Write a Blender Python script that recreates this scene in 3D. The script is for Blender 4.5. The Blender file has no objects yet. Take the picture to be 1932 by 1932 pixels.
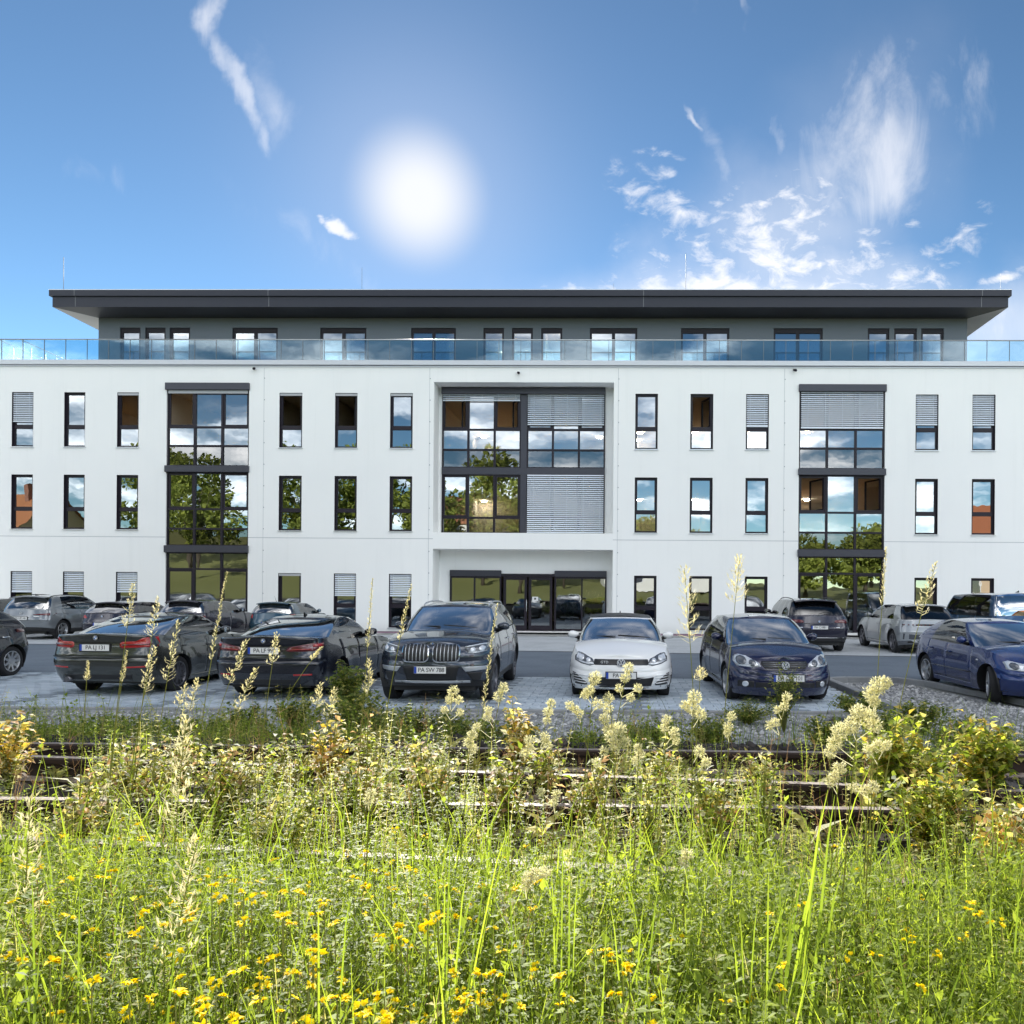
import bpy, bmesh, math, random
import numpy as np
from mathutils import Vector, Matrix
random.seed(7)
RNG = np.random.default_rng(7)
SC = bpy.context.scene
COL = SC.collection
R = math.radians

# ------------------------------------------------------------------ camera
F, TH, PH, PX, PY, EYE = 1450.0, 0.01984, 0.00774, 1131.2, 1113.0, 1.92   # measured on a 1932 px wide picture
cam_d = bpy.data.cameras.new('camera')
cam = bpy.data.objects.new('camera', cam_d)
COL.objects.link(cam)
cam_d.sensor_width = 36.0
cam_d.lens = F / 1932 * 36.0
cr_, sr_ = math.cos(PH), math.sin(PH)
cam_d.shift_x = -(PX - 966) / 1932
cam_d.shift_y = (PY - 966) / 1932
cam_d.clip_start = 0.05
cam_d.clip_end = 3000
right = Vector((math.cos(TH), math.sin(TH), 0)); fwd = Vector((-math.sin(TH), math.cos(TH), 0)); up = Vector((0, 0, 1))
r2 = right * cr_ + up * sr_
u2 = up * cr_ - right * sr_
M = Matrix((r2, u2, -fwd)).transposed().to_4x4()
M.translation = Vector((0, 0, EYE))
cam.matrix_world = M
SC.camera = cam

def ray(x, y):
    """direction (with Y = 1) through a spot measured on the photograph"""
    a, b = x - PX, y - PY
    u = a * cr_ + b * sr_
    v = -a * sr_ + b * cr_
    d = Vector((math.cos(TH) * u / F - math.sin(TH), math.sin(TH) * u / F + math.cos(TH), -v / F))
    return d / d.y
def at(x, y, Y):
    d = ray(x, y)
    return Vector((d.x * Y, Y, EYE + d.z * Y))
def onz(x, y, z):
    d = ray(x, y)
    s = (z - EYE) / d.z
    return Vector((d.x * s, s, z))

# ------------------------------------------------------------------ node helpers
class NT:
    def __init__(self, tree): self.t = tree; self.l = tree.links
    def new(self, typ, **kw):
        n = self.t.nodes.new(typ)
        for k, v in kw.items(): setattr(n, k, v)
        return n
    def put(self, sock, val):
        if isinstance(val, bpy.types.NodeSocket): self.l.new(val, sock)
        else: sock.default_value = val
    def m(self, op, a, b=None, c=None, clamp=False):
        n = self.new('ShaderNodeMath', operation=op, use_clamp=clamp)
        self.put(n.inputs[0], a)
        if b is not None: self.put(n.inputs[1], b)
        if c is not None: self.put(n.inputs[2], c)
        return n.outputs[0]
    def vm(self, op, a, b=None, out=0):
        n = self.new('ShaderNodeVectorMath', operation=op)
        self.put(n.inputs[0], a)
        if b is not None: self.put(n.inputs[1], b)
        return n.outputs[out]
    def ss(self, x, lo, hi):
        n = self.new('ShaderNodeMapRange', interpolation_type='SMOOTHSTEP')
        self.put(n.inputs['Value'], x); self.put(n.inputs['From Min'], lo); self.put(n.inputs['From Max'], hi)
        return n.outputs[0]
    def noise(self, vec, scale, detail=4, rough=0.5, dist=0.0):
        n = self.new('ShaderNodeTexNoise')
        self.put(n.inputs['Vector'], vec)
        n.inputs['Scale'].default_value = scale; n.inputs['Detail'].default_value = detail
        n.inputs['Roughness'].default_value = rough; n.inputs['Distortion'].default_value = dist
        return n.outputs['Fac']
    def mix(self, fac, a, b, blend='MIX'):
        n = self.new('ShaderNodeMix', data_type='RGBA', blend_type=blend)
        self.put(n.inputs[0], fac); self.put(n.inputs[6], a); self.put(n.inputs[7], b)
        return n.outputs[2]
    def ramp(self, fac, stops):
        n = self.new('ShaderNodeValToRGB')
        e = n.color_ramp.elements
        while len(e) < len(stops): e.new(0.5)
        for i, (p, c) in enumerate(stops): e[i].position = p; e[i].color = (*c, 1)
        self.put(n.inputs[0], fac)
        return n.outputs[0]

# ------------------------------------------------------------------ sky and sun
sun_ray = ray(790, 372).normalized()
lamp_ray = ray(790, 395).normalized()               # middle of the bright disc
SUN_EL = math.asin(lamp_ray.z)
SUN_AZ = math.atan2(lamp_ray.x, lamp_ray.y)          # from +Y towards +X
world = bpy.data.worlds.new('World'); SC.world = world; world.use_nodes = True
wt = world.node_tree; wt.nodes.clear(); W = NT(wt)
SKY_K = 0.05
sky = W.new('ShaderNodeTexSky', sky_type='NISHITA')
sky.sun_disc = False; sky.sun_elevation = SUN_EL; sky.sun_rotation = SUN_AZ
sky.altitude = 300; sky.air_density = 0.72; sky.dust_density = 0.0; sky.ozone_density = 3.0
co = W.new('ShaderNodeTexCoord').outputs['Generated']
sep = W.new('ShaderNodeSeparateXYZ'); W.put(sep.inputs[0], co)
dx, dy, dz = sep.outputs
front = W.ss(dy, 0.05, 0.2)
ysafe = W.m('MAXIMUM', dy, 0.05)
U = W.m('DIVIDE', dx, ysafe); V = W.m('DIVIDE', dz, ysafe)
zs = W.m('MAXIMUM', dz, 0.03)
comb = W.new('ShaderNodeCombineXYZ')
W.put(comb.inputs[0], W.m('DIVIDE', dx, W.m('ADD', zs, 0.12))); W.put(comb.inputs[1], W.m('DIVIDE', dy, W.m('ADD', zs, 0.12)))
plane = comb.outputs[0]
uvn = W.new('ShaderNodeCombineXYZ'); W.put(uvn.inputs[0], U); W.put(uvn.inputs[1], V); uv = uvn.outputs[0]
warp = W.new('ShaderNodeTexNoise'); W.put(warp.inputs['Vector'], uv); warp.inputs['Scale'].default_value = 7; warp.inputs['Detail'].default_value = 6
wv = W.vm('SCALE', W.vm('SUBTRACT', warp.outputs['Color'], (0.5, 0.5, 0.5)))
wt.nodes[-1].inputs['Scale'].default_value = 0.16
uvw = W.vm('ADD', uv, wv)
def blob(x, y, rx, ry, rot, power=1.0):
    """soft elliptical patch of sky centred on a direction"""
    d = ray(x, y)
    mp = W.new('ShaderNodeMapping', vector_type='TEXTURE')
    W.put(mp.inputs['Vector'], uvw)
    mp.inputs['Location'].default_value = (d.x, d.z, 0)
    mp.inputs['Rotation'].default_value = (0, 0, R(rot))
    mp.inputs['Scale'].default_value = (rx / F, ry / F, 1)
    r = W.vm('LENGTH', mp.outputs[0], out=1)
    return W.m('MULTIPLY', W.ss(r, 1.0, 0.0), power)
def addup(l):
    o = l[0]
    for k in l[1:]: o = W.m('MAXIMUM', o, k)
    return o
# fine puffs, long wisps
st3 = W.new('ShaderNodeMapping'); W.put(st3.inputs['Vector'], uv)
st3.inputs['Rotation'].default_value = (0, 0, R(-24)); st3.inputs['Scale'].default_value = (24, 40, 1)
n_puff = W.noise(st3.outputs[0], 1.0, 8, 0.62, 0.4)
st = W.new('ShaderNodeMapping'); W.put(st.inputs['Vector'], uv)
st.inputs['Rotation'].default_value = (0, 0, R(-32)); st.inputs['Scale'].default_value = (13, 5.5, 1)
n_wisp = W.noise(st.outputs[0], 1.0, 8, 0.62, 0.8)
st2 = W.new('ShaderNodeMapping'); W.put(st2.inputs['Vector'], uv)
st2.inputs['Rotation'].default_value = (0, 0, R(28)); st2.inputs['Scale'].default_value = (20, 9, 1)
n_wisp2 = W.noise(st2.outputs[0], 1.0, 8, 0.6, 0.5)
heavy = addup([blob(1400, 575, 480, 220, 4, 1.3), blob(1470, 450, 230, 220, 20, .85), blob(1150, 560, 260, 80, 0, .9), blob(1680, 550, 200, 110, 10, .8),
               blob(1255, 405, 150, 60, -25, .72), blob(632, 416, 40, 22, -20, 1.15), blob(600, 412, 24, 11, 0, .7), blob(720, 527, 32, 17, -20, 1.1),
               blob(1790, 450, 130, 60, 15, .60), blob(1890, 520, 110, 36, 20, .78), blob(1700, 400, 60, 30, 15, .6), blob(1240, 322, 50, 20, 0, .6)])
wispm = addup([blob(1640, 270, 190, 300, -22, .80), blob(1560, 350, 190, 170, 10, .72), blob(1355, 330, 62, 190, 10, .80), blob(1400, 420, 150, 130, 0, .6),
               blob(1310, 215, 15, 60, 22, .9), blob(1885, 640, 180, 130, 30, 1.1), blob(1422, 25, 18, 70, 0, .8), blob(1320, 25, 36, 36, 0, .5), blob(1830, 180, 140, 160, -20, .45), blob(1480, 230, 30, 80, 10, .6)])
streak = addup([blob(385, 50, 46, 150, 14, 1.0), blob(440, 170, 40, 150, 24, 1.05), blob(485, 250, 40, 80, 28, .8), blob(500, 200, 80, 210, 22, .5), blob(620, 480, 330, 70, -25, .30), blob(200, 300, 400, 60, -12, .2)])
c1 = W.ss(W.m('ADD', W.m('MULTIPLY', W.m('SUBTRACT', n_puff, 0.5), 2.7), heavy), 0.18, 1.35)
c1 = W.m('MULTIPLY', c1, W.ss(heavy, 0.0, 0.22))
soft = W.m('MULTIPLY', addup([blob(1400, 590, 560, 200, 3, .95), blob(1480, 450, 260, 260, 25, .5), blob(1640, 260, 260, 330, -22, .12), blob(1900, 640, 260, 170, 30, .7)]), W.m('ADD', 0.45, W.m('MULTIPLY', n_wisp, 0.5)))
c1 = W.m('MAXIMUM', c1, W.m('MULTIPLY', soft, 1.05))
c2 = W.m('MULTIPLY', W.ss(W.m('ADD', W.m('MULTIPLY', W.m('SUBTRACT', n_wisp, 0.5), 2.0), wispm), 0.10, 1.45), W.m('MULTIPLY', W.ss(wispm, 0.0, 0.3), 0.68))
c3 = W.m('MULTIPLY', W.ss(W.m('ADD', W.m('MULTIPLY', W.m('SUBTRACT', n_wisp2, 0.5), 1.5), streak), 0.15, 1.35), W.m('MULTIPLY', W.ss(streak, 0.0, 0.25), 0.6))
cf = W.m('MULTIPLY', addup([c1, c2, c3]), front)
# scattered clouds over the rest of the sky, about as many as in view
n_all = W.noise(plane, 1.35, 8, 0.56, 0.2)
inframe = W.m('MULTIPLY', front, W.ss(V, 1.05, 0.84))
c4 = W.m('MULTIPLY', W.m('MULTIPLY', W.ss(n_all, 0.43, 0.69), 0.93), W.m('SUBTRACT', 1.0, inframe))
c4 = W.m('MULTIPLY', c4, W.ss(dz, 0.02, 0.12))
cloud = W.m('MINIMUM', W.m('ADD', cf, c4), 1.0)
gm = W.new('ShaderNodeGamma'); W.put(gm.inputs[0], sky.outputs[0]); gm.inputs[1].default_value = 1.4   # one tone curve for the whole sky
skc = W.mix(1.0, gm.outputs[0], (0.70, 0.645, 0.465, 1), 'MULTIPLY')
CLOUD_L = 0.32 / SKY_K
# sun-facing clouds behind the camera: brighter, and boosted to fill the shaded front
lit = W.mix(W.ss(dy, 0.1, -0.5), (CLOUD_L, CLOUD_L, CLOUD_L * 1.03, 1), (CLOUD_L * 5.7, CLOUD_L * 5.7, CLOUD_L * 5.7, 1))
col = W.mix(cloud, skc, lit)
dt = W.m('MINIMUM', W.vm('DOT_PRODUCT', co, tuple(sun_ray), out=1), 1.0)
ang = W.m('ARCCOSINE', dt)
core = W.m('MULTIPLY', W.ss(ang, 0.088, 0.014), 0.97)
halo = W.m('MULTIPLY', W.m('EXPONENT', W.m('MULTIPLY', W.m('POWER', W.m('DIVIDE', ang, 0.14), 2.0), -1.0)), 0.36)
halo2 = W.m('MULTIPLY', W.m('EXPONENT', W.m('MULTIPLY', W.m('DIVIDE', ang, 0.35), -1.0)), 0.10)
col = W.mix(halo, col, (CLOUD_L * .62, CLOUD_L * .72, CLOUD_L * .92, 1))
col = W.mix(halo2, col, (CLOUD_L * .55, CLOUD_L * .66, CLOUD_L * .9, 1))
col = W.mix(core, col, (CLOUD_L * .88, CLOUD_L * .9, CLOUD_L * .95, 1))
bg = W.new('ShaderNodeBackground'); W.put(bg.inputs[0], col); bg.inputs[1].default_value = SKY_K
wo = W.new('ShaderNodeOutputWorld'); W.l.new(bg.outputs[0], wo.inputs[0])
world.cycles.sampling_method = 'MANUAL'; world.cycles.sample_map_resolution = 1024

sun_d = bpy.data.lights.new('sun', 'SUN'); sun_d.energy = 3.1; sun_d.angle = R(0.5); sun_d.color = (1.0, 0.955, 0.88)
sun = bpy.data.objects.new('sun', sun_d); COL.objects.link(sun)
sun.rotation_euler = (-lamp_ray).to_track_quat('-Z', 'Y').to_euler()
sun.location = lamp_ray * 200

vs = SC.view_settings
SC.display_settings.display_device = 'sRGB'
vs.view_transform = 'Standard'; vs.look = 'None'; vs.gamma = 1.0; vs.use_curve_mapping = False
vs.exposure = 1.8
SC.render.engine = 'CYCLES'
SC.cycles.use_denoising = True
SC.cycles.max_bounces = 8; SC.cycles.transparent_max_bounces = 16; SC.cycles.diffuse_bounces = 4
SC.cycles.caustics_reflective = False; SC.cycles.caustics_refractive = False
SC.cycles.sample_clamp_indirect = 6

# ------------------------------------------------------------------ materials
MATS = {}
def pmat(name, col, rough=0.6, metal=0.0, spec=0.5, coat=0.0, var=0.0, vscale=3.0, bump=0.0, bscale=40.0, emit=None, ecol=None):
    if name in MATS: return MATS[name]
    m = bpy.data.materials.new(name); m.use_nodes = True
    t = NT(m.node_tree); b = m.node_tree.nodes['Principled BSDF']
    b.inputs['Base Color'].default_value = (*col, 1); b.inputs['Roughness'].default_value = rough
    b.inputs['Metallic'].default_value = metal; b.inputs['Specular IOR Level'].default_value = spec
    b.inputs['Coat Weight'].default_value = coat; b.inputs['Coat Roughness'].default_value = 0.03
    if var or bump:
        oc = t.new('ShaderNodeTexCoord').outputs['Object']
    if var:
        n = t.noise(oc, vscale, 6, 0.6)
        k = t.m('ADD', t.m('MULTIPLY', t.m('SUBTRACT', n, 0.5), 2 * var), 1.0)
        c = t.vm('SCALE', (*col,)); m.node_tree.nodes[-1].inputs['Scale'].default_value = 1
        t.l.new(k, m.node_tree.nodes[-1].inputs['Scale']); t.l.new(c, b.inputs['Base Color'])
        r = t.m('ADD', t.m('MULTIPLY', t.m('SUBTRACT', n, 0.5), var), rough, clamp=True)
        t.l.new(r, b.inputs['Roughness'])
    if bump:
        n2 = t.noise(oc, bscale, 5, 0.6)
        bp = t.new('ShaderNodeBump'); bp.inputs['Strength'].default_value = bump; bp.inputs['Distance'].default_value = 0.02
        t.l.new(n2, bp.inputs['Height']); t.l.new(bp.outputs[0], b.inputs['Normal'])
    if emit:
        b.inputs['Emission Color'].default_value = (*(ecol or col), 1); b.inputs['Emission Strength'].default_value = emit
    MATS[name] = m
    return m
def glassmat(name, tint, base, ior=1.6, rough=0.0, rcol=(1, 1, 1)):
    """pane: reflection over a tinted see-through layer"""
    if name in MATS: return MATS[name]
    m = bpy.data.materials.new(name); m.use_nodes = True; m.node_tree.nodes.clear(); t = NT(m.node_tree)
    tr = t.new('ShaderNodeBsdfTransparent'); tr.inputs[0].default_value = (*tint, 1)
    gl = t.new('ShaderNodeBsdfGlossy'); gl.inputs['Roughness'].default_value = rough; gl.inputs[0].default_value = (*rcol, 1)
    fr = t.new('ShaderNodeFresnel'); fr.inputs[0].default_value = ior
    geo = t.new('ShaderNodeNewGeometry')
    nr = t.noise(geo.outputs['Position'], 1.3, 2, 0.5)
    bp = t.new('ShaderNodeBump'); bp.inputs['Strength'].default_value = 0.03; bp.inputs['Distance'].default_value = 0.05
    t.l.new(nr, bp.inputs['Height']); t.l.new(bp.outputs[0], gl.inputs['Normal'])
    fac = t.m('ADD', t.m('MULTIPLY', fr.outputs[0], 1.0 - base), base, clamp=True)
    mx = t.new('ShaderNodeMixShader'); t.l.new(fac, mx.inputs[0]); t.l.new(tr.outputs[0], mx.inputs[1]); t.l.new(gl.outputs[0], mx.inputs[2])
    o = t.new('ShaderNodeOutputMaterial'); t.l.new(mx.outputs[0], o.inputs[0])
    MATS[name] = m
    return m
def leafmat(name, col, trans, rough=0.65, var=0.35, warm_k=1.3):
    """leaf: reflects a little, lets sunlight glow through; tint attribute varies plant by plant"""
    if name in MATS: return MATS[name]
    m = bpy.data.materials.new(name); m.use_nodes = True; m.node_tree.nodes.clear(); t = NT(m.node_tree)
    a = t.new('ShaderNodeAttribute', attribute_name='tint')
    f = a.outputs['Fac']
    k = t.m('ADD', t.m('MULTIPLY', t.m('SUBTRACT', f, 0.5), 2 * var), 1.0)
    def hue(c):
        warm = (min(1, c[0] * warm_k), c[1] * 1.04, c[2] * 0.85)
        cc = t.mix(f, (*c, 1), (*warm, 1))
        s = t.vm('SCALE', cc); t.t.nodes[-1].inputs['Scale'].default_value = 1; t.l.new(k, t.t.nodes[-1].inputs['Scale'])
        return s
    d = t.new('ShaderNodeBsdfPrincipled'); t.l.new(hue(col), d.inputs['Base Color']); d.inputs['Roughness'].default_value = rough
    d.inputs['Specular IOR Level'].default_value = 0.14
    tl = t.new('ShaderNodeBsdfTranslucent'); t.l.new(hue(trans), tl.inputs[0])
    mx = t.new('ShaderNodeAddShader'); t.l.new(d.outputs[0], mx.inputs[0]); t.l.new(tl.outputs[0], mx.inputs[1])
    o = t.new('ShaderNodeOutputMaterial'); t.l.new(mx.outputs[0], o.inputs[0])
    MATS[name] = m
    return m

# ------------------------------------------------------------------ object helpers
def tag(o, label=None, cat=None, group=None, kind=None):
    if label: o['label'] = label
    if cat: o['category'] = cat
    if group: o['group'] = group
    if kind: o['kind'] = kind
    return o
def empty(name, loc=(0, 0, 0), rz=0.0, label=None, cat=None, group=None):
    o = bpy.data.objects.new(name, None); COL.objects.link(o)
    o.location = loc; o.rotation_euler = (0, 0, rz); o.empty_display_size = 0.2
    return tag(o, label, cat, group)
class MB:
    """collects shapes, then links them as ONE mesh object"""
    def __init__(self): self.v = []; self.f = []; self.s = []; self.mi = []
    def quad(self, a, b, c, d, smooth=False, mi=0):
        n = len(self.v); self.v += [tuple(a), tuple(b), tuple(c), tuple(d)]; self.f.append((n, n + 1, n + 2, n + 3)); self.s.append(smooth); self.mi.append(mi); return self
    def poly(self, pts, mi=0):
        n = len(self.v); self.v += [tuple(p) for p in pts]; self.f.append(tuple(range(n, n + len(pts)))); self.s.append(False); self.mi.append(mi); return self
    def box(self, x0, x1, y0, y1, z0, z1, mi=0):
        n = len(self.v)
        self.v += [(x0, y0, z0), (x1, y0, z0), (x1, y1, z0), (x0, y1, z0), (x0, y0, z1), (x1, y0, z1), (x1, y1, z1), (x0, y1, z1)]
        for q in ((0, 3, 2, 1), (4, 5, 6, 7), (0, 1, 5, 4), (1, 2, 6, 5), (2, 3, 7, 6), (3, 0, 4, 7)):
            self.f.append(tuple(n + i for i in q)); self.s.append(False); self.mi.append(mi)
        return self
    def tube(self, pts, rad, seg=8, mi=0, cap=True):
        pts = [Vector(p) for p in pts]; N = len(pts)
        rads = rad if isinstance(rad, (list, tuple)) else [rad] * N
        n0 = len(self.v); prev = None
        for i, p in enumerate(pts):
            d = (pts[min(i + 1, N - 1)] - pts[max(i - 1, 0)]).normalized()
            if prev is None:
                a = d.cross(Vector((0, 0, 1)))
                if a.length < 1e-3: a = d.cross(Vector((1, 0, 0)))
            else:
                a = prev - d * prev.dot(d)
            a.normalize(); prev = a; b = d.cross(a)
            for k in range(seg):
                t = 2 * math.pi * k / seg
                self.v.append(tuple(p + (a * math.cos(t) + b * math.sin(t)) * rads[i]))
        for i in range(N - 1):
            for k in range(seg):
                k2 = (k + 1) % seg
                self.f.append((n0 + i * seg + k, n0 + i * seg + k2, n0 + (i + 1) * seg + k2, n0 + (i + 1) * seg + k)); self.s.append(True); self.mi.append(mi)
        if cap:
            self.f.append(tuple(n0 + k for k in reversed(range(seg)))); self.s.append(False); self.mi.append(mi)
            self.f.append(tuple(n0 + (N - 1) * seg + k for k in range(seg))); self.s.append(False); self.mi.append(mi)
        return self
    def disc(self, c, r, axis='y', seg=24, mi=0, ry=None, depth=0.0):
        c = Vector(c); ry = ry or r
        A, B = {'y': ((1, 0, 0), (0, 0, 1)), 'z': ((1, 0, 0), (0, 1, 0)), 'x': ((0, 1, 0), (0, 0, 1))}[axis]
        self.poly([c + Vector(A) * r * math.cos(2 * math.pi * k / seg) + Vector(B) * ry * math.sin(2 * math.pi * k / seg) for k in range(seg)], mi)
        return self
    def grid(self, P, mi=0, closed=False):
        """P[i][j] points -> smooth quads"""
        n0 = len(self.v); I = len(P); J = len(P[0])
        for row in P: self.v += [tuple(p) for p in row]
        for i in range(I - 1):
            for j in range(J if closed else J - 1):
                j2 = (j + 1) % J
                self.f.append((n0 + i * J + j, n0 + i * J + j2, n0 + (i + 1) * J + j2, n0 + (i + 1) * J + j)); self.s.append(True); self.mi.append(mi)
        return self
    def mesh(self, name, mats):
        me = bpy.data.meshes.new(name)
        me.from_pydata(self.v, [], self.f)
        for m in (mats if isinstance(mats, (list, tuple)) else [mats]): me.materials.append(m)
        me.polygons.foreach_set('use_smooth', self.s)
        if any(self.mi): me.polygons.foreach_set('material_index', self.mi)
        me.update()
        return me
    def build(self, name, mats, parent=None, loc=None):
        o = bpy.data.objects.new(name, self.mesh(name, mats)); COL.objects.link(o)
        if parent is not None: o.parent = parent
        if loc is not None: o.location = loc
        return o
def link(name, me, parent=None, loc=None, rot=None):
    o = bpy.data.objects.new(name, me); COL.objects.link(o)
    if parent is not None: o.parent = parent
    if loc is not None: o.location = loc
    if rot is not None: o.rotation_euler = rot
    return o
def bevel(o, w=0.01, seg=2):
    b = bmesh.new(); b.from_mesh(o.data)
    bmesh.ops.remove_doubles(b, verts=b.verts, dist=1e-5)
    bmesh.ops.bevel(b, geom=[e for e in b.edges if e.is_manifold and e.calc_face_angle(0) > 0.5], offset=w, segments=seg, profile=0.5, affect='EDGES')
    b.to_mesh(o.data); b.free(); return o
def text_mesh(s, size, extrude=0.001, spacing=1.0):
    c = bpy.data.curves.new('lettering', 'FONT'); c.body = s; c.size = size; c.extrude = extrude; c.align_x = 'CENTER'; c.align_y = 'CENTER'; c.resolution_u = 3
    c.space_character = spacing
    o = bpy.data.objects.new('lettering', c); COL.objects.link(o)
    dg = bpy.context.evaluated_depsgraph_get()
    me = bpy.data.meshes.new_from_object(o.evaluated_get(dg))
    bpy.data.objects.remove(o); bpy.data.curves.remove(c)
    return me
def np_mesh(name, verts, quads=None, tris=None, mat=None, tint=None, smooth=False):
    me = bpy.data.meshes.new(name)
    nq = 0 if quads is None else len(quads); nt = 0 if tris is None else len(tris)
    me.vertices.add(len(verts)); me.vertices.foreach_set('co', np.asarray(verts, np.float32).ravel())
    idx = []; starts = []; s = 0
    if nq: idx.append(np.asarray(quads, np.int32).ravel()); starts.append(np.arange(nq) * 4); s = nq * 4
    if nt: idx.append(np.asarray(tris, np.int32).ravel()); starts.append(s + np.arange(nt) * 3)
    idx = np.concatenate(idx); starts = np.concatenate(starts).astype(np.int32)
    me.loops.add(len(idx)); me.loops.foreach_set('vertex_index', idx)
    me.polygons.add(nq + nt); me.polygons.foreach_set('loop_start', starts)
    if tint is not None:
        a = me.attributes.new('tint', 'FLOAT', 'POINT'); a.data.foreach_set('value', np.asarray(tint, np.float32))
    if smooth: me.polygons.foreach_set('use_smooth', [True] * (nq + nt))
    me.update(calc_edges=True); me.validate()
    if mat: me.materials.append(mat)
    return me

# ================================================================== GROUND
def stonemat(name, c1, c2, c3, scale, bump=0.6, dist=0.02, rough=0.9):
    m = bpy.data.materials.new(name); m.use_nodes = True; t = NT(m.node_tree); b = m.node_tree.nodes['Principled BSDF']
    oc = t.new('ShaderNodeNewGeometry').outputs['Position']
    v = t.new('ShaderNodeTexVoronoi'); t.put(v.inputs['Vector'], oc); v.inputs['Scale'].default_value = scale
    n = t.noise(oc, 0.9, 5, 0.6); n2 = t.noise(oc, 14, 6, 0.7)
    sp = t.new('ShaderNodeSeparateColor'); t.put(sp.inputs[0], v.outputs['Color'])
    c = t.mix(sp.outputs[0], (*c1, 1), (*c2, 1))
    c = t.mix(t.ss(n, 0.42, 0.66), c, (*c3, 1))
    c = t.mix(0.5, c, t.mix(n2, (0.3, 0.3, 0.3, 1), (1.7, 1.7, 1.7, 1)), 'MULTIPLY')
    t.l.new(c, b.inputs['Base Color']); b.inputs['Roughness'].default_value = rough
    bp = t.new('ShaderNodeBump'); bp.inputs['Strength'].default_value = bump; bp.inputs['Distance'].default_value = dist
    t.l.new(t.m('ADD', t.m('MULTIPLY', v.outputs['Distance'], -1.0), t.m('MULTIPLY', n2, 0.6)), bp.inputs['Height']); t.l.new(bp.outputs[0], b.inputs['Normal'])
    return m
m_soil = stonemat('soil', (0.05, 0.04, 0.03), (0.075, 0.06, 0.045), (0.04, 0.05, 0.022), 22, 0.8, 0.05)
m_gravel = stonemat('gravel', (0.27, 0.275, 0.28), (0.40, 0.405, 0.41), (0.24, 0.25, 0.23), 26)
m_asphalt = stonemat('asphalt', (0.115, 0.145, 0.185), (0.14, 0.17, 0.21), (0.105, 0.135, 0.175), 90, 0.25, 0.006, 0.8)  # bluish base: skylight in the shade put into the colour
m_conc = stonemat('concrete', (0.42, 0.45, 0.48), (0.46, 0.49, 0.52), (0.38, 0.41, 0.44), 60, 0.2, 0.006, 0.85)
m_meadow = stonemat('meadow', (0.06, 0.09, 0.02), (0.1, 0.13, 0.03), (0.12, 0.12, 0.04), 3.0, 0.5, 0.2)

def hgt(x, y):
    if y > 8.9: return -0.03
    if y > 5.9: return 0.70 - 0.73 * (0.5 - 0.5 * math.cos(math.pi * (y - 5.9) / 3.0))
    if y > -4: return 0.70
    k = min(1.0, (-4 - y) / 60.0)
    lx = max(0.0, min(1.0, (6 - x) / 30.0))
    return 0.70 + k * k * (3 - 2 * k) * (2.5 + 7.5 * lx)
xs = [-1500, -300] + list(np.arange(-90, 91, 3.0)) + [300, 1500]
ys = [-1500, -300] + list(np.arange(-90, -6, 3.0)) + list(np.arange(-6, 10.01, 0.5)) + [14, 20, 30, 60, 120, 300, 1500]
g = MB(); g.grid([[(x, y, hgt(x, y)) for y in ys] for x in xs])
gm_ = bpy.data.materials.new('terrain'); gm_.use_nodes = True
t = NT(gm_.node_tree); b = gm_.node_tree.nodes['Principled BSDF']
pos = t.new('ShaderNodeNewGeometry').outputs['Position']; sp = t.new('ShaderNodeSeparateXYZ'); t.put(sp.inputs[0], pos)
n1 = t.noise(pos, 3.0, 6, 0.65); n2 = t.noise(pos, 40, 5, 0.7)
soil = t.mix(n1, (0.018, 0.015, 0.011, 1), (0.045, 0.036, 0.027, 1))
mead = t.mix(n1, (0.13, 0.15, 0.03, 1), (0.21, 0.20, 0.06, 1))
far = t.m('MAXIMUM', t.ss(sp.outputs[1], -3.0, -8.0), t.ss(sp.outputs[1], 60, 80))
c = t.mix(far, soil, mead); c = t.mix(0.6, c, t.mix(n2, (0.35, 0.35, 0.35, 1), (1.6, 1.6, 1.6, 1)), 'MULTIPLY')
t.l.new(c, b.inputs['Base Color']); b.inputs['Roughness'].default_value = 0.95
bp = t.new('ShaderNodeBump'); bp.inputs['Strength'].default_value = 0.8; bp.inputs['Distance'].default_value = 0.05; t.l.new(n2, bp.inputs['Height']); t.l.new(bp.outputs[0], b.inputs['Normal'])
tag(g.build('ground', gm_), kind='structure')

def sheet(name, pts, z, m):
    q = MB(); q.poly([(x, y, z) for x, y in pts]); return tag(q.build(name, m), kind='structure')
yfar = lambda x: 23.75 - (x + 2) * 0.06
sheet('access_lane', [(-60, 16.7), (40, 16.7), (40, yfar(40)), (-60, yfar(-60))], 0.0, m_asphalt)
sheet('far_parking_bays', [(-60, yfar(-60)), (40, yfar(40)), (40, 31.2), (-60, 31.2)], 0.012, m_conc)
sheet('gravel_border', [(-60, 31.2), (40, 31.2), (40, 34.2), (-60, 34.2)], 0.02, m_gravel)
sheet('gravel_strip', [(-40, 8.4), (30, 8.4), (30, 16.7), (-40, 16.7)], -0.022, m_gravel)
yfront = lambda x: 12.15 + 0.03 * x
bedm = pmat('joint_sand', (0.09, 0.09, 0.085), 0.95, var=0.3, vscale=8)
sheet('paver_bed', [(-30, yfront(-30)), (4.4, yfront(4.4)), (4.4, 16.7), (-30, 16.7)], -0.010, bedm)
sheet('paver_bed', [(7.1, 12.2), (14, 12.2), (14, 16.7), (6.25, 16.7)], -0.010, bedm)

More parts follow.
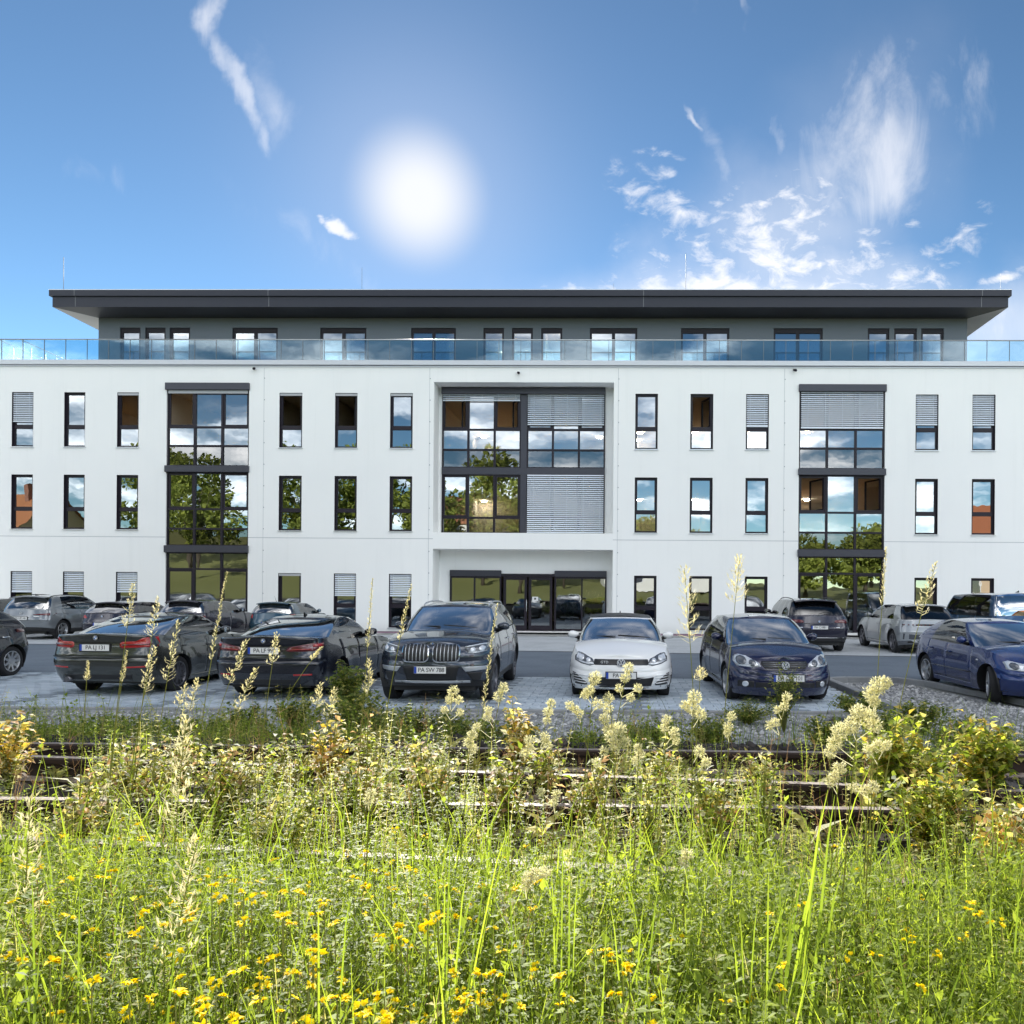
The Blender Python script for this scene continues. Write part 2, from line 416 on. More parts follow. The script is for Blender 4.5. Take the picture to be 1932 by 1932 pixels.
# pavers: laid one by one
paver_m = []
for i, c in enumerate([(0.40, 0.47, 0.54), (0.45, 0.52, 0.59), (0.36, 0.43, 0.50), (0.48, 0.545, 0.61), (0.21, 0.25, 0.295)]):  # paver tones include the blue cast of skylit shade
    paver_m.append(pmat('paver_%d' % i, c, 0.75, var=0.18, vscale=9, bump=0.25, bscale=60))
PW, PL = 0.30, 0.20
def paver_mesh(m):
    p = MB(); a, b_, h = PW / 2 - .004, PL / 2 - .004, 0.012; e = 0.006
    p.quad((-a + e, -b_ + e, h), (a - e, -b_ + e, h), (a - e, b_ - e, h), (-a + e, b_ - e, h))
    for (x0, y0), (x1, y1) in (((-1, -1), (1, -1)), ((1, -1), (1, 1)), ((1, 1), (-1, 1)), ((-1, 1), (-1, -1))):
        p.quad((x0 * a, y0 * b_, -0.01), (x1 * a, y1 * b_, -0.01), (x1 * (a - e), y1 * (b_ - e), h), (x0 * (a - e), y0 * (b_ - e), h))
    return p.mesh('paver', m)
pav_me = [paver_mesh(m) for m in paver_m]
spots = []
row = 0; y = 11.2
while y < 16.6:
    for k in range(-75, 45):
        x = k * PW + (row % 2) * PW / 2
        left = -22 < x < 4.25 and y > yfront(x) + 0.1
        rightp = 6.4 + (16.7 - y) * 0.24 < x < 12.5 and y > 12.3
        if left or rightp:
            stripe = abs((x + 0.9) % 2.55 - 1.27) < 0.14 and left
            spots.append((y, x, 4 if stripe else int(RNG.integers(0, 4)), RNG.normal(0, 0.0025), RNG.normal(0, 0.006)))
    y += PL; row += 1
pave = empty('paved_bays', (0, 14, 0)); tag(pave, kind='structure')
vis = [s for s in spots if -11.5 < s[1] < 9.5]
vis.sort(key=lambda s: s[0])
own = set(id(s) for s in vis[:300])
rest = MB()
for s in spots:
    y, x, k, dz_, rz = s
    if id(s) in own:
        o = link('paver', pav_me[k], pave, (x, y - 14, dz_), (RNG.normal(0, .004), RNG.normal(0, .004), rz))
    else:
        n0 = len(rest.v); me = pav_me[k]
        rest.v += [(v.co.x + x, v.co.y + y - 14, v.co.z + dz_) for v in me.vertices]
        for p in me.polygons: rest.f.append(tuple(n0 + i for i in p.vertices)); rest.s.append(False); rest.mi.append(k)
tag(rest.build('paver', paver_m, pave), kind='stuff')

# kerb along the planted island on the right, edging along the front of the bays
m_kerb = pmat('kerb_concrete', (0.27, 0.28, 0.29), 0.85, var=0.25, vscale=6, bump=0.3, bscale=50)
kerb = empty('kerb', (6.5, 15, 0)); tag(kerb, kind='structure')
def kerbrun(pts, w, h, par, z0=-0.1):
    off = par.location
    for (x0, y0), (x1, y1) in zip(pts[:-1], pts[1:]):
        n = max(1, int(round(math.hypot(x1 - x0, y1 - y0) / 1.0))); a = math.atan2(y1 - y0, x1 - x0)
        for i in range(n):
            u = (i + 0.5) / n; L = math.hypot(x1 - x0, y1 - y0) / n
            q = MB(); q.box(-L / 2 + .005, L / 2 - .005, -w / 2, w / 2, z0, h)
            o = q.build('kerb_stone', m_kerb, par, (x0 + (x1 - x0) * u - off.x, y0 + (y1 - y0) * u - off.y, RNG.normal(0, .003)))
            o.rotation_euler.z = a + RNG.normal(0, .006); bevel(o, 0.012, 1)
kerbrun([(4.55, 12.35), (4.5, 16.4), (5.0, 16.62), (6.0, 16.62), (6.45, 16.0), (7.1, 13.2), (7.7, 11.0)], 0.14, 0.10, kerb)
edg = empty('paving_edge', (0, 12, 0)); tag(edg, kind='structure')
kerbrun([(-12, yfront(-12)), (4.4, yfront(4.4))], 0.08, 0.025, edg)

# loose stones on the gravel
def stones(name, n, xr, yr, size, m, zf, seed, keep=None):
    r = np.random.default_rng(seed)
    x = r.uniform(*xr, n); y = r.uniform(*yr, n)
    if keep is not None:
        k = keep(x, y); x = x[k]; y = y[k]; n = len(x)
    s = size * r.lognormal(0, 0.35, n)
    base = np.array([(1, 0, 0), (0, 1, 0), (-1, 0, 0), (0, -1, 0), (0, 0, .7), (0, 0, -.4), (.6, .6, .35), (-.6, .6, .35), (-.6, -.6, .35), (.6, -.6, .35)])
    tr = np.array([(4, 0, 6), (4, 6, 1), (4, 1, 7), (4, 7, 2), (4, 2, 8), (4, 8, 3), (4, 3, 9), (4, 9, 0), (0, 1, 6), (1, 2, 7), (2, 3, 8), (3, 0, 9)])
    v = base[None] * (1 + r.normal(0, .22, (n, 10, 3)))
    a = r.uniform(0, 6.28, n); ca, sa = np.cos(a)[:, None], np.sin(a)[:, None]
    v = np.stack([v[..., 0] * ca - v[..., 1] * sa * .7, v[..., 0] * sa + v[..., 1] * ca * .7, v[..., 2]], -1) * s[:, None, None]
    z = np.array([zf(a_, b_) for a_, b_ in zip(x, y)])
    v += np.stack([x, y, z + s * .1], -1)[:, None]
    f = (tr[None] + (np.arange(n) * 10)[:, None, None]).reshape(-1, 3)
    me = np_mesh(name, v.reshape(-1, 3), tris=f, mat=m, tint=np.repeat(r.uniform(0, 1, n), 10))
    return tag(link(name, me), kind='stuff')
m_stone = bpy.data.materials.new('stone'); m_stone.use_nodes = True; t = NT(m_stone.node_tree); b = m_stone.node_tree.nodes['Principled BSDF']
a_ = t.new('ShaderNodeAttribute', attribute_name='tint').outputs['Fac']
t.l.new(t.ramp(a_, [(0, (0.16, 0.165, 0.17)), (.5, (0.33, 0.34, 0.35)), (.85, (0.46, 0.47, 0.48)), (1, (0.6, 0.6, 0.6))]), b.inputs['Base Color']); b.inputs['Roughness'].default_value = 0.85
m_ball = bpy.data.materials.new('ballast'); m_ball.use_nodes = True; t = NT(m_ball.node_tree); b = m_ball.node_tree.nodes['Principled BSDF']
a_ = t.new('ShaderNodeAttribute', attribute_name='tint').outputs['Fac']
t.l.new(t.ramp(a_, [(0, (0.018, 0.015, 0.013)), (.6, (0.035, 0.029, 0.025)), (1, (0.07, 0.06, 0.055))]), b.inputs['Base Color']); b.inputs['Roughness'].default_value = 0.9
stones('gravel_stones', 14000, (-11, 7.6), (8.9, 12.6), 0.028, m_stone, lambda x, y: -0.022, 3, lambda x, y: (y < 12.0 + .03 * x) | ((x > 4.7) & (x < 7.2)))
stones('gravel_stones', 2500, (4.7, 6.9), (12.3, 16.3), 0.028, m_stone, lambda x, y: -0.022, 4, lambda x, y: x < 6.0 + (16.5 - y) * .24)
stones('ballast_stones', 9000, (-6, 4.5), (2.2, 6.2), 0.026, m_ball, hgt, 5)

# ================================================================== RAILWAY
m_rail = bpy.data.materials.new('rail_steel'); m_rail.use_nodes = True; t = NT(m_rail.node_tree); b = m_rail.node_tree.nodes['Principled BSDF']
pos = t.new('ShaderNodeNewGeometry'); n1 = t.noise(pos.outputs['Position'], 18, 6, 0.7)
sp = t.new('ShaderNodeSeparateXYZ'); t.put(sp.inputs[0], pos.outputs['Normal'])
topf = t.ss(sp.outputs[2], 0.75, 0.95)
rust = t.mix(n1, (0.016, 0.009, 0.007, 1), (0.045, 0.024, 0.017, 1))
steel = t.mix(t.ss(n1, 0.35, 0.7), (0.34, 0.29, 0.26, 1), (0.16, 0.12, 0.10, 1))
t.l.new(t.mix(topf, rust, steel), b.inputs['Base Color'])
t.l.new(t.m('MULTIPLY', topf, 0.25), b.inputs['Metallic']); t.l.new(t.m('SUBTRACT', 0.8, t.m('MULTIPLY', topf, 0.12)), b.inputs['Roughness'])
m_wood = pmat('sleeper_wood', (0.10, 0.092, 0.085), 0.9, var=0.4, vscale=12, bump=0.5, bscale=50)
PROF = [(-.065, 0), (.065, 0), (.065, .012), (.012, .03), (.010, .105), (.034, .115), (.036, .140), (.026, .150), (-.026, .150), (-.036, .140), (-.034, .115), (-.010, .105), (-.012, .03), (-.065, .012)]
def rail_obj(par, p0, p1):
    mb = MB(); d = Vector((p1[0] - p0[0], p1[1] - p0[1], 0)); n = Vector((-d.y, d.x, 0)).normalized()
    off = par.location; K = 14; P = []
    for i in range(K + 1):
        u = i / K; c = Vector((p0[0] + d.x * u - off.x, p0[1] + d.y * u - off.y, 0.702 - off.z)); wob = RNG.normal(0, .002)
        P.append([c + n * (a + wob) + Vector((0, 0, z)) for a, z in PROF])
    mb.grid(P, closed=True); mb.s = [False] * len(mb.s)
    return mb.build('rail', m_rail, par)
trk = empty('railway_track', (0, 4.45, 0.70), 0, 'straight rusty railway track running parallel to the parked cars', 'railway track')
rail_obj(trk, (-14, 5.13), (12, 5.16)); rail_obj(trk, (-14, 3.74), (12, 3.88))
trk2 = empty('railway_track', (0, 3.8, 0.70), 0, 'rusty railway track slanting across the straight one towards the weeds on the right', 'railway track')
rail_obj(trk2, (-14, 5.70), (12, 3.30)); rail_obj(trk2, (-14, 4.27), (12, 1.86))
sl_me = None
for k in range(-14, 14):
    w = MB(); w.box(-.12, .12, -1.55, 1.35, -.16, .002 + .0)
    if sl_me is None:
        o = w.build('sleeper', m_wood, trk); bevel(o, .01, 1); sl_me = o.data
    else: o = link('sleeper', sl_me, trk)
    o.location = (k * 0.62 + .13, 0.05, RNG.normal(.0, .002)); o.rotation_euler.z = RNG.normal(0.03, .015)

# ================================================================== OFFICE BUILDING
YF = 32.4
bld = empty('office_building', (-4, YF, 0), 0, 'long white three-storey office building with dark flat overhanging roof and glazed bays', 'building')
BX = Vector((-4, YF, 0))
def bpart(mb, name, m, par=None):
    """world-coordinate shapes -> part of the building"""
    mb.v = [(x - BX.x, y - BX.y, z - BX.z) for x, y, z in mb.v]
    o = mb.build(name, m, par or bld)
    return o
m_wall = pmat('white_render', (0.885, 0.89, 0.885), 0.92, spec=0.2, var=0.035, vscale=0.5, bump=0.15, bscale=160)
t = NT(m_wall.node_tree); b = m_wall.node_tree.nodes['Principled BSDF']
pz = t.new('ShaderNodeNewGeometry').outputs['Position']; mpz = t.new('ShaderNodeMapping'); t.put(mpz.inputs['Vector'], pz); mpz.inputs['Scale'].default_value = (5.0, 1.0, 0.22)
st_ = t.ss(t.noise(mpz.outputs[0], 1.0, 5, 0.6), 0.5, 0.78); bl_ = t.noise(pz, 0.35, 4, 0.55)
c = t.mix(t.m('MULTIPLY', st_, 0.10), (0.90, 0.905, 0.895, 1), (0.60, 0.61, 0.60, 1)); c = t.mix(t.m('MULTIPLY', t.ss(bl_, 0.42, 0.7), 0.35), c, (0.84, 0.85, 0.85, 1))
sz = t.new('ShaderNodeSeparateXYZ'); t.put(sz.inputs[0], pz)
c = t.mix(t.m('MULTIPLY', t.ss(t.m('ADD', sz.outputs[2], t.m('MULTIPLY', bl_, 0.5)), 0.85, 0.35), 0.22), c, (0.5, 0.49, 0.47, 1))
t.l.new(c, b.inputs['Base Color'])
m_frame = pmat('anthracite_frame', (0.016, 0.012, 0.020), 0.45, spec=0.3)
m_panel = pmat('anthracite_sheet', (0.045, 0.046, 0.062), 0.35, spec=0.4, var=0.08, vscale=2)
m_grey = pmat('grey_render', (0.185, 0.21, 0.25), 0.9, spec=0.2, var=0.05, vscale=1.2, bump=0.1, bscale=120)
m_roof = pmat('roof_sheet', (0.026, 0.028, 0.042), 0.45, spec=0.35, var=0.12, vscale=1.3)
m_soff = pmat('soffit_board', (0.05, 0.052, 0.06), 0.55, var=0.1, vscale=2)
m_soff_lit = pmat('soffit_lit', (0.62, 0.60, 0.56), 0.7, var=0.1, vscale=2)  # pale tone carries the sunlight bounced onto the side soffits
m_alu = pmat('aluminium', (0.62, 0.64, 0.67), 0.35, metal=0.7)
m_cop = pmat('coping_sheet', (0.58, 0.60, 0.64), 0.45, metal=0.2, var=0.04)
m_slat = pmat('blind_slat', (0.74, 0.80, 0.88), 0.4)
m_blindbox = pmat('blind_box', (0.42, 0.43, 0.45), 0.5)
m_inner = pmat('interior_plaster', (0.62, 0.53, 0.42), 0.9)
m_ceil = pmat('interior_ceiling', (0.76, 0.63, 0.46), 0.9)
m_floor = pmat('interior_floor', (0.16, 0.14, 0.12), 0.6)
m_lamp = pmat('lamp_glow', (1, 0.97, 0.9), 0.4, emit=26.0, ecol=(1, .96, .88))
m_plinth = pmat('plinth', (0.40, 0.25, 0.33), 0.85, var=0.1)
G_OUT = glassmat('window_glass', (0.52, 0.54, 0.55), 0.26, 1.62, rcol=(.90, .96, 1.0))
G_DARK = glassmat('spandrel_glass', (0.25, 0.26, 0.3), 0.10, 1.6)
G_BAL = glassmat('railing_glass', (0.70, 0.87, 0.93), 0.045, 1.5)

R1 = (7.865, 10.198, 8.72); R2 = (4.347, 6.673, 5.20); R3 = (0.25, 2.533, 1.16)
COLS = [(-25.872, -24.937), (-23.598, -22.688), (-21.303, -20.373), (-14.316, -13.339), (-11.933, -10.982), (-9.579, -8.619), (0.806, 1.754), (3.124, 4.08), (5.452, 6.41), (12.525, 13.47), (14.875, 15.829)]
BAYL = (-19.17, -15.62); BAYR = (7.68, 11.26); NICHE = (-7.72, -0.10)
XMIN, XMAX = -27.4, 17.4
holes = [(a, b_, z0, z1) for a, b_ in COLS for z0, z1, _ in (R1, R2, R3)]
holes += [(*BAYL, 0.2, 10.58), (*BAYR, 0.2, 10.58), (*NICHE, 4.30, 10.67), (*NICHE, 0.10, 3.61)]
xc = sorted({XMIN, XMAX} | {h[0] for h in holes} | {h[1] for h in holes})
zc = sorted({0.2, 0.1, 11.30} | {h[2] for h in holes} | {h[3] for h in holes})
w = MB()
for i in range(len(xc) - 1):
    j = 0
    while j < len(zc) - 1:
        def inhole(jj):
            mx, mz = (xc[i] + xc[i + 1]) / 2, (zc[jj] + zc[jj + 1]) / 2
            return any(h[0] < mx < h[1] and h[2] < mz < h[3] for h in holes)
        if inhole(j): j += 1; continue
        k = j
        while k + 1 < len(zc) - 1 and not inhole(k + 1): k += 1
        z0 = zc[j]
        w.quad((xc[i], YF, z0), (xc[i + 1], YF, z0), (xc[i + 1], YF, zc[k + 1]), (xc[i], YF, zc[k + 1])); j = k + 1
D = 0.16
for a, b_, z0, z1 in holes:
    d = {4.30: 1.0, 0.10: 1.25}.get(z0, D) if (a, b_) == NICHE else D
    w.quad((a, YF, z0), (a, YF + d, z0), (a, YF + d, z1), (a, YF, z1)); w.quad((b_, YF + d, z0), (b_, YF, z0), (b_, YF, z1), (b_, YF + d, z1))
    w.quad((a, YF, z1), (a, YF + d, z1), (b_, YF + d, z1), (b_, YF, z1)); w.quad((a, YF + d, z0), (a, YF, z0), (b_, YF, z0), (b_, YF + d, z0))
# back of the two niches (openings for the glazing)
NG = (-7.58, -0.47, 4.32, 10.62); YN = YF + 1.0
EN = (-7.24, -0.36, 0.10, 2.74); YE = YF + 1.25
for (a, b_, z0, z1), (ga, gb, g0, g1), yy in ((( *NICHE, 4.30, 10.67), NG, YN), ((*NICHE, 0.10, 3.61), EN, YE)):
    w.quad((a, yy, z0), (ga, yy, z0), (ga, yy, z1), (a, yy, z1)); w.quad((gb, yy, z0), (b_, yy, z0), (b_, yy, z1), (gb, yy, z1))
    w.quad((ga, yy, g1), (gb, yy, g1), (gb, yy, z1), (ga, yy, z1))
    if g0 > z0: w.quad((ga, yy, z0), (gb, yy, z0), (gb, yy, g0), (ga, yy, g0))
w.quad((-4.98, YE - .003, 2.60), (-2.64, YE - .003, 2.60), (-2.64, YE - .003, 2.76), (-4.98, YE - .003, 2.76))
w.quad((XMIN, 48, 0), (XMIN, YF, 0), (XMIN, YF, 11.3), (XMIN, 48, 11.3)); w.quad((XMAX, YF, 0), (XMAX, 48, 0), (XMAX, 48, 11.3), (XMAX, YF, 11.3))
bpart(w, 'wall', m_wall)
for a, b_ in ((XMIN, BAYL[0]), (BAYL[1], NICHE[0]), (NICHE[1], BAYR[0]), (BAYR[1], XMAX)):
    p = MB(); p.box(a, b_, YF + .035, YF + .2, -.05, 0.235); bpart(p, 'plinth', m_plinth)
# expansion joints with their fixings
for x in (-14.981, -7.903, 0.086, 7.058):
    j = MB(); j.box(x - .008, x + .008, YF - .003, YF + .01, .2, 11.26); o = bpart(j, 'expansion_joint', pmat('joint_grey', (0.5, 0.52, 0.54), .8))
    f = MB()
    for k in range(12):
        z = 0.75 + k * 0.915
        f.v += []; f.tube([(x + .02, YF - .012, z), (x + .02, YF + .005, z)], .022, 8)
    f.v = [(a - BX.x, b_ - BX.y, c) for a, b_, c in f.v]
    tag(f.build('fixing', pmat('fixing_grey', (0.33, 0.35, 0.38), .6), o), kind='stuff')
for a, b_ in ((XMIN, BAYL[0]), (BAYL[1], NICHE[0]), (NICHE[1], BAYR[0]), (BAYR[1], XMAX)):
    j = MB(); j.box(a, b_, YF - .004, YF + .01, 4.02, 4.045); bpart(j, 'string_course', pmat('joint_grey', (0.5, 0.52, 0.54), .8))
# parapet coping and gutter lines
c = MB(); c.box(XMIN, XMAX, YF - .10, YF + .32, 11.36, 11.57); bevel(bpart(c, 'coping', m_cop), .015, 1)
c = MB(); c.box(XMIN, XMAX, YF - .045, YF + .1, 11.295, 11.335); bpart(c, 'gutter_rail', m_cop)
# terrace and storey slabs, rooms behind the glass
c = MB(); c.box(XMIN, XMAX, YF + .32, 48, 11.30, 11.48); bpart(c, 'terrace', m_conc)
inn = MB()
inn.quad((XMIN, 44, 0), (XMAX, 44, 0), (XMAX, 44, 11.3), (XMIN, 44, 11.3))
for z in (3.45, 6.93, 10.42):
    for a_, b_, y0_ in ((XMIN + .01, -7.80, YF + .25), (-7.80, -.02, YF + 1.36), (-.02, XMAX - .01, YF + .25)): inn.box(a_, b_, y0_, 43.9, z, z + .2, 1)
inn.box(XMIN + .01, XMAX - .01, YF + 1.36, 43.9, .02, .1, 2)
for x in (-26.6, -24.2, -19.6, -15.1, -12.6, -10.2, -7.95, 0.1, 2.4, 4.9, 7.2, 11.8, 14.2, 16.6): inn.box(x - .06, x + .06, YF + .3, 43.95, .1, 10.6)
o = bpart(inn, 'interior', [m_inner, m_ceil, m_floor])

def blind(par, x0, x1, z0, z1, y, pitch=0.078):
    s = MB(); z = z1 - .03
    while z > z0 + .04:
        s.quad((x0 + .02, y - .030, z - .030), (x1 - .02, y - .030, z - .030), (x1 - .02, y + .012, z + .022), (x0 + .02, y + .012, z + .022)); z -= pitch
    s.box(x0 + .02, x1 - .02, y - .025, y + .012, z0, z0 + .045)
    for xx in ([x0 + .18, x1 - .18] if x1 - x0 < 1.5 else list(np.arange(x0 + .3, x1 - .1, .72))): s.box(xx - .004, xx + .004, y - .034, y - .031, z0, z1)
    return bpart(s, 'blind', m_slat, par)
def open_sash(par, x0, x1, z0, z1, y, ang=68):
    """sash swung inwards on its right-hand side"""
    e = .06; w_ = x1 - x0; s = MB()
    for a, b_, c, d in ((0, e, z0, z1), (w_ - e, w_, z0, z1), (e, w_ - e, z0, z0 + e), (e, w_ - e, z1 - e, z1)): s.box(-b_, -a, -.03, .03, c, d)
    q = MB(); q.quad((-w_ + e, 0, z0 + e), (-e, 0, z0 + e), (-e, 0, z1 - e), (-w_ + e, 0, z1 - e))
    o = s.build('sash', m_frame, par); o.location = (x1 - BX.x, y - BX.y + .03, -BX.z); o.rotation_euler = (0, 0, -R(ang))
    o2 = q.build('pane', G_OUT, par); o2.location = o.location; o2.rotation_euler = o.rotation_euler
def pane(par, x0, x1, z0, z1, y, m=None, name='pane'):
    q = MB(); e = R(RNG.normal(0, .10)); k = (x1 - x0) * math.tan(e); k2 = (z1 - z0) * math.tan(R(RNG.normal(0, .12)))
    q.quad((x0, y, z0), (x1, y + k, z0), (x1, y + k + k2, z1), (x0, y + k2, z1)); return bpart(q, name, m or G_OUT, par)
def barbox(mb, x0, x1, z0, z1, y0, y1): mb.box(x0, x1, y0, y1, z0, z1)
def window(x0, x1, zr, blind_to=None, stack=False, opened=False):
    z0, z1, zm = zr; fr = MB(); y0, y1 = YF + .09, YF + .175; t = .075
    fr.box(x0 + .002, x0 + t, y0, y1, z0 + .002, z1 - .002); fr.box(x1 - t, x1 - .002, y0, y1, z0 + .002, z1 - .002)
    fr.box(x0 + t, x1 - t, y0, y1, z1 - t, z1 - .002); fr.box(x0 + t, x1 - t, y0, y1, z0 + .002, z0 + t); fr.box(x0 + t, x1 - t, y0 - .004, y1, zm - .07, zm + .07)
    # lining of the reveal
    for a, b_ in ((x0 + .002, x0 + .012), (x1 - .012, x1 - .002)): fr.box(a, b_, YF + .004, y0 - .002, z0 + .004, z1 - .004)
    fr.box(x0 + .012, x1 - .012, YF + .004, y0 - .002, z1 - .014, z1 - .004)
    # sash of the upper light
    s = .035; fr.box(x0 + t, x0 + t + s, y0 + .02, y1 - .01, zm + .07, z1 - t); fr.box(x1 - t - s, x1 - t, y0 + .02, y1 - .01, zm + .07, z1 - t)
    fr.box(x0 + t + s, x1 - t - s, y0 + .02, y1 - .01, z1 - t - s, z1 - t); fr.box(x0 + t + s, x1 - t - s, y0 + .02, y1 - .01, zm + .07, zm + .07 + s)
    o = bpart(fr, 'window', m_frame)
    (open_sash if opened else pane)(o, x0 + t + s, x1 - t - s, zm + .07 + s, z1 - t - s, y0 + .045); pane(o, x0 + t, x1 - t, z0 + t, zm - .07, y0 + .045)
    sl = MB(); sl.box(x0 - .03, x1 + .03, YF - .045, YF + .08, z0 - .035, z0 - .003); bpart(sl, 'sill', m_alu, o)
    if blind_to is not None: blind(o, x0 + .01, x1 - .01, blind_to, z1 - .02, YF + .055)
    if stack:
        bx = MB(); bx.box(x0 + .014, x1 - .014, YF + .02, YF + .085, z1 - .12, z1 - .016); bpart(bx, 'blind_box', m_blindbox, o)
    return o
for i, (a, b_) in enumerate(COLS):
    window(a, b_, R1, {0: 8.93, 8: 8.82, 9: 8.92, 10: 8.92}.get(i), stack=i in (2, 3, 4, 5), opened=i in (2, 3, 4, 7))
    window(a, b_, R2)
    window(a, b_, R3, {0: 1.63, 1: 1.66, 2: 1.66, 4: 1.58, 5: 1.58}.get(i), stack=i in (3,))

def bay(name, X, yg, ncol, bands, boxes, ym=.06, extra_m=(), opened=()):
    """glazed bay: bands = [(z0, z1, kind)] with kind glass / dark; boxes = projecting sheet-metal covers"""
    x0, x1 = X; fr = MB(); t = .06
    zs0 = min(b_[0] for b_ in bands); zs1 = max(b_[1] for b_ in bands)
    cw = (x1 - x0) / ncol
    fr.box(x0 + .002, x0 + t, yg - ym, yg + ym, zs0, zs1); fr.box(x1 - t, x1 - .002, yg - ym, yg + ym, zs0, zs1)
    for k in range(1, ncol):
        ww = .16 if k in extra_m else .045
        fr.box(x0 + k * cw - ww, x0 + k * cw + ww, yg - ym, yg + ym, zs0, zs1)
    lev = sorted({b_[0] for b_ in bands} | {b_[1] for b_ in bands})
    for z in lev:
        for k in range(ncol):
            l = x0 + k * cw + (t if k == 0 else (.16 if k in extra_m else .045)); r = x0 + (k + 1) * cw - (t if k == ncol - 1 else (.16 if k + 1 in extra_m else .045))
            fr.box(l, r, yg - ym + .004, yg + ym, max(zs0, z - .04), min(zs1, z + .04))
    o = bpart(fr, name, m_frame)
    for z0, z1, kind in bands:
        for k in range(ncol):
            l = x0 + k * cw + (t if k == 0 else .045); r = x0 + (k + 1) * cw - (t if k == ncol - 1 else .045)
            if kind == 'sash' and k in (0, ncol - 1):
                s = MB(); e = .07; l2, r2_, a, b_ = l, r, z0 + .04, z1 - .04
                s.box(l2, l2 + e, yg - .03, yg + .03, a, b_); s.box(r2_ - e, r2_, yg - .03, yg + .03, a, b_); s.box(l2 + e, r2_ - e, yg - .03, yg + .03, a, a + e); s.box(l2 + e, r2_ - e, yg - .03, yg + .03, b_ - e, b_)
                bpart(s, 'sash', m_frame, o); (open_sash if (bands.index((z0, z1, kind)), k) in opened else pane)(o, l2 + e, r2_ - e, a + e, b_ - e, yg)
            else:
                pane(o, l, r, z0 + .04, z1 - .04, yg, G_DARK if kind == 'dark' else G_OUT, 'spandrel_panel' if kind == 'dark' else 'pane')
        if kind == 'dark':
            bk = MB(); bk.quad((x0, yg + .05, z0), (x1, yg + .05, z0), (x1, yg + .05, z1), (x0, yg + .05, z1)); bpart(bk, 'spandrel_back', pmat('spandrel_back', (0.045, 0.047, 0.07), .5), o)
    for z0, z1, pr in boxes:
        s = MB(); s.box(x0 - .03, x1 + .03, yg - .22 - pr, yg - ym - .002, z0, z1); bevel(bpart(s, 'cover_panel', m_panel, o), .012, 1)
    return o
BANDS = [(0.2, 2.68, 'sash'), (2.68, 3.38, 'glass'), (3.68, 4.40, 'dark'), (4.40, 5.24, 'glass'), (5.24, 6.80, 'sash'), (7.08, 7.94, 'dark'), (7.94, 8.74, 'glass'), (8.74, 10.30, 'sash')]
BOXES = [(3.38, 3.68, 0), (6.80, 7.08, 0), (10.30, 10.60, 0)]
bl = bay('glazed_bay', BAYL, YF + .12, 3, BANDS, BOXES, opened=((7, 0),))
s = MB(); s.box(BAYL[0] + .07, BAYL[1] - .07, YF - .0, YF + .05, 10.16, 10.295); bpart(s, 'blind_box', m_blindbox, bl)
br = bay('glazed_bay', BAYR, YF + .12, 3, BANDS, BOXES, opened=((4, 0), (4, 2)))
blind(br, BAYR[0] + .06, BAYR[1] - .06, 8.76, 10.30, YF + .02, .085)
# centre bay in the upper niche
BC = [(4.36, 5.02, 'glass'), (5.02, 6.90, 'sash'), (7.20, 7.98, 'dark'), (7.98, 8.86, 'glass'), (8.86, 10.38, 'sash')]
mid = (NG[0] + NG[1]) / 2 + .02
bc1 = bay('glazed_bay', (NG[0] + .002, mid - .13), YN, 3, BC, [], opened=((4, 0), (4, 2)))
bc2 = bay('glazed_bay', (mid + .13, NG[1] - .002), YN, 3, BC, [])
s = MB(); s.box(mid - .13, mid + .13, YN - .09, YN + .06, 4.34, 10.40); bpart(s, 'mullion', m_panel)
s = MB(); s.box(NG[0], NG[1], YN - .25, YN - .02, 10.38, 10.66); bevel(bpart(s, 'cover_panel', m_panel), .012, 1)
s = MB(); s.box(NG[0], NG[1], YN - .10, YN + .05, 6.90, 7.20); bpart(s, 'cover_panel', m_panel)
blind(bc2, mid + .15, NG[1] - .03, 9.05, 10.38, YN - .13, .085); blind(bc2, mid + .15, NG[1] - .03, 4.38, 6.90, YN - .13, .085)
blind(bc1, NG[0] + .03, mid - .15, 10.08, 10.38, YN - .13, .085)
# entrance
x0, x1 = EN[0], EN[1]; da, db = -4.98, -2.64
en = MB(); t = .07
for a, b_ in ((x0, x0 + t), (da - t, da + .0), (db - .0, db + t), (x1 - t, x1)): en.box(a, b_, YE - .07, YE + .05, .1, 2.72)
for a, b_, sp_ in ((x0 + t, da - t, -6.16), (db + t, x1 - t, -1.44)):
    en.box(a, b_, YE - .066, YE + .05, 2.40, 2.48); en.box(a, b_, YE - .066, YE + .05, .1, .20); en.box(sp_ - .03, sp_ + .03, YE - .06, YE + .05, .2, 2.40)
en.box(da, db, YE - .07, YE + .05, 2.47, 2.60); en.box(da, db, YE - .07, YE + .05, .1, .14)
ent = bpart(en, 'entrance', m_frame)
for a, b_, sp_ in ((x0 + t, da - t, -6.16), (db + t, x1 - t, -1.44)):
    s = MB(); s.box(a - t, b_ + t, YE - .12, YE - .072, 2.48, 2.745); bevel(bpart(s, 'cover_panel', m_panel, ent), .01, 1)
    pane(ent, a, sp_ - .03, .2, 2.40, YE); pane(ent, sp_ + .03, b_, .2, 2.40, YE)
for a, b_ in ((da + .10, -3.85), (-3.77, db - .10)):
    d = MB(); e = .11; d.box(a, a + e, YE - .05, YE + .03, .15, 2.46); d.box(b_ - e, b_, YE - .05, YE + .03, .15, 2.46); d.box(a + e, b_ - e, YE - .05, YE + .03, 2.33, 2.46); d.box(a + e, b_ - e, YE - .05, YE + .03, .15, .34)
    do = bpart(d, 'door', m_frame, ent); pane(do, a + e, b_ - e, .34, 2.33, YE - .01) if False else None
    pane(ent, a + e, b_ - e, .34, 2.33, YE - .012)
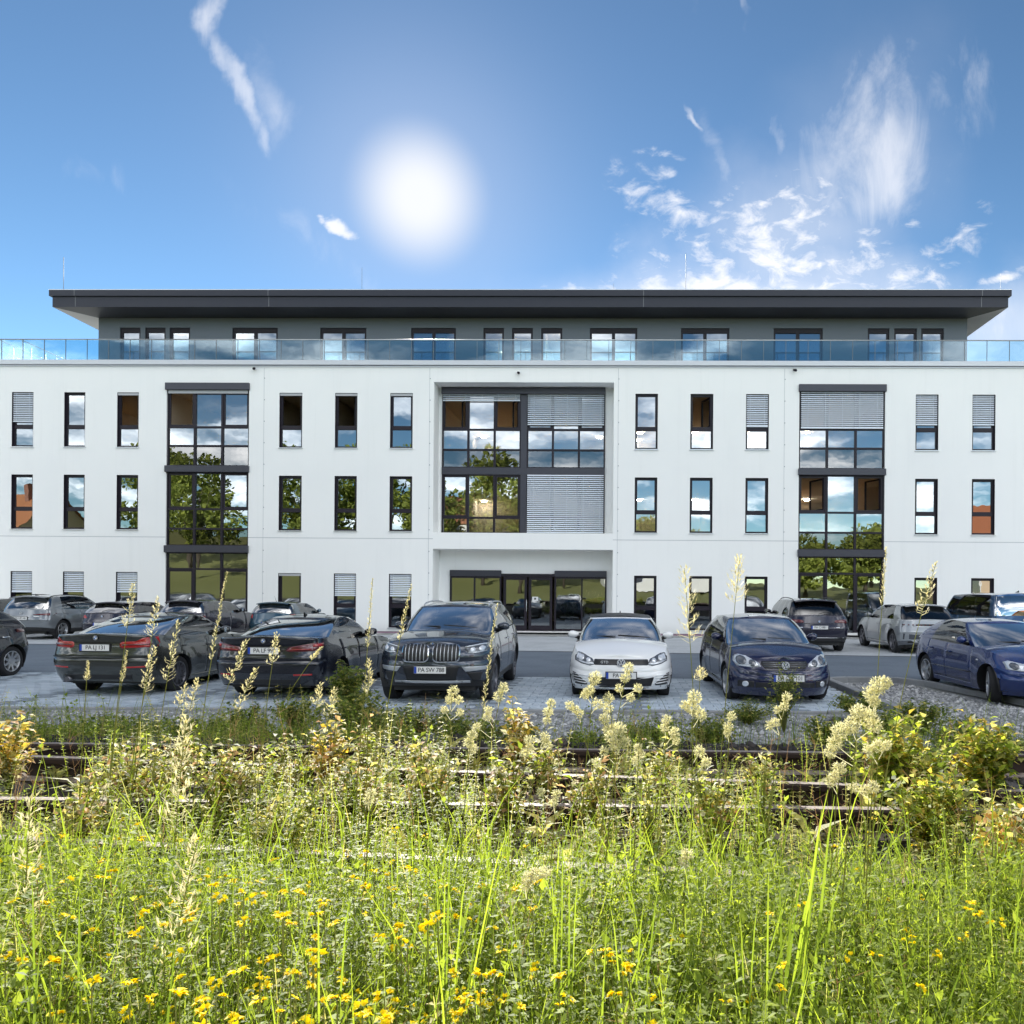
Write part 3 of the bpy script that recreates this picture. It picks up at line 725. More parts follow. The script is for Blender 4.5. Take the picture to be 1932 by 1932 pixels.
h = MB(); h.tube([(-3.86, YE - .05, .95), (-3.86, YE - .11, .98), (-3.86, YE - .11, 1.45), (-3.86, YE - .05, 1.48)], .016, 8); bpart(h, 'door_handle', m_alu, ent)
s = MB(); s.box(-3.62, -3.36, YE - .024, YE - .018, 1.42, 1.60); bpart(s, 'door_sign', pmat('paper', (0.8, 0.8, 0.78), .8), ent)
s = MB(); s.box(-3.53, -3.45, YE - .027, YE - .0245, 1.47, 1.55); bpart(s, 'door_sign', pmat('print_black', (0.03, 0.03, 0.03), .8), ent)

# potted shrub standing inside the right-hand side light
pp = empty('potted_plant', (-2.0, YE + .55, .10), 0, 'dark potted shrub standing behind the glass right of the entrance door', 'plant')
q = MB(); q.tube([(0, 0, 0), (0, 0, .03), (0, 0, .55), (0, 0, .56)], [.16, .18, .22, .17], 14); q.build('pot', pmat('pot_grey', (.06, .06, .07), .6), pp)
q = MB(); rr_ = np.random.default_rng(77)
for _ in range(500):
    d = rr_.normal(0, 1, 3); d /= np.linalg.norm(d); p0 = Vector((d[0] * .34, d[1] * .34, 1.0 + d[2] * .26)) * 1.0; a = Vector(rr_.normal(0, .06, 3)); b2 = Vector(rr_.normal(0, .05, 3)); q.quad(p0 - a, p0 - b2, p0 + a, p0 + b2)
q.tube([(0, 0, .5), (0, 0, .85)], .02, 6); tag(q.build('foliage', pmat('pot_leaf', (.05, .08, .03), .6), pp), kind='stuff')
# penthouse, set back
YP = 33.3
pxs = lambda x: -22.747 + (x - 186) * 0.023057
PW_ = [(227, 266.6, 1), (275.5, 315, 1), (322.5, 362, 1), (443, 530, 2), (611, 699, 2), (784, 869, 2), (921, 960, 1), (975, 1014.5, 1), (1030, 1070, 1), (1122, 1211, 2), (1293, 1383.5, 2), (1466, 1557.5, 2), (1641, 1681, 1), (1690, 1732, 1), (1740, 1782, 1)]
PX0, PX1 = -22.75, 15.04
w = MB(); cx = PX0; ZT = 13.27
for a, b_, k in PW_:
    a, b_ = pxs(a), pxs(b_); w.quad((cx, YP, 11.48), (a, YP, 11.48), (a, YP, 13.7), (cx, YP, 13.7)); w.quad((a, YP, ZT), (b_, YP, ZT), (b_, YP, 13.7), (a, YP, 13.7)); cx = b_
    w.quad((a, YP, 11.48), (a, YP + .14, 11.48), (a, YP + .14, ZT), (a, YP, ZT)); w.quad((b_, YP + .14, 11.48), (b_, YP, 11.48), (b_, YP, ZT), (b_, YP + .14, ZT)); w.quad((a, YP, ZT), (a, YP + .14, ZT), (b_, YP + .14, ZT), (b_, YP, ZT))
w.quad((cx, YP, 11.48), (PX1, YP, 11.48), (PX1, YP, 13.7), (cx, YP, 13.7))
w.quad((PX0, 44, 11.48), (PX0, YP, 11.48), (PX0, YP, 13.7), (PX0, 44, 13.7)); w.quad((PX1, YP, 11.48), (PX1, 44, 11.48), (PX1, 44, 13.7), (PX1, YP, 13.7))
bpart(w, 'penthouse_wall', m_grey)
inn = MB(); inn.quad((PX0, 43, 11.48), (PX1, 43, 11.48), (PX1, 43, 13.69), (PX0, 43, 13.69)); inn.box(PX0 + .01, PX1 - .01, YP + .3, 43, 13.45, 13.68, 1)
for x in np.arange(-20, 15, 4.2): inn.box(x - .06, x + .06, YP + .3, 43, 11.5, 13.45)
bpart(inn, 'interior', [m_inner, m_ceil])
for a, b_, k in PW_:
    a, b_ = pxs(a), pxs(b_); fr = MB(); y0, y1 = YP + .06, YP + .15; t = .09
    fr.box(a + .002, a + t, y0, y1, 11.48, ZT - .002); fr.box(b_ - t, b_ - .002, y0, y1, 11.48, ZT - .002); fr.box(a + t, b_ - t, y0, y1, ZT - .2, ZT - .002); fr.box(a + t, b_ - t, y0, y1, 11.48, 11.6)
    if k == 2: fr.box((a + b_) / 2 - .07, (a + b_) / 2 + .07, y0, y1, 11.6, ZT - .2)
    o = bpart(fr, 'terrace_door', m_frame)
    if k == 2: pane(o, a + t, (a + b_) / 2 - .07, 11.6, ZT - .2, y0 + .05); pane(o, (a + b_) / 2 + .07, b_ - t, 11.6, ZT - .2, y0 + .05)
    else: pane(o, a + t, b_ - t, 11.6, ZT - .2, y0 + .05)
# roof
RX0, RX1, RY0 = -23.93, 16.21, 31.9
r = MB(); r.box(RX0 + .10, RX1 - .10, RY0 + .08, 46, 13.78, 14.13); r.box(RX0, RX1, RY0, 46.1, 14.13, 14.375)
# lower part of the fascia, open below so the soffit shows
r.quad((RX0 + .10, RY0 + .08, 13.69), (RX1 - .10, RY0 + .08, 13.69), (RX1 - .10, RY0 + .08, 13.78), (RX0 + .10, RY0 + .08, 13.78))
r.quad((RX0 + .10, 46, 13.69), (RX0 + .10, RY0 + .08, 13.69), (RX0 + .10, RY0 + .08, 13.78), (RX0 + .10, 46, 13.78)); r.quad((RX1 - .10, RY0 + .08, 13.69), (RX1 - .10, 46, 13.69), (RX1 - .10, 46, 13.78), (RX1 - .10, RY0 + .08, 13.78))
rf = bpart(r, 'roof', m_roof)
s = MB(); s.poly([(RX0 + .10, RY0 + .08, 13.692), (RX1 - .10, RY0 + .08, 13.692), (PX1, YP + .02, 13.692), (PX0, YP + .02, 13.692)]); bpart(s, 'soffit', m_soff, rf)
s = MB(); s.poly([(RX0 + .10, RY0 + .08, 13.692), (PX0, YP + .02, 13.692), (PX0, 45, 13.692), (RX0 + .10, 45, 13.692)]); bpart(s, 'soffit', m_soff_lit, rf)
s = MB(); s.poly([(PX1, YP + .02, 13.692), (RX1 - .10, RY0 + .08, 13.692), (RX1 - .10, 45, 13.692), (PX1, 45, 13.692)]); bpart(s, 'soffit', m_soff_lit, rf)
s = MB(); s.box(RX0 - .01, RX1 + .01, RY0 - .012, 46.1, 14.376, 14.40); bpart(s, 'roof_edge', m_alu, rf)
for x in (141, 513.6, 1225, 1855):
    X = RX0 + (x - 92) * (RX1 - RX0) / 1817; s = MB(); s.box(X - .012, X + .012, RY0 - .004, RY0 + .02, 14.13, 14.378); s.box(X - .012, X + .012, RY0 + .074, RY0 + .09, 13.70, 14.13); bpart(s, 'fascia_joint', pmat('joint_dark', (.16, .165, .18), .5), rf)
for x, y0, rr in ((120, 485, .012), (683, 505, .008), (1158, 535, .008), (1294, 478, .012), (1888, 516, .008)):
    a = at(x, 547, 34.0); b_ = at(x, y0, 34.0); s = MB(); s.tube([(a.x, 34, 14.3), (b_.x, 34, b_.z)], rr, 6); bpart(s, 'lightning_rod', pmat('rod_grey', (.22, .24, .27), .5), rf)
# balustrade
bal = MB(); YB = YF + .16
bal.tube([(XMIN, YB, 12.51), (XMAX, YB, 12.51)], .024, 8); bal.box(XMIN, XMAX, YB - .04, YB + .04, 11.575, 11.61)
bo = bpart(bal, 'balustrade', m_alu)
n = 48; pw = (XMAX - XMIN) / n
gp = MB(); gp.box(-pw / 2 + .008, pw / 2 - .008, -.006, .006, 0, .87); gpm = gp.mesh('glass_panel', G_BAL)
pc = MB(); pc.box(-.010, .010, -.012, .012, 0, .88); pcm = pc.mesh('panel_clamp', pmat('clamp_grey', (.16, .19, .22), .5))
for k in range(n):
    X = XMIN + (k + .5) * pw
    link('glass_panel', gpm, bo, (X - BX.x, YB - BX.y, 11.61)); link('panel_clamp', pcm, bo, (X - pw / 2 - BX.x, YB - BX.y, 11.61))
# small wall-mounted cameras below the gutter
for x, y in ((478.6, 696), (977, 704), (1498.6, 699)):
    P = at(x, y, YF - .1); s = MB(); s.box(P.x - .03, P.x + .03, YF - .06, YF, P.z + .02, P.z + .08); s.tube([(P.x, YF - .05, P.z + .04), (P.x + .05, YF - .20, P.z - .02)], [.045, .055], 10); bpart(s, 'wall_camera', m_frame)
for x, y, zc_ in ((1206.7, 816.5, 10.40), (1202.9, 839.6, 10.40), (1310.8, 816.5, 10.40), (1415.7, 816.5, 10.40), (1131, 825, 10.40), (913, 823.6, 10.40), (1522.8, 815.5, 10.40), (1628.9, 815.5, 10.40), (1604.8, 831.7, 10.40), (437, 810, 10.40), (560, 793, 10.40),
                 (1206, 943, 6.9), (1310.8, 943, 6.9), (1415.7, 943, 6.9), (1522.8, 942.4, 6.9), (1605.8, 952.6, 6.9), (1583.7, 961.5, 6.9), (1629, 942.4, 6.9), (913.9, 945.5, 6.9), (953.3, 665, 13.44), (1064, 627, 13.44), (951, 626, 13.44)):
    P = onz(x, y, zc_)
    if P.y > 43.4: P = Vector((P.x * 43.4 / P.y, 43.4, zc_))
    s = MB(); s.tube([(P.x, P.y, zc_ - .05), (P.x, P.y, zc_ - .005)], .14, 14); bpart(s, 'ceiling_lamp', m_lamp)
# roof stair rail at far left
sr = MB(); Yq = 38.0
def q_(x, y): return at(x * .25391, 518.9 + y * .25391, Yq)
for a, b_ in (((160, 482), (482, 628)), ((-40, 468), (340, 632)), ((-40, 540), (150, 628))): sr.tube([q_(*a), q_(*b_)], .03, 6)
for x, y0 in ((100, 540), (168, 482), (232, 540), (338, 590), (420, 598)): 
    a = q_(x, y0); sr.tube([(a.x, Yq, 11.5), a], .025, 6)
P = q_(100, 620); o = empty('stair_railing', (P.x, Yq, 11.48), 0, 'thin steel stair railing sloping down on the roof terrace at far left', 'railing')
sr.v = [(x - P.x, y - Yq, z - 11.48) for x, y, z in sr.v]; sr.build('handrail', m_alu, o)

# ================================================================== CARS
def paint(name, col, flake=0.0, rough=0.25):
    return pmat(name, col, rough, metal=flake, spec=0.5, coat=1.0, var=0.03, vscale=1.0)
m_tyre = pmat('tyre_rubber', (0.018, 0.018, 0.02), 0.85, var=0.2, vscale=10)
m_alloy = pmat('alloy', (0.52, 0.53, 0.55), 0.3, metal=0.8)
m_alloy_d = pmat('alloy_dark', (0.16, 0.16, 0.18), 0.35, metal=0.7)
m_chrome = pmat('chrome', (0.75, 0.76, 0.78), 0.12, metal=1.0)
m_black = pmat('black_plastic', (0.018, 0.018, 0.02), 0.5)
m_gloss = pmat('black_gloss', (0.012, 0.012, 0.015), 0.12, coat=1.0)
m_cabin = pmat('cabin_fabric', (0.03, 0.03, 0.034), 0.9)
m_red = pmat('tail_red', (0.40, 0.012, 0.012), 0.15, coat=1.0)
m_redd = pmat('tail_dark_red', (0.11, 0.008, 0.012), 0.15, coat=1.0)
m_lens = pmat('clear_lens', (0.72, 0.75, 0.8), 0.12, metal=0.35, coat=1.0)
m_lensd = pmat('lamp_housing', (0.12, 0.13, 0.15), 0.2, metal=0.4, coat=1.0)
m_white = pmat('plate_white', (0.78, 0.78, 0.77), 0.5)
m_blue = pmat('plate_blue', (0.02, 0.07, 0.42), 0.4)
m_ink = pmat('plate_ink', (0.012, 0.012, 0.012), 0.6)
G_CAR = glassmat('car_glass', (0.42, 0.46, 0.46), 0.48, 1.75)
G_SIDE = glassmat('car_side_glass', (0.30, 0.33, 0.33), 0.08, 1.55)
G_CARD = glassmat('car_glass_dark', (0.10, 0.11, 0.12), 0.10, 1.6)

def arc(n, N):
    out = []
    for i in range(N + 1):
        t = (i / N) * math.pi / 2
        out.append((math.sin(t) ** (2 / n), 1 - math.cos(t) ** (2 / n)))
    return out
def sm(xp, pts):
    """smooth curve through measured (x, value) pairs"""
    X = [p[0] for p in pts]; Y = [p[1] for p in pts]
    if xp <= X[0]: return Y[0]
    if xp >= X[-1]: return Y[-1]
    i = max(k for k in range(len(X) - 1) if X[k] <= xp)
    h = X[i + 1] - X[i]; t = (xp - X[i]) / h
    def sl(k):
        if k == 0: return (Y[1] - Y[0]) / (X[1] - X[0])
        if k == len(X) - 1: return (Y[-1] - Y[-2]) / (X[-1] - X[-2])
        a, b = (Y[k] - Y[k - 1]) / (X[k] - X[k - 1]), (Y[k + 1] - Y[k]) / (X[k + 1] - X[k])
        return 0 if a * b <= 0 else 2 * a * b / (a + b)
    m0, m1 = sl(i) * h, sl(i + 1) * h
    return (2 * t**3 - 3 * t**2 + 1) * Y[i] + (t**3 - 2 * t**2 + t) * m0 + (-2 * t**3 + 3 * t**2) * Y[i + 1] + (t**3 - t**2) * m1

class Car:
    def __init__(self, **k): self.__dict__.update(k)
    # ---- surfaces (x: 0 nose .. L tail, y left, z up)
    def zt(self, x): return sm(x, self.sh)
    def zbot(self, x): return sm(x, self.bot)
    def hw(self, t): return self.W / 2 * sm(t, self.wprof)
    def flare(self, x, z):
        f = 0
        for wx in (self.wf, self.wr):
            d = math.hypot(x - wx, (z - self.wrad)) / self.arch
            f += self.fl * math.exp(-((d - 1.0) / .35) ** 2)
        return f
    def inset(self, t, x): return 0.0
    def shell(self, sec, a, b, t):
        """sec f/s/r: nose arc, flank, tail arc"""
        w = self.hw(t)
        if sec == 'f': y, x = a * w, sm(t, self.xf) + b * self.Lf
        elif sec == 'r': y, x = a * w, self.L - sm(t, self.xr) - b * self.Lr
        else:
            x0 = sm(t, self.xf) + self.Lf; x1 = self.L - sm(t, self.xr) - self.Lr
            x = x0 + (x1 - x0) * a if b is None else min(max(b, x0), x1); y = w
        x_ = min(max(x, 0), self.L)
        z = self.zbot(x_) + (self.zt(x_) - self.zbot(x_)) * t
        k = max(0.0, min(1.0, (y / w - .6) / .4)) if w else 0
        return Vector((x, y + k * self.flare(x, z), z))
    def tz(self, x, z): return max(0, min(1, (z - self.zbot(x)) / (self.zt(x) - self.zbot(x))))
    def front(self, y, z):
        x = 0.1
        for _ in range(5):
            t = self.tz(x, z); w = self.hw(t); q = min(.9995, abs(y) / w)
            x = sm(t, self.xf) + self.Lf * (1 - (1 - q ** self.nf) ** (1 / self.nf))
        return Vector((x, y, z))
    def rear(self, y, z):
        x = self.L - .1
        for _ in range(5):
            t = self.tz(x, z); w = self.hw(t); q = min(.9995, abs(y) / w)
            x = self.L - sm(t, self.xr) - self.Lr * (1 - (1 - q ** self.nr) ** (1 / self.nr))
        return Vector((x, y, z))
    def side(self, x, z, s=1):
        t = self.tz(x, z); return Vector((x, s * (self.hw(t) + self.flare(x, z)), z))
    def deck(self, x, y):
        t = 1.0; w = self.hw(1.0); x0 = sm(1, self.xf); x1 = self.L - sm(1, self.xr)
        wl = w
        if x < x0 + self.Lf:
            q = max(0, 1 - (x - x0) / self.Lf); wl = w * max(1e-3, 1 - q ** self.nf) ** (1 / self.nf)
        if x > x1 - self.Lr:
            q = max(0, 1 - (x1 - x) / self.Lr); wl = w * max(1e-3, 1 - q ** self.nr) ** (1 / self.nr)
        k = min(1, abs(y) / max(wl, 1e-3))
        return self.zt(x) + sm(x, self.crown) * (1 - k ** 2.2)
    # ---- pieces laid on the surfaces
    def patch(self, surf, pts, name, m, par, off=.004, bulge=0.0, dens=6, mirror=False, rings=4):
        P = []
        n = len(pts)
        for i in range(n):
            a, b = pts[i], pts[(i + 1) % n]
            for k in range(dens): P.append((a[0] + (b[0] - a[0]) * k / dens, a[1] + (b[1] - a[1]) * k / dens))
        cx = sum(p[0] for p in P) / len(P); cy = sum(p[1] for p in P) / len(P)
        sgn = {'front': Vector((-1, 0, 0)), 'rear': Vector((1, 0, 0)), 'left': Vector((0, 1, 0)), 'right': Vector((0, -1, 0))}[surf]
        def S(u, v):
            if surf == 'front': f = self.front; q = f(u, v); e1 = f(u + .01, v) - q; e2 = f(u, v + .01) - q
            elif surf == 'rear': f = self.rear; q = f(u, v); e1 = f(u + .01, v) - q; e2 = f(u, v + .01) - q
            else:
                s = 1 if surf == 'left' else -1
                f = lambda a, b: self.side(a, b, s); q = f(u, v); e1 = f(u + .01, v) - q; e2 = f(u, v + .01) - q
            nn = e1.cross(e2).normalized()
            if nn.dot(sgn) < 0: nn = -nn
            return q, nn
        mb = MB(); G = []
        q0 = []
        for (u, v) in P:
            q, nn = S(u, v); q0.append(q - nn * .012)
        G.append(q0)
        for r in range(rings + 1):
            f = 1 - r / rings; row = []
            for (u, v) in P:
                q, nn = S(cx + (u - cx) * f, cy + (v - cy) * f); row.append(q + nn * (off + bulge * (1 - f * f)))
            G.append(row)
        mb.grid(G, closed=True)
        return mb.build(name, m, par)
    def both(self, surf, pts, name, m, par, **k):
        o = [self.patch(surf, pts, name, m, par, **k)]
        p2 = [(-u, v) for u, v in pts][::-1] if surf in ('front', 'rear') else pts
        o.append(self.patch(surf if surf in ('front', 'rear') else 'right', p2, name, m, par, **k))
        return o

def circ(cx, cy, rx, ry=None, n=12):
    ry = ry or rx
    return [(cx + rx * math.cos(2 * math.pi * k / n), cy + ry * math.sin(2 * math.pi * k / n)) for k in range(n)]

BASE = dict(W=1.8, H=1.45, L=4.26, wrad=.315, arch=.365, fl=.018, nf=2.9, nr=3.2, Lf=.75, Lr=.55, wf=.86, wr=3.48,
    bot=[(0, .19), (.6, .17), (3.6, .18), (4.26, .26)],
    wprof=[(0, .93), (.2, .975), (.5, 1.0), (.75, .985), (1, .93)],
    xf=[(0, .10), (.2, .02), (.45, 0), (.7, .03), (.9, .09), (1, .17)], xr=[(0, .10), (.25, .02), (.45, 0), (.7, .05), (1, .11)],
    sh=[(0, .66), (.3, .76), (1.05, .93), (2.2, .955), (3.3, .985), (4.26, 1.0)], crown=[(0, .02), (.3, .07), (1.0, .085), (4.2, .03)],
    xc=1.02, xwr=4.14, xrf=1.92, xrr=3.70, gwb=.80, gwt=.60, zrf=1.39, zrm=1.43, zrr=1.36, rcr=.045, Lwb=.42, Lwt=.16, Lbb=.30, Lbt=.14, nwb=2.6, nbb=3.0,
    pil=[('A', 0.0, .035), ('g', .035, .44), ('B', .44, .475), ('g', .475, .80), ('C', .80, 1.0)], doors=[1.42, 2.50, 3.42], tail_t=.45, spokes=5, rim='light', rail=False, mirror_m=None, roof_m=None, seats=True, antenna=False, sedan=False, hoodx=None)

wheel_cache = {}
def wheel_meshes(rad, wid, spokes, twin):
    key = (round(rad, 3), wid, spokes, twin)
    if key in wheel_cache: return wheel_cache[key]
    pr = [(.66, -.42), (.70, -.48), (.86, -.5), (.96, -.46), (1.0, -.36), (1.0, .36), (.96, .46), (.86, .5), (.70, .48), (.66, .42)]
    N = 40; t = MB()
    t.grid([[(r * rad * math.cos(2 * math.pi * k / N), w * wid, r * rad * math.sin(2 * math.pi * k / N)) for r, w in pr] for k in range(N + 1)])
    rm = MB(); pr2 = [(.70, .47), (.695, .50), (.66, .50), (.64, .46), (.63, -.4), (.60, -.4)]
    rm.grid([[(r * rad * math.cos(2 * math.pi * k / N), w * wid, r * rad * math.sin(2 * math.pi * k / N)) for r, w in pr2] for k in range(N + 1)])
    rr = rad
    for s in range(spokes):
        a0 = 2 * math.pi * s / spokes
        for da in ([-.17, .17] if twin else [0]):
            a = a0 + da; ca, sa = math.cos(a), math.sin(a); w0 = .050 if twin else .085; w1 = .030 if twin else .055
            def P(r, o, y): return (rr * (r * ca - o * sa), y * wid, rr * (r * sa + o * ca))
            f0, f1 = .40, .47
            rm.quad(P(.10, -w0 * 1.3, f0), P(.66, -w1, f1), P(.66, w1, f1), P(.10, w0 * 1.3, f0))
            rm.quad(P(.10, -w0 * 1.3, f0 - .25), P(.66, -w1, f1 - .2), P(.66, -w1, f1), P(.10, -w0 * 1.3, f0))
            rm.quad(P(.10, w0 * 1.3, f0), P(.66, w1, f1), P(.66, w1, f1 - .2), P(.10, w0 * 1.3, f0 - .25))
    rm.tube([(0, .2 * wid, 0), (0, .43 * wid, 0)], rr * .16, 14)
    bd = MB(); bd.poly([(rr * .62 * math.cos(2 * math.pi * k / 20), .02, rr * .62 * math.sin(2 * math.pi * k / 20)) for k in range(20)])
    bd.tube([(0, .022, 0), (0, .05, 0)], rr * .42, 16)
    wheel_cache[key] = (t, rm, bd)
    r = (t.mesh('tyre', m_tyre), rm.mesh('rim', m_alloy), rm.mesh('rim', m_alloy_d), bd.mesh('brake_disc', m_black))
    wheel_cache[key] = r
    return r

def plate(car, par, surf, y, z, txt, tilt=0.0, frame=True):
    """number plate: white, blue band, black characters"""
    w, h = .52, .112
    q = (car.front if surf == 'front' else car.rear)(y, z); s = -1 if surf == 'front' else 1
    q2 = (car.front if surf == 'front' else car.rear)(y + (.26 if y <= 0 else -.26), z)
    x = min(q.x, q2.x) if s < 0 else max(q.x, q2.x)
    o = bpy.data.objects.new('number_plate', None)
    b = MB(); b.box(-w / 2, w / 2, -h / 2, h / 2, 0, .006); o = b.build('number_plate', m_white, par)
    M_ = Matrix(((0, 0, s, x + s * .014), (s, 0, 0, y), (0, 1, 0, z), (0, 0, 0, 1)))
    o.matrix_local = M_ @ Matrix.Rotation(tilt, 4, 'X')
    b = MB(); b.box(-w / 2 + .002, -w / 2 + .042, -h / 2 + .003, h / 2 - .003, .0065, .0075); b.build('blue_band', m_blue, o)
    if frame:
        b = MB(); e = .012; b.box(-w / 2 - e, w / 2 + e, -h / 2 - e, -h / 2 + .001, -.012, .009); b.box(-w / 2 - e, w / 2 + e, h / 2 - .001, h / 2 + e, -.012, .009); b.box(-w / 2 - e, -w / 2 + .001, -h / 2 + .001, h / 2 - .001, -.012, .009); b.box(w / 2 - .001, w / 2 + e, -h / 2 + .001, h / 2 - .001, -.012, .009)
        b.build('plate_frame', m_black, o)
    me = text_mesh(txt, .098, .0008, .92); me.materials.append(m_ink)
    wx = max(v.co.x for v in me.vertices) - min(v.co.x for v in me.vertices)
    t_ = link('lettering', me, o, (.022, 0, .0075)); t_.scale = (min(1.0, .425 / wx), 1.0, 1)
    return o
m_badge = pmat('badge_silver', (.72, .74, .77), .35, metal=.25)
def emblem(car, par, surf, y, z, r, kind, off=.012):
    q = (car.front if surf == 'front' else car.rear)(y, z); s = -1 if surf == 'front' else 1
    o = MB(); o.tube([(0, 0, 0), (0, 0, .008)], r, 24); e = o.build('emblem', m_badge if kind == 'ring' else m_black, par)
    e.matrix_local = Matrix(((0, 0, s, q.x + s * off), (s, 0, 0, y), (0, 1, 0, z), (0, 0, 0, 1)))
    if kind == 'ring':
        b = MB(); b.poly([(r * .84 * math.cos(2 * math.pi * k / 24), r * .84 * math.sin(2 * math.pi * k / 24), .0085) for k in range(24)]); b.build('emblem_ground', pmat('emblem_dark', (.035, .045, .09), .3), e)
        b = MB(); T = .11 * r
        def stroke(x0, y0, x1, y1):
            d = Vector((x1 - x0, y1 - y0, 0)).normalized(); n = Vector((-d.y, d.x, 0)) * T
            p0, p1 = Vector((x0, y0, .0095)) * 1, Vector((x1, y1, .0095)); b.quad(p0 - n, p1 - n, p1 + n, p0 + n)
        for sx in (-1, 1):
            stroke(sx * .36 * r, .74 * r, 0, .08 * r); stroke(sx * .72 * r, .38 * r, sx * .33 * r, -.66 * r); stroke(sx * .33 * r, -.66 * r, 0, .02 * r)
        b.build('emblem_strokes', m_badge, e)
    else:
        b = MB(); b.poly([(r * .66 * math.cos(2 * math.pi * k / 24), r * .66 * math.sin(2 * math.pi * k / 24), .0085) for k in range(24)]); b.build('emblem_ground', m_white, e)
        for a0 in (0, math.pi):
            b = MB(); b.poly([(0, 0, .0092)] + [(r * .64 * math.cos(a0 + k * math.pi / 12), r * .64 * math.sin(a0 + k * math.pi / 12), .0092) for k in range(7)]); b.build('emblem_quarter', pmat('emblem_blue', (.03, .16, .5), .3), e)
        b = MB(); rr = r * .98
        b.grid([[(f * rr * math.cos(2 * math.pi * k / 24), f * rr * math.sin(2 * math.pi * k / 24), .009) for f in (.66, .72)] for k in range(25)]); b.grid([[(f * rr * math.cos(2 * math.pi * k / 24), f * rr * math.sin(2 * math.pi * k / 24), .009) for f in (.93, 1.0)] for k in range(25)])
        b.build('emblem_rim', m_badge, e)
    return e

def build_car(spec, name, label, loc, rz, pm, nose_to_camera, cat='car', group=None, trim=None):
    c = Car(**{**BASE, **spec}); c.trim = trim
    root = empty(name, loc, 0, label, cat, group)
    # local x (nose->tail); the thing's origin sits under its middle
    body_rot = math.pi / 2 if nose_to_camera else -math.pi / 2
    root.rotation_euler.z = body_rot + rz
    lower = spec.get('lower_m'); lower_t = spec.get('lower_t', .22)
    tl = [0, .06, .12, .2, .28, .36, .44, .52, .6, .68, .75, .82, .88, .93, .97, 1.0]
    if lower: tl = sorted(set(tl) | {lower_t - .004, lower_t + .004})
    for v in (c.tail_t - .006, c.tail_t, c.tail_t + .006, .115, .127): tl = sorted(set(tl) | {v})
    xm0, xm1 = c.Lf + .02, c.L - c.Lr - .02
    st = set(np.linspace(0, 1, 62))
    xsides = []
    for d in c.doors: xsides += [d - .007, d, d + .007]
    NA = 20
    fa = arc(c.nf, NA); ra = arc(c.nr, NA)
    x0 = max(v for _, v in c.xf) + c.Lf; x1 = c.L - max(v for _, v in c.xr) - c.Lr
    lin = sorted(set(list(np.linspace(x0, x1, 64)) + [d for d in xsides if x0 < d < x1]))
    secs = [('f', a, b) for a, b in fa[:-1]] + [('s', (x - x0) / (x1 - x0), None) for x in lin] + [('r', a, b) for a, b in reversed(ra[:-1])]
    P = [[c.shell(s, a, b, t) for t in tl] for s, a, b in secs]
    n, mT = len(P), len(tl)
    # wheel arches
    def cut(p): return min(math.hypot(p.x - wx, p.z - c.wrad) - c.arch for wx in (c.wf, c.wr))
    keep = [[True] * (mT - 1) for _ in range(n - 1)]
    for i in range(n - 1):
        for j in range(mT - 1):
            q = (P[i][j] + P[i + 1][j] + P[i][j + 1] + P[i + 1][j + 1]) / 4
            if q.y > c.W * .3 and cut(q) < 0: keep[i][j] = False
    for i in range(n):
        for j in range(mT):
            adj = [(a, b) for a in (i - 1, i) for b in (j - 1, j) if 0 <= a < n - 1 and 0 <= b < mT - 1]
            ks = [keep[a][b] for a, b in adj]
            if any(ks) and not all(ks):
                p = P[i][j]; wx = min((c.wf, c.wr), key=lambda w: abs(w - p.x)); d = Vector((p.x - wx, 0, p.z - c.wrad)); l = d.length
                if l > 1e-4: p.x = wx + d.x / l * c.arch; p.z = c.wrad + d.z / l * c.arch
    # panel names
    def panel(i, j):
        s, a, b = secs[i]; t = (tl[j] + tl[j + 1]) / 2; q = (P[i][j] + P[i + 1][j + 1]) / 2
        if s == 's' and t > .12:
            for k in range(len(c.doors) - 1):
                if c.doors[k] < q.x < c.doors[k + 1] and (t < 1.0): return 'door' if k < 2 else 'body'
        if s == 'r' and i > n - NA * .78 and t > c.tail_t: return c.__dict__.get('lid', 'tailgate')
        if q.x < c.Lf * .62 and t < .62: return 'front_bumper'
        if q.x > c.L - c.Lr * .7 and t < c.tail_t: return 'rear_bumper'
        return 'body'
    lab = [[panel(i, j) for j in range(mT - 1)] for i in range(n - 1)]
    did = [[0] * (mT - 1) for _ in range(n - 1)]
    for i in range(n - 1):
        for j in range(mT - 1):
            if lab[i][j] == 'door':
                q = (P[i][j] + P[i + 1][j + 1]) / 2; did[i][j] = 1 if q.x < c.doors[1] else 2
    # seams pressed in along panel edges
    for i in range(1, n - 1):
        for j in range(1, mT - 1):
            s4 = {(lab[a][b], did[a][b]) for a in (i - 1, i) for b in (j - 1, j) if keep[a][b]}
            if len(s4) > 1:
                e1 = P[i + 1][j] - P[i - 1][j]; e2 = P[i][j + 1] - P[i][j - 1]; nn = e1.cross(e2).normalized()
                if nn.dot(Vector((P[i][j].x - c.L / 2, P[i][j].y * 2, 0))) < 0: nn = -nn
                P[i][j] = P[i][j] - nn * .012
    groups = {}
    for sgn in (1, -1):
        for i in range(n - 1):
            for j in range(mT - 1):
                if not keep[i][j]: continue
                l = lab[i][j]; key = (l, sgn, did[i][j]) if l == 'door' else (l,)
                q = [P[i][j], P[i + 1][j], P[i + 1][j + 1], P[i][j + 1]]
                if sgn > 0: q = q[::-1]
                mi = 1 if (lower and (tl[j] + tl[j + 1]) / 2 < lower_t) else 0
                groups.setdefault(key, []).append(([Vector((v.x, v.y * sgn, v.z)) for v in q], mi))
    # bonnet and boot deck between the two shoulders
    top = [P[i][mT - 1] for i in range(n)]
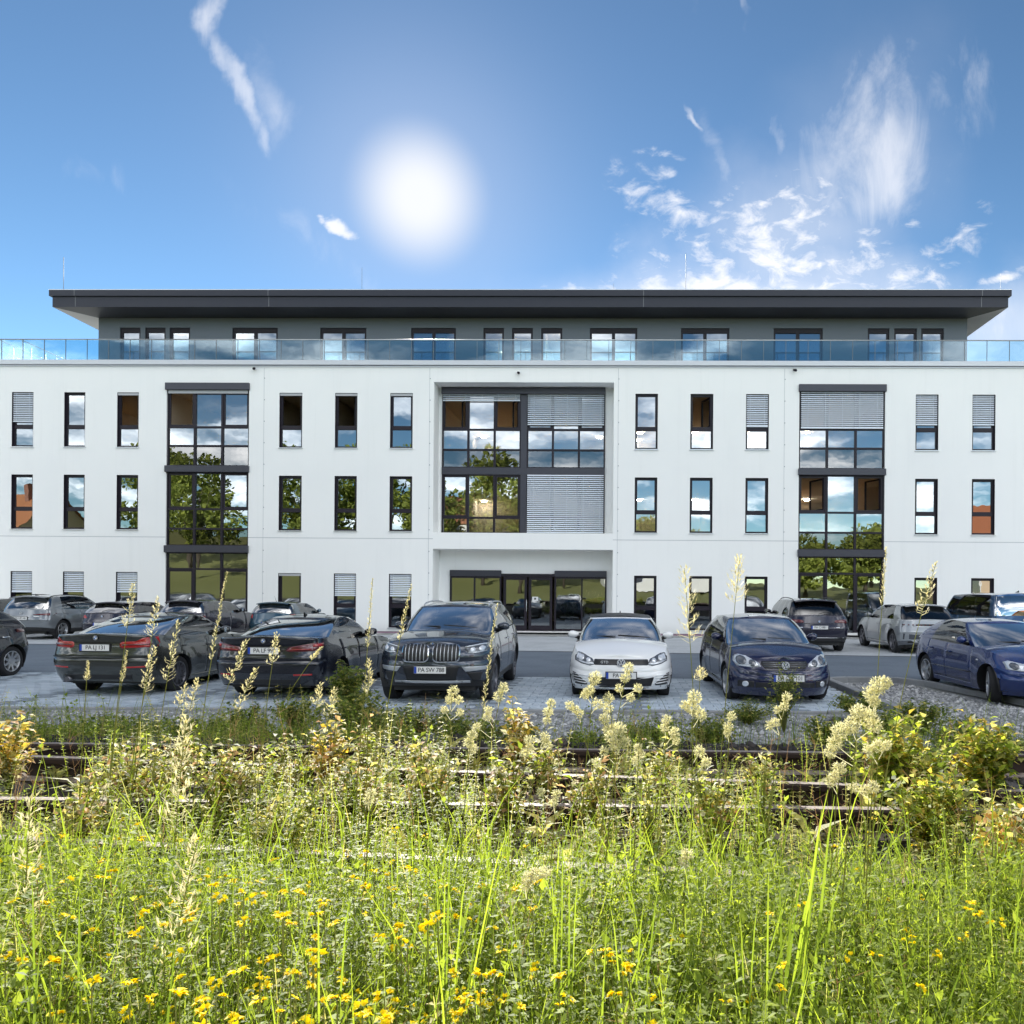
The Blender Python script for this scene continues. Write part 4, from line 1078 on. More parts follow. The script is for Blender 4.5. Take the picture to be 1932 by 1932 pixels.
    K = 12; hoodx = c.hoodx or c.xc + .30
    for i in range(n - 1):
        xm = (top[i].x + top[i + 1].x) / 2
        nm = 'bonnet' if xm < hoodx else ('cabin_floor' if xm < c.xwr - .35 else c.__dict__.get('lid', 'tailgate'))
        if nm == 'cabin_floor': continue
        if nm == 'bonnet' and xm < .0: continue
        for k in range(K):
            def D(p, f):
                y = p.y * f; return Vector((p.x, y, p.z + sm(p.x, c.crown) * (1 - abs(f) ** 2.2)))
            f0, f1 = 1 - 2 * k / K, 1 - 2 * (k + 1) / K
            groups.setdefault((nm,), []).append(([D(top[i], f1), D(top[i + 1], f1), D(top[i + 1], f0), D(top[i], f0)], 0))
    def emit(nm, quads, mats):
        mb = MB(); ix = {}
        for q, mi in quads:
            f = []
            for v in q:
                key = (round(v.x, 4), round(v.y, 4), round(v.z, 4))
                if key not in ix: ix[key] = len(mb.v); mb.v.append(tuple(v))
                f.append(ix[key])
            f2 = []
            for a in f:
                if a not in f2: f2.append(a)
            if len(f2) > 2: mb.f.append(tuple(f2)); mb.s.append(True); mb.mi.append(mi)
        return mb.build(nm, mats, root)
    objs = {}
    for key, quads in groups.items():
        o = emit(key[0], quads, [pm, lower or m_black]); objs.setdefault(key[0], []).append(o)
    # greenhouse: glass ring from belt to roof edge
    NW = 10
    wb = arc(c.nwb, NW); bb = arc(c.nbb, NW)
    def ring(lo):
        out = []
        w = c.gwb if lo else c.gwt
        xa, xb = (c.xc, c.xwr) if lo else (c.xrf, c.xrr)
        La, Lb = (c.Lwb, c.Lbb) if lo else (c.Lwt, c.Lbt)
        def zz(x, y):
            if lo: return c.deck(x, y) - .012 if not c.__dict__.get('beltz') else sm(x, c.beltz)
            u = (x - xa) / (xb - xa); e = 4 * u * (1 - u)
            return (c.zrf * (1 - u) + c.zrr * u) * (1 - e) + c.zrm * e - .03 * (abs(y) / w) ** 2
        for a, b in wb[:-1]:
            x = xa + b * La; y = a * w; out.append(Vector((x, y, zz(x, y))))
        for f in fr:
            x = xa + La + (xb - Lb - xa - La) * f; y = w; out.append(Vector((x, y, zz(x, y))))
        for a, b in reversed(bb[:-1]):
            x = xb - b * Lb; y = a * w; out.append(Vector((x, y, zz(x, y))))
        return out
    fr = sorted({p[1] for p in c.pil} | {p[2] for p in c.pil} | set(np.linspace(0, 1, 13)))
    kinds = ['ws'] * (NW - 1) + ['A']
    for a, b in zip(fr[:-1], fr[1:]):
        mid_ = (a + b) / 2; kinds.append(next((('g%d' % k if p[0] == 'g' else p[0]) for k, p in enumerate(c.pil) if p[1] <= mid_ <= p[2]), 'C'))
    kinds += ['C'] + ['rw'] * (NW - 1)
    lo, hi = ring(True), ring(False)
    taus = [0, .05, .2, .4, .6, .8, .93, 1.0]
    RG = []
    for a, b in zip(lo, hi):
        row = []
        for t in taus:
            p = a.lerp(b, t); bl_ = .035 * math.sin(math.pi * t)
            dv = Vector((p.x - c.L * .55, p.y * 2.2, 0)); p = p + (dv.normalized() * bl_ if dv.length > .01 else dv) + Vector((0, 0, bl_ * .4)); row.append(p)
        RG.append(row)
    gl = {}; m = len(RG)
    for sgn in (1, -1):
        for i in range(m - 1):
            for j in range(len(taus) - 1):
                k = kinds[i]; edge = j == 0 or j == len(taus) - 2
                if k in ('ws', 'rw'): glass = True; key = ('windscreen' if k == 'ws' else 'rear_window',)
                elif k[0] == 'g': glass = not edge; key = ('side_window', sgn, k)
                else: glass = False
                if k == 'ws' and j == len(taus) - 2: glass = False
                if k == 'rw' and edge: glass = False
                if not glass: key = ('pillar_frame', sgn, k) if k in ('B',) or (k[0] == 'g') else (('roof', sgn) if c.roof_m else ('roof',))
                q = [RG[i][j], RG[i + 1][j], RG[i + 1][j + 1], RG[i][j + 1]]
                if sgn > 0: q = q[::-1]
                gl.setdefault(key, []).append(([Vector((v.x, v.y * sgn, v.z)) for v in q], 0))
    edge_ = [r[-1] for r in RG]
    for i in range(m - 1):
        for k in range(10):
            f0, f1 = 1 - 2 * k / 10, 1 - 2 * (k + 1) / 10
            def D2(p, f): return Vector((p.x, p.y * f, p.z + c.rcr * (1 - f * f) * min(1, (p.y / c.gwt + .001) ** .5)))
            gl.setdefault(('roof_panel',) if c.roof_m else ('roof',), []).append(([D2(edge_[i], f1), D2(edge_[i + 1], f1), D2(edge_[i + 1], f0), D2(edge_[i], f0)], 0))
    for key, quads in gl.items():
        mm = {'windscreen': G_CAR, 'rear_window': c.__dict__.get('rear_glass', G_CAR), 'side_window': c.__dict__.get('side_glass', G_SIDE), 'roof': pm, 'roof_panel': c.roof_m, 'pillar_frame': m_gloss if trim != 'chrome' else m_gloss}[key[0]]
        o = emit(key[0], quads, mm); objs.setdefault(key[0], []).append(o)
    # dark interior, seats
    cab = MB(); zf = c.zt(c.L / 2) - .10
    cab.box(c.xc + .25, c.xwr - .25, -c.gwb + .06, c.gwb - .06, zf - .3, zf); cab.build('cabin', m_cabin, root)
    d_ = MB(); d_.grid([[(c.xc + .12 + .5 * u, y, c.deck(c.xc + .3, y) - .03 - .05 * u) for u in (0, .5, 1)] for y in np.linspace(-c.gwb + .1, c.gwb - .1, 9)]); d_.build('dashboard', m_cabin, root)
    if c.seats:
        for xx in (c.xrf + .45, min(c.xrf + 1.35, c.xrr - .25)):
            for y in (-.38, .38):
                s = MB()
                s.grid([[(xx + .05 + .16 * (z - .7) + .05 * math.cos(a), y + w_ * math.sin(a), z) for a in np.linspace(0, 2 * math.pi, 13)] for z, w_ in ((zf - .05, .22), (zf + .10, .22), (zf + .16, .15), (zf + .18, .05), (zf + .20, .12), (min(zf + .36, c.zrm - .10), .13), (min(zf + .40, c.zrm - .06), .06))])
                s.build('seat', m_cabin, root)
    # underside and wheel housings
    u = MB(); u.box(.35, c.L - .35, -c.W * .36, c.W * .36, .22, .55); u.build('underbody', m_black, root)
    for wx in (c.wf, c.wr):
        for s in (1, -1):
            lm = MB(); A = [math.radians(a) for a in range(-25, 206, 11)]
            rows = []
            for a in A:
                x, z = wx + c.arch * math.cos(a), c.wrad + c.arch * math.sin(a)
                z = max(z, .14); yo = c.side(x, max(z, c.zbot(x) + .01), 1).y
                rows.append([(x, s * (yo - .0), z), (x, s * (yo - .03), z - .0), (x, s * (c.W / 2 - .42), z)])
            lm.grid(rows); lm.poly([(wx + c.arch * math.cos(a), s * (c.W / 2 - .40), max(.14, c.wrad + c.arch * math.sin(a))) for a in A]); lm.build('wheel_arch', c.__dict__.get('arch_m') or m_black, root)
    ty, rl, rd, bd = wheel_meshes(c.wrad, .21, c.spokes, c.spokes in (5, 7) and c.__dict__.get('twin', False))
    for wx in (c.wf, c.wr):
        for s in (1, -1):
            we = bpy.data.objects.new('wheel', None); COL.objects.link(we); we.parent = root; we.empty_display_size = .2
            we.location = (wx, s * (c.W / 2 - .135 + .012), c.wrad)
            we.rotation_euler = (0, RNG.uniform(0, 1.2), 0 if s > 0 else math.pi)
            if wx == c.wf and c.__dict__.get('steer'): we.rotation_euler.z += c.steer
            link('tyre', ty, we); link('rim', rl if c.rim == 'light' else rd, we); link('brake_disc', bd, we)
    # door mirrors, handles, aerial, rails
    mz = c.zt(c.xc + .5) + .06; mx = c.xc + .62
    for s in (1, -1):
        mb = MB(); y0 = s * (c.gwb + .02); y1 = s * (c.W / 2 + .115)
        rows = []
        for yy, sc_ in ((y0 - s * .01, .3), (y0 + s * .03, .75), ((y0 + y1) / 2, 1.0), (y1 - s * .05, .95), (y1 - s * .01, .7), (y1 + s * .005, .05)):
            rows.append([(mx + .085 * sc_ * math.cos(a), yy, mz + .045 + .072 * sc_ * math.sin(a)) for a in np.linspace(0, 2 * math.pi, 13)])
        mb.grid(rows); mo = mb.build('door_mirror', c.mirror_m or pm, root)
        ms = MB(); ms.tube([(mx, s * (c.gwb - .02), mz - .03), (mx, y0 + s * .13, mz + .03)], [.035, .028], 8); ms.build('mirror_stem', m_black, mo)
        mg = MB(); mg.box(mx + .078, mx + .088, min(y0 + s * .13, y1 - s * .03), max(y0 + s * .13, y1 - s * .03), mz, mz + .10); mg.build('mirror_glass', m_chrome, mo)
        for k in range(min(2, len(c.doors) - 1)):
            hx = c.doors[k + 1] - .13; q = c.side(hx, c.zt(hx) - .16, s); h = MB(); h.tube([(hx - .09, q.y + s * .004, q.z), (hx - .07, q.y + s * .03, q.z), (hx + .07, q.y + s * .03, q.z), (hx + .09, q.y + s * .004, q.z)], .014, 6)
            h.build('door_handle', m_chrome if trim == 'chrome' else pm, root)
        if c.rail:
            h = MB(); pts = []
            i0 = NW; i1 = len(hi) - NW
            for i in range(i0, i1 + 1):
                p = hi[i]; u_ = (i - i0) / (i1 - i0); pts.append((p.x, s * (p.y - .05), p.z + .02 + .03 * min(1, min(u_, 1 - u_) * 10)))
            h.tube(pts, .016, 6); h.build('roof_rail', m_black if trim != 'chrome' else m_alu, root)
    if c.antenna:
        h = MB(); zr = c.zrr + c.rcr; h.tube([(c.xrr - .15, 0, zr), (c.xrr - .05, 0, zr + .12), (c.xrr + .02, 0, zr + .22)], [.012, .005, .003], 6); h.build('antenna', m_black, root)
    else:
        h = MB(); zr = c.zrr + c.rcr + .005; h.grid([[(c.xrr - .38 + .2 * u_, .03 * math.cos(a) * (1 - .5 * u_), zr - .01 + .075 * u_ * math.sin(a)) for a in np.linspace(0, math.pi, 7)] for u_ in (0, .3, .6, .9, 1.0)]); h.build('antenna', m_black, root)
    c.root = root; c.objs = objs
    return c
def finish(c):
    """slide everything so that the thing's origin is under the middle of the car"""
    for o in list(c.root.children):
        o.location = Vector(o.location) + Vector((-c.L / 2, 0, 0))

# ------------------------------------------------------------------ the parked cars
P_WHITE = paint('paint_white', (0.83, 0.84, 0.85), 0.0)
P_GREY = paint('paint_dark_grey', (0.040, 0.050, 0.072), 0.45)
P_NAVY = paint('paint_navy', (0.008, 0.011, 0.050), 0.2)
P_BLACK = paint('paint_black', (0.009, 0.011, 0.020), 0.15)
P_OLIVE = paint('paint_graphite', (0.050, 0.054, 0.050), 0.45)
P_PLUM = paint('paint_plum_black', (0.014, 0.013, 0.030), 0.2)
P_BLUE = paint('paint_blue', (0.014, 0.036, 0.155), 0.35)
P_VAN = paint('paint_van_blue', (0.012, 0.075, 0.20), 0.35)
P_STEEL = paint('paint_steel_grey', (0.23, 0.25, 0.27), 0.35)
P_SILVER = paint('paint_matt_silver', (0.36, 0.38, 0.40), 0.4, .32)
P_TEAL = paint('paint_dark_teal', (0.018, 0.062, 0.10), 0.35)
def rect(y0, y1, z0, z1): return [(y0, z0), (y1, z0), (y1, z1), (y0, z1)]
def rrect(y0, y1, z0, z1, r):
    o = []
    for cx, cy, a0 in ((y1 - r, z0 + r, -90), (y1 - r, z1 - r, 0), (y0 + r, z1 - r, 90), (y0 + r, z0 + r, 180)):
        for k in range(4): a = R(a0 + k * 30); o.append((cx + r * math.cos(a), cy + r * math.sin(a)))
    return o
def spoiler(c, m, d=.22, w=None):
    w = w or c.gwt - .02; z = c.zrr + c.rcr * .6; s = MB()
    rows = []
    for y in np.linspace(-w, w, 9):
        zz = z + .02 - .05 * (y / w) ** 2; rows.append([(c.xrr - .12, y, zz - .0), (c.xrr - .02, y, zz + .012), (c.xrr + d, y, zz - .015), (c.xrr + d, y, zz - .04), (c.xrr - .05, y, zz - .06)])
    s.grid(rows); s.build('spoiler', m, c.root)
def wiper(c, front=True):
    if front:
        for y0, y1 in ((-.55, .05), (.1, .62)):
            s = MB(); pts = []
            for k in range(6):
                y = y0 + (y1 - y0) * k / 5; x = c.xc + .05 + .06 * k / 5 + .28 * (abs(y) / c.gwb) ** 2.4; pts.append((x, y, c.deck(x, y) + .03 + .015 * k / 5))
            s.tube(pts, .010, 5); s.build('wiper', m_black, c.root)
    else:
        s = MB(); z = c.zt(c.xwr) + .06; s.tube([(c.xwr + .02, 0, z), (c.xwr - .01, .2, z + .06), (c.xwr - .01, .42, z + .05)], .010, 5); s.build('wiper', m_black, c.root)
def lamp(c, surf, pts, m_h=None, spots=(), strips=(), nm='headlight', ml=None):
    for o, sg in zip(c.both(surf, pts, nm, m_h or m_lensd, c.root, off=.003, bulge=.010), (1, -1)):
        for (y, z, r, mm) in spots:
            q = c.patch(surf, circ(sg * y, z, r), 'lamp_reflector', mm, o, off=.016, bulge=.012, dens=1, rings=3)
        for pl, mm in strips:
            q = c.patch(surf, [(sg * a, b) for a, b in (pl if sg > 0 else pl[::-1])], 'light_strip', mm, o, off=.0165, bulge=.004, dens=3, rings=2)

# 1 white hatchback, nose to the camera
c = build_car(dict(W=1.80, L=4.27, sh=[(0, .70), (.25, .76), (1.05, .945), (2.2, .965), (3.4, 1.0), (4.27, 1.02)], bot=[(0, .20), (.6, .17), (3.6, .18), (4.27, .26)], roof_m=m_black, spokes=5, twin=True, crown=[(0, .015), (.3, .06), (1.0, .085), (4.2, .03)]),
    'white_hatchback', 'white compact hatchback with black roof facing the camera in the centre of the front row', (0.12, 13.25 + 2.13, 0), 0, P_WHITE, True)
lamp(c, 'front', [(.815, .785), (.765, .822), (.70, .815), (.50, .722), (.45, .628), (.54, .606), (.70, .635), (.815, .685)], m_lensd, [(.70, .735, .056, m_lens), (.57, .69, .040, m_lens), (.70, .735, .030, m_lensd)], [([(.47, .632), (.55, .618), (.70, .648), (.80, .692), (.79, .705), (.70, .668), (.55, .640), (.48, .650)], m_lens), ([(.76, .80), (.71, .80), (.745, .70), (.79, .71)], m_lens)])
g_ = c.patch('front', rrect(-.47, .47, .618, .714, .02), 'grille', m_black, c.root, off=.004)
c.patch('front', rect(-.45, .45, .628, .634), 'grille_bar', m_lensd, g_, off=.012, rings=2); c.patch('front', rect(-.45, .45, .700, .706), 'grille_bar', m_lensd, g_, off=.012, rings=2)
me = text_mesh('GTD', .062, .002, 1.1); me.materials.append(m_badge); q = c.front(.29, .665); o = link('lettering', me, c.root); o.matrix_local = Matrix(((0, 0, -1, q.x - .030), (-1, 0, 0, .29), (0, 1, 0, .668), (0, 0, 0, 1)))
emblem(c, c.root, 'front', 0, .660, .072, 'ring', .045)
c.patch('front', [(-.57, .415), (.57, .415), (.52, .262), (-.52, .262)], 'air_intake', m_black, c.root, off=.004)
for o in c.both('front', [(.86, .485), (.86, .27), (.60, .27), (.585, .30), (.80, .47)], 'air_intake', m_black, c.root): pass
for sg in (1, -1):
    for z in (.30, .345, .39, .43): c.patch('front', [(sg * .60, z), (sg * .84, z + .02), (sg * .84, z + .032), (sg * .60, z + .014)][::sg], 'intake_fin', P_WHITE, c.root, off=.014, dens=3, rings=2)
c.patch('front', rect(-.80, .80, .205, .228), 'chrome_lip', m_chrome, c.root, off=.012, rings=2); c.patch('front', rect(-.7, .7, .238, .258), 'lip_shadow', m_black, c.root, off=.005, rings=2)
plate(c, c.root, 'front', 0, .447, 'PA HI 36'); wiper(c); finish(c)

# 2 dark grey SUV, nose to the camera
c = build_car(dict(W=1.89, L=4.70, wrad=.37, arch=.435, wf=.88, wr=3.74, Lf=.80, nf=2.7, Lr=.6, fl=.03, sh=[(0, .99), (.3, 1.03), (1.2, 1.12), (2.4, 1.14), (4.0, 1.17), (4.7, 1.14)], bot=[(0, .33), (.7, .28), (4, .28), (4.7, .40)], crown=[(0, .02), (.4, .08), (1.2, .10), (4.6, .03)],
    xf=[(0, .14), (.2, .04), (.45, 0), (.75, .01), (.93, .05), (1, .13)], xc=1.16, xrf=2.02, xrr=4.05, xwr=4.55, gwb=.83, gwt=.665, zrf=1.60, zrm=1.655, zrr=1.60, rcr=.05, Lwb=.45, doors=[1.55, 2.65, 3.7], pil=[('A', 0, .03), ('g', .03, .36), ('B', .36, .39), ('g', .39, .66), ('B', .66, .69), ('g', .69, .86), ('C', .86, 1.0)], rail=True, lower_m=m_black, lower_t=.14, spokes=5, twin=True, rim='dark', tail_t=.4, steer=-.05),
    'grey_suv', 'dark grey SUV with chrome double grille facing the camera beside the entrance', (-3.02, 12.45 + 2.35, 0), R(0.6), P_GREY, True, trim='chrome')
for sg in (1, -1):
    pts = [(sg * a, b) for a, b in rrect(.025, .475, .715, 1.015, .09)]
    fr_ = c.patch('front', pts if sg > 0 else pts[::-1], 'grille', m_chrome, c.root, off=.012, dens=2)
    pts = [(sg * a, b) for a, b in rrect(.044, .456, .734, .996, .078)]; c.patch('front', pts if sg > 0 else pts[::-1], 'grille_opening', m_black, fr_, off=.018, dens=2)
    for k in range(6):
        y = .098 + k * .061; c.patch('front', [(sg * y, .745), (sg * (y + .011), .745), (sg * (y + .011), .985), (sg * y, .985)][::sg], 'grille_bar', m_alu, fr_, off=.032, dens=2, rings=2)
lamp(c, 'front', [(.53, .945), (.60, .875), (.70, .855), (.86, .885), (.905, .96), (.88, 1.01), (.75, .99)], m_lensd, [(.66, .915, .040, m_lens), (.79, .93, .046, m_lens)], [([(.55, .955), (.75, .985), (.88, 1.0), (.88, 1.015), (.75, 1.0), (.54, .962)], m_lens), ([(.60, .872), (.70, .860), (.86, .888), (.86, .898), (.70, .872), (.60, .885)], m_lens)])
for o in c.both('front', [(.50, .645), (.56, .565), (.90, .59), (.90, .645)], 'bumper_trim', m_alu, c.root, off=.012): pass
for o in c.both('front', [(.58, .545), (.90, .55), (.86, .40), (.66, .40)], 'air_intake', m_black, c.root): pass
c.patch('front', [(-.46, .66), (.46, .66), (.40, .42), (-.40, .42)], 'air_intake', m_black, c.root, off=.003)
c.patch('front', rect(-.62, .62, .375, .412), 'skid_plate', m_alu, c.root, off=.012, rings=2)
plate(c, c.root, 'front', 0, .595, 'PA SW 788', frame=False); q = c.deck(.28, 0)
emblem(c, c.root, 'front', 0, 1.00, .038, 'roundel', -.02); wiper(c); finish(c)

# 3 navy hatchback, nose to the camera
c = build_car(dict(W=1.76, H=1.48, L=4.20, Lf=.72, nf=2.5, sh=[(0, .715), (.25, .775), (1.0, .95), (2.2, .97), (3.4, .995), (4.2, 1.0)], bot=[(0, .16), (.6, .16), (3.6, .18), (4.2, .28)], zrm=1.46, zrf=1.42, zrr=1.40, xrf=1.86, xrr=3.55, xf=[(0, .08), (.2, .02), (.45, 0), (.7, .04), (.9, .12), (1, .20)], spokes=7, crown=[(0, .015), (.3, .06), (1.0, .075), (4.2, .03)], steer=.08),
    'navy_hatchback', 'dark navy compact hatchback with round twin headlights half hidden by a tall green weed', (2.80, 12.90 + 2.1, 0), R(2.2), P_NAVY, True)
lamp(c, 'front', [(.80, .80), (.73, .835), (.62, .815), (.42, .70), (.40, .648), (.55, .632), (.77, .648), (.81, .72)], m_lens, [(.69, .735, .078, m_lensd), (.53, .695, .055, m_lensd), (.69, .735, .062, m_lens), (.53, .695, .042, m_lens), (.69, .735, .035, m_lensd)], [([(.42, .652), (.77, .660), (.77, .672), (.42, .664)], m_chrome)])
g_ = c.patch('front', [(-.40, .69), (-.34, .615), (.34, .615), (.40, .69), (.38, .735), (-.38, .735)], 'grille', m_black, c.root, off=.004)
for z in (.645, .675, .705): c.patch('front', rect(-.355, .355, z, z + .007), 'grille_bar', m_lensd, g_, off=.014, rings=2)
emblem(c, c.root, 'front', 0, .672, .066, 'ring', .05)
c.patch('front', rect(-.50, .50, .30, .39), 'air_intake', m_black, c.root, off=.003)
for o in c.both('front', rect(.52, .76, .30, .41), 'air_intake', m_black, c.root): pass
for o in c.both('front', circ(.65, .355, .047), 'fog_light', m_lens, c.root, off=.012, dens=1): pass
c.patch('front', rect(-.78, .78, .588, .600), 'bumper_strip', m_gloss, c.root, off=.006, rings=2)
plate(c, c.root, 'front', -.04, .465, 'PA OK 101'); wiper(c); finish(c)

# 4 blue hatchback on the right
c = build_car(dict(W=1.735, H=1.42, L=4.15, Lf=.78, nf=2.6, wf=.84, wr=3.35, sh=[(0, .68), (.3, .75), (1.1, .92), (2.2, .94), (3.4, .97), (4.15, .985)], zrm=1.405, zrf=1.36, zrr=1.33, xrf=1.98, xrr=3.35, xwr=4.02, xc=1.10, bot=[(0, .20), (.6, .17), (3.5, .18), (4.15, .28)], spokes=5, steer=-.38, doors=[1.50, 2.45, 3.25], pil=[('A', 0.0, .03), ('g', .03, .42), ('B', .42, .455), ('g', .455, .76), ('C', .76, 1.0)]),
    'blue_hatchback', 'royal blue hatchback with five-spoke alloy wheels, front wheels turned, cut off by the right edge', (7.40, 14.95, 0), R(2.0), P_BLUE, True)
lamp(c, 'front', [(.78, .735), (.72, .765), (.46, .70), (.44, .61), (.60, .60), (.78, .62)], m_lens, [(.68, .675, .055, m_lensd), (.68, .675, .038, m_lens), (.54, .65, .04, m_lensd)])
g_ = c.patch('front', rrect(-.36, .36, .585, .68, .03), 'grille', m_chrome, c.root); c.patch('front', rrect(-.34, .34, .60, .665, .02), 'grille_opening', m_black, g_, off=.012)
c.patch('front', rect(-.5, .5, .25, .38), 'air_intake', m_black, c.root); plate(c, c.root, 'front', 0, .48, 'PA')
for s, sd in ((1, 'left'), (-1, 'right')):
    c.patch(sd, rect(1.45, 3.05, .455, .475), 'rub_strip', m_gloss, c.root, off=.008, rings=2, dens=10); c.patch(sd, rrect(1.18, 1.25, .70, .725, .01), 'side_indicator', m_white, c.root, off=.006, dens=2)
wiper(c); finish(c)

# 5 graphite saloon, tail to the camera
SAL = dict(W=1.81, H=1.43, L=4.62, Lf=.8, Lr=.42, nr=3.0, wrad=.325, arch=.372, wf=.80, wr=3.60, sh=[(0, .66), (.4, .77), (1.45, .94), (2.6, .965), (3.6, 1.01), (4.2, 1.06), (4.62, 1.07)], crown=[(0, .02), (.4, .07), (1.4, .09), (4.0, .04), (4.62, .035)], bot=[(0, .2), (.6, .17), (3.8, .18), (4.62, .30)],
    xr=[(0, .14), (.22, .03), (.45, 0), (.62, .035), (.85, .06), (1, .035)], xc=1.42, xwr=4.18, xrf=2.25, xrr=3.22, gwb=.80, gwt=.60, zrf=1.36, zrm=1.40, zrr=1.345, rcr=.045, Lbb=.34, Lbt=.2, doors=[1.60, 2.66, 3.55], tail_t=.52, lid='boot_lid', sedan=True, pil=[('A', 0, .03), ('g', .03, .46), ('B', .46, .49), ('g', .49, .84), ('C', .84, 1.0)])
c = build_car({**SAL, 'spokes': 7, 'twin': True, 'rim': 'dark'}, 'graphite_saloon', 'graphite grey saloon with bright red tail lights, leftmost of the two saloons', (-8.86, 12.95 + 2.31, 0), R(-0.5), P_OLIVE, False)
lamp(c, 'rear', [(.885, .87), (.44, .855), (.40, .88), (.40, .945), (.44, .965), (.66, .972), (.74, 1.03), (.86, 1.045)], m_red, [], [([(.44, .90), (.84, .905), (.84, .93), (.44, .925)], m_redd)], 'tail_light')
c.patch('rear', rrect(-.36, .40, .775, .965, .03), 'plate_recess', P_OLIVE, c.root, off=-.004)
plate(c, c.root, 'rear', -.02, .865, 'PA LJ 131'); emblem(c, c.root, 'rear', 0, 1.035, .042, 'roundel')
for o in c.both('rear', [(.80, .525), (.48, .515), (.48, .54), (.80, .55)], 'reflector', m_red, c.root, off=.006): pass
c.patch('rear', rect(-.82, .82, .695, .712), 'bumper_edge', P_OLIVE, c.root, off=.02, rings=2)
c.patch('rear', [(-.60, .40), (.60, .40), (.56, .315), (-.56, .315)], 'diffuser', m_black, c.root, off=.004)
for y in (-.52,):
    s = MB(); s.tube([(4.30, y, .315), (4.56, y, .315)], .045, 12); s.build('exhaust_pipe', m_alloy_d, c.root)
finish(c)
# 6 black saloon
c = build_car({**SAL, 'W': 1.86, 'L': 4.70, 'spokes': 5, 'rim': 'dark', 'Lbb': .38}, 'black_saloon', 'glossy black saloon seen from behind, between the graphite saloon and the grey SUV', (-5.80, 12.62 + 2.35, 0), R(-0.8), P_BLACK, False)
lamp(c, 'rear', [(.90, .93), (.86, 1.0), (.76, .985), (.42, .925), (.36, .865), (.42, .845), (.80, .855)], m_redd, [], [([(.78, .925), (.89, .935), (.88, .985), (.78, .965)], m_red), ([(.44, .872), (.76, .885), (.76, .897), (.44, .884)], m_red)], 'tail_light')
plate(c, c.root, 'rear', 0, .865, 'PA LF 999')
for o in c.both('rear', [(.78, .455), (.50, .45), (.50, .475), (.78, .48)], 'reflector', m_red, c.root, off=.006): pass
c.patch('rear', rect(-.84, .84, .615, .63), 'bumper_edge', P_BLACK, c.root, off=.016, rings=2); c.patch('rear', [(-.60, .38), (.60, .38), (.56, .30), (-.56, .30)], 'diffuser', m_black, c.root, off=.004)
for s, sd in ((1, 'left'), (-1, 'right')): c.patch(sd, rrect(4.05, 4.12, .80, .84, .01), 'filler_edge', P_BLACK, c.root, off=.002, dens=2)
emblem(c, c.root, 'rear', 0, 1.03, .040, 'roundel'); finish(c)
# 7 black hatchback cut off by the left edge
c = build_car(dict(W=1.78, L=4.20, spokes=9, sh=[(0, .70), (.25, .77), (1.05, .945), (2.2, .965), (3.4, 1.0), (4.2, 1.02)], bot=[(0, .2), (.6, .17), (3.6, .18), (4.2, .3)]), 'black_hatchback', 'black hatchback with silver alloy wheel, cut off by the left edge', (-13.62, 12.55 + 2.1, 0), 0, P_BLACK, True, trim='chrome')
lamp(c, 'rear', [(.86, .92), (.60, .86), (.60, .93), (.86, 1.0)], m_redd, nm='tail_light'); finish(c)

# back row, tails to the camera
def back(spec, name, label, x, y, pm, lights, pl, rz=0, light_m=m_redd, trim=None, pz=.78, spo=True, wip=True, em=None, extra=None, ln=None, side_refl=True):
    c = build_car(spec, name, label, (x, y + spec.get('L', 4.26) / 2, 0), rz, pm, False, trim=trim)
    if lights: lamp(c, 'rear', lights, light_m, nm='tail_light', strips=ln or ())
    c.patch('rear', rect(-.70, .70, .36, .42), 'bumper_insert', m_black, c.root, off=.006)
    if pl: plate(c, c.root, 'rear', 0, pz, pl)
    if spo: spoiler(c, pm)
    if wip: wiper(c, False)
    if em: emblem(c, c.root, 'rear', 0, em[0], .045, em[1])
    if extra: extra(c)
    finish(c); return c
SUV = dict(W=1.84, L=4.40, wrad=.345, arch=.40, wf=.88, wr=3.52, sh=[(0, .90), (.3, .95), (1.1, 1.05), (2.4, 1.06), (3.6, 1.09), (4.4, 1.08)], bot=[(0, .28), (.7, .25), (3.7, .25), (4.4, .36)], xc=1.05, xrf=1.85, xrr=3.85, xwr=4.25, gwb=.82, gwt=.655, zrf=1.53, zrm=1.57, zrr=1.51, doors=[1.48, 2.55, 3.5], rail=True, lower_m=m_black, lower_t=.16)
back({**SUV}, 'steel_grey_suv', 'steel grey SUV with roof rails in the back row, near the left edge', -20.75, 26.4, P_STEEL, [(.90, .86), (.42, .895), (.40, .915), (.60, .935), (.90, .955)], 'PA HM 40', pz=.775, em=(.95, 'ring'),
     extra=lambda c: [c.patch('rear', rect(a, b, .825, .85), 'reversing_lamp', m_white, c.root, off=.006) for a, b in ((.45, .62), (-.62, -.45))])
back(dict(W=1.76, L=4.24, H=1.42, zrm=1.38, zrf=1.34, zrr=1.32, sh=[(0, .68), (.3, .75), (1.05, .92), (2.2, .94), (3.4, .97), (4.24, .98)], xrr=3.62), 'dark_compact_hatchback', 'dark compact hatchback in the back row, between the steel grey SUV and the estate', -17.75, 26.2, P_PLUM, [(.86, .80), (.58, .80), (.57, .84), (.66, .91), (.84, .93)], 'PA', light_m=m_red, pz=.60, em=(.87, 'roundel'))
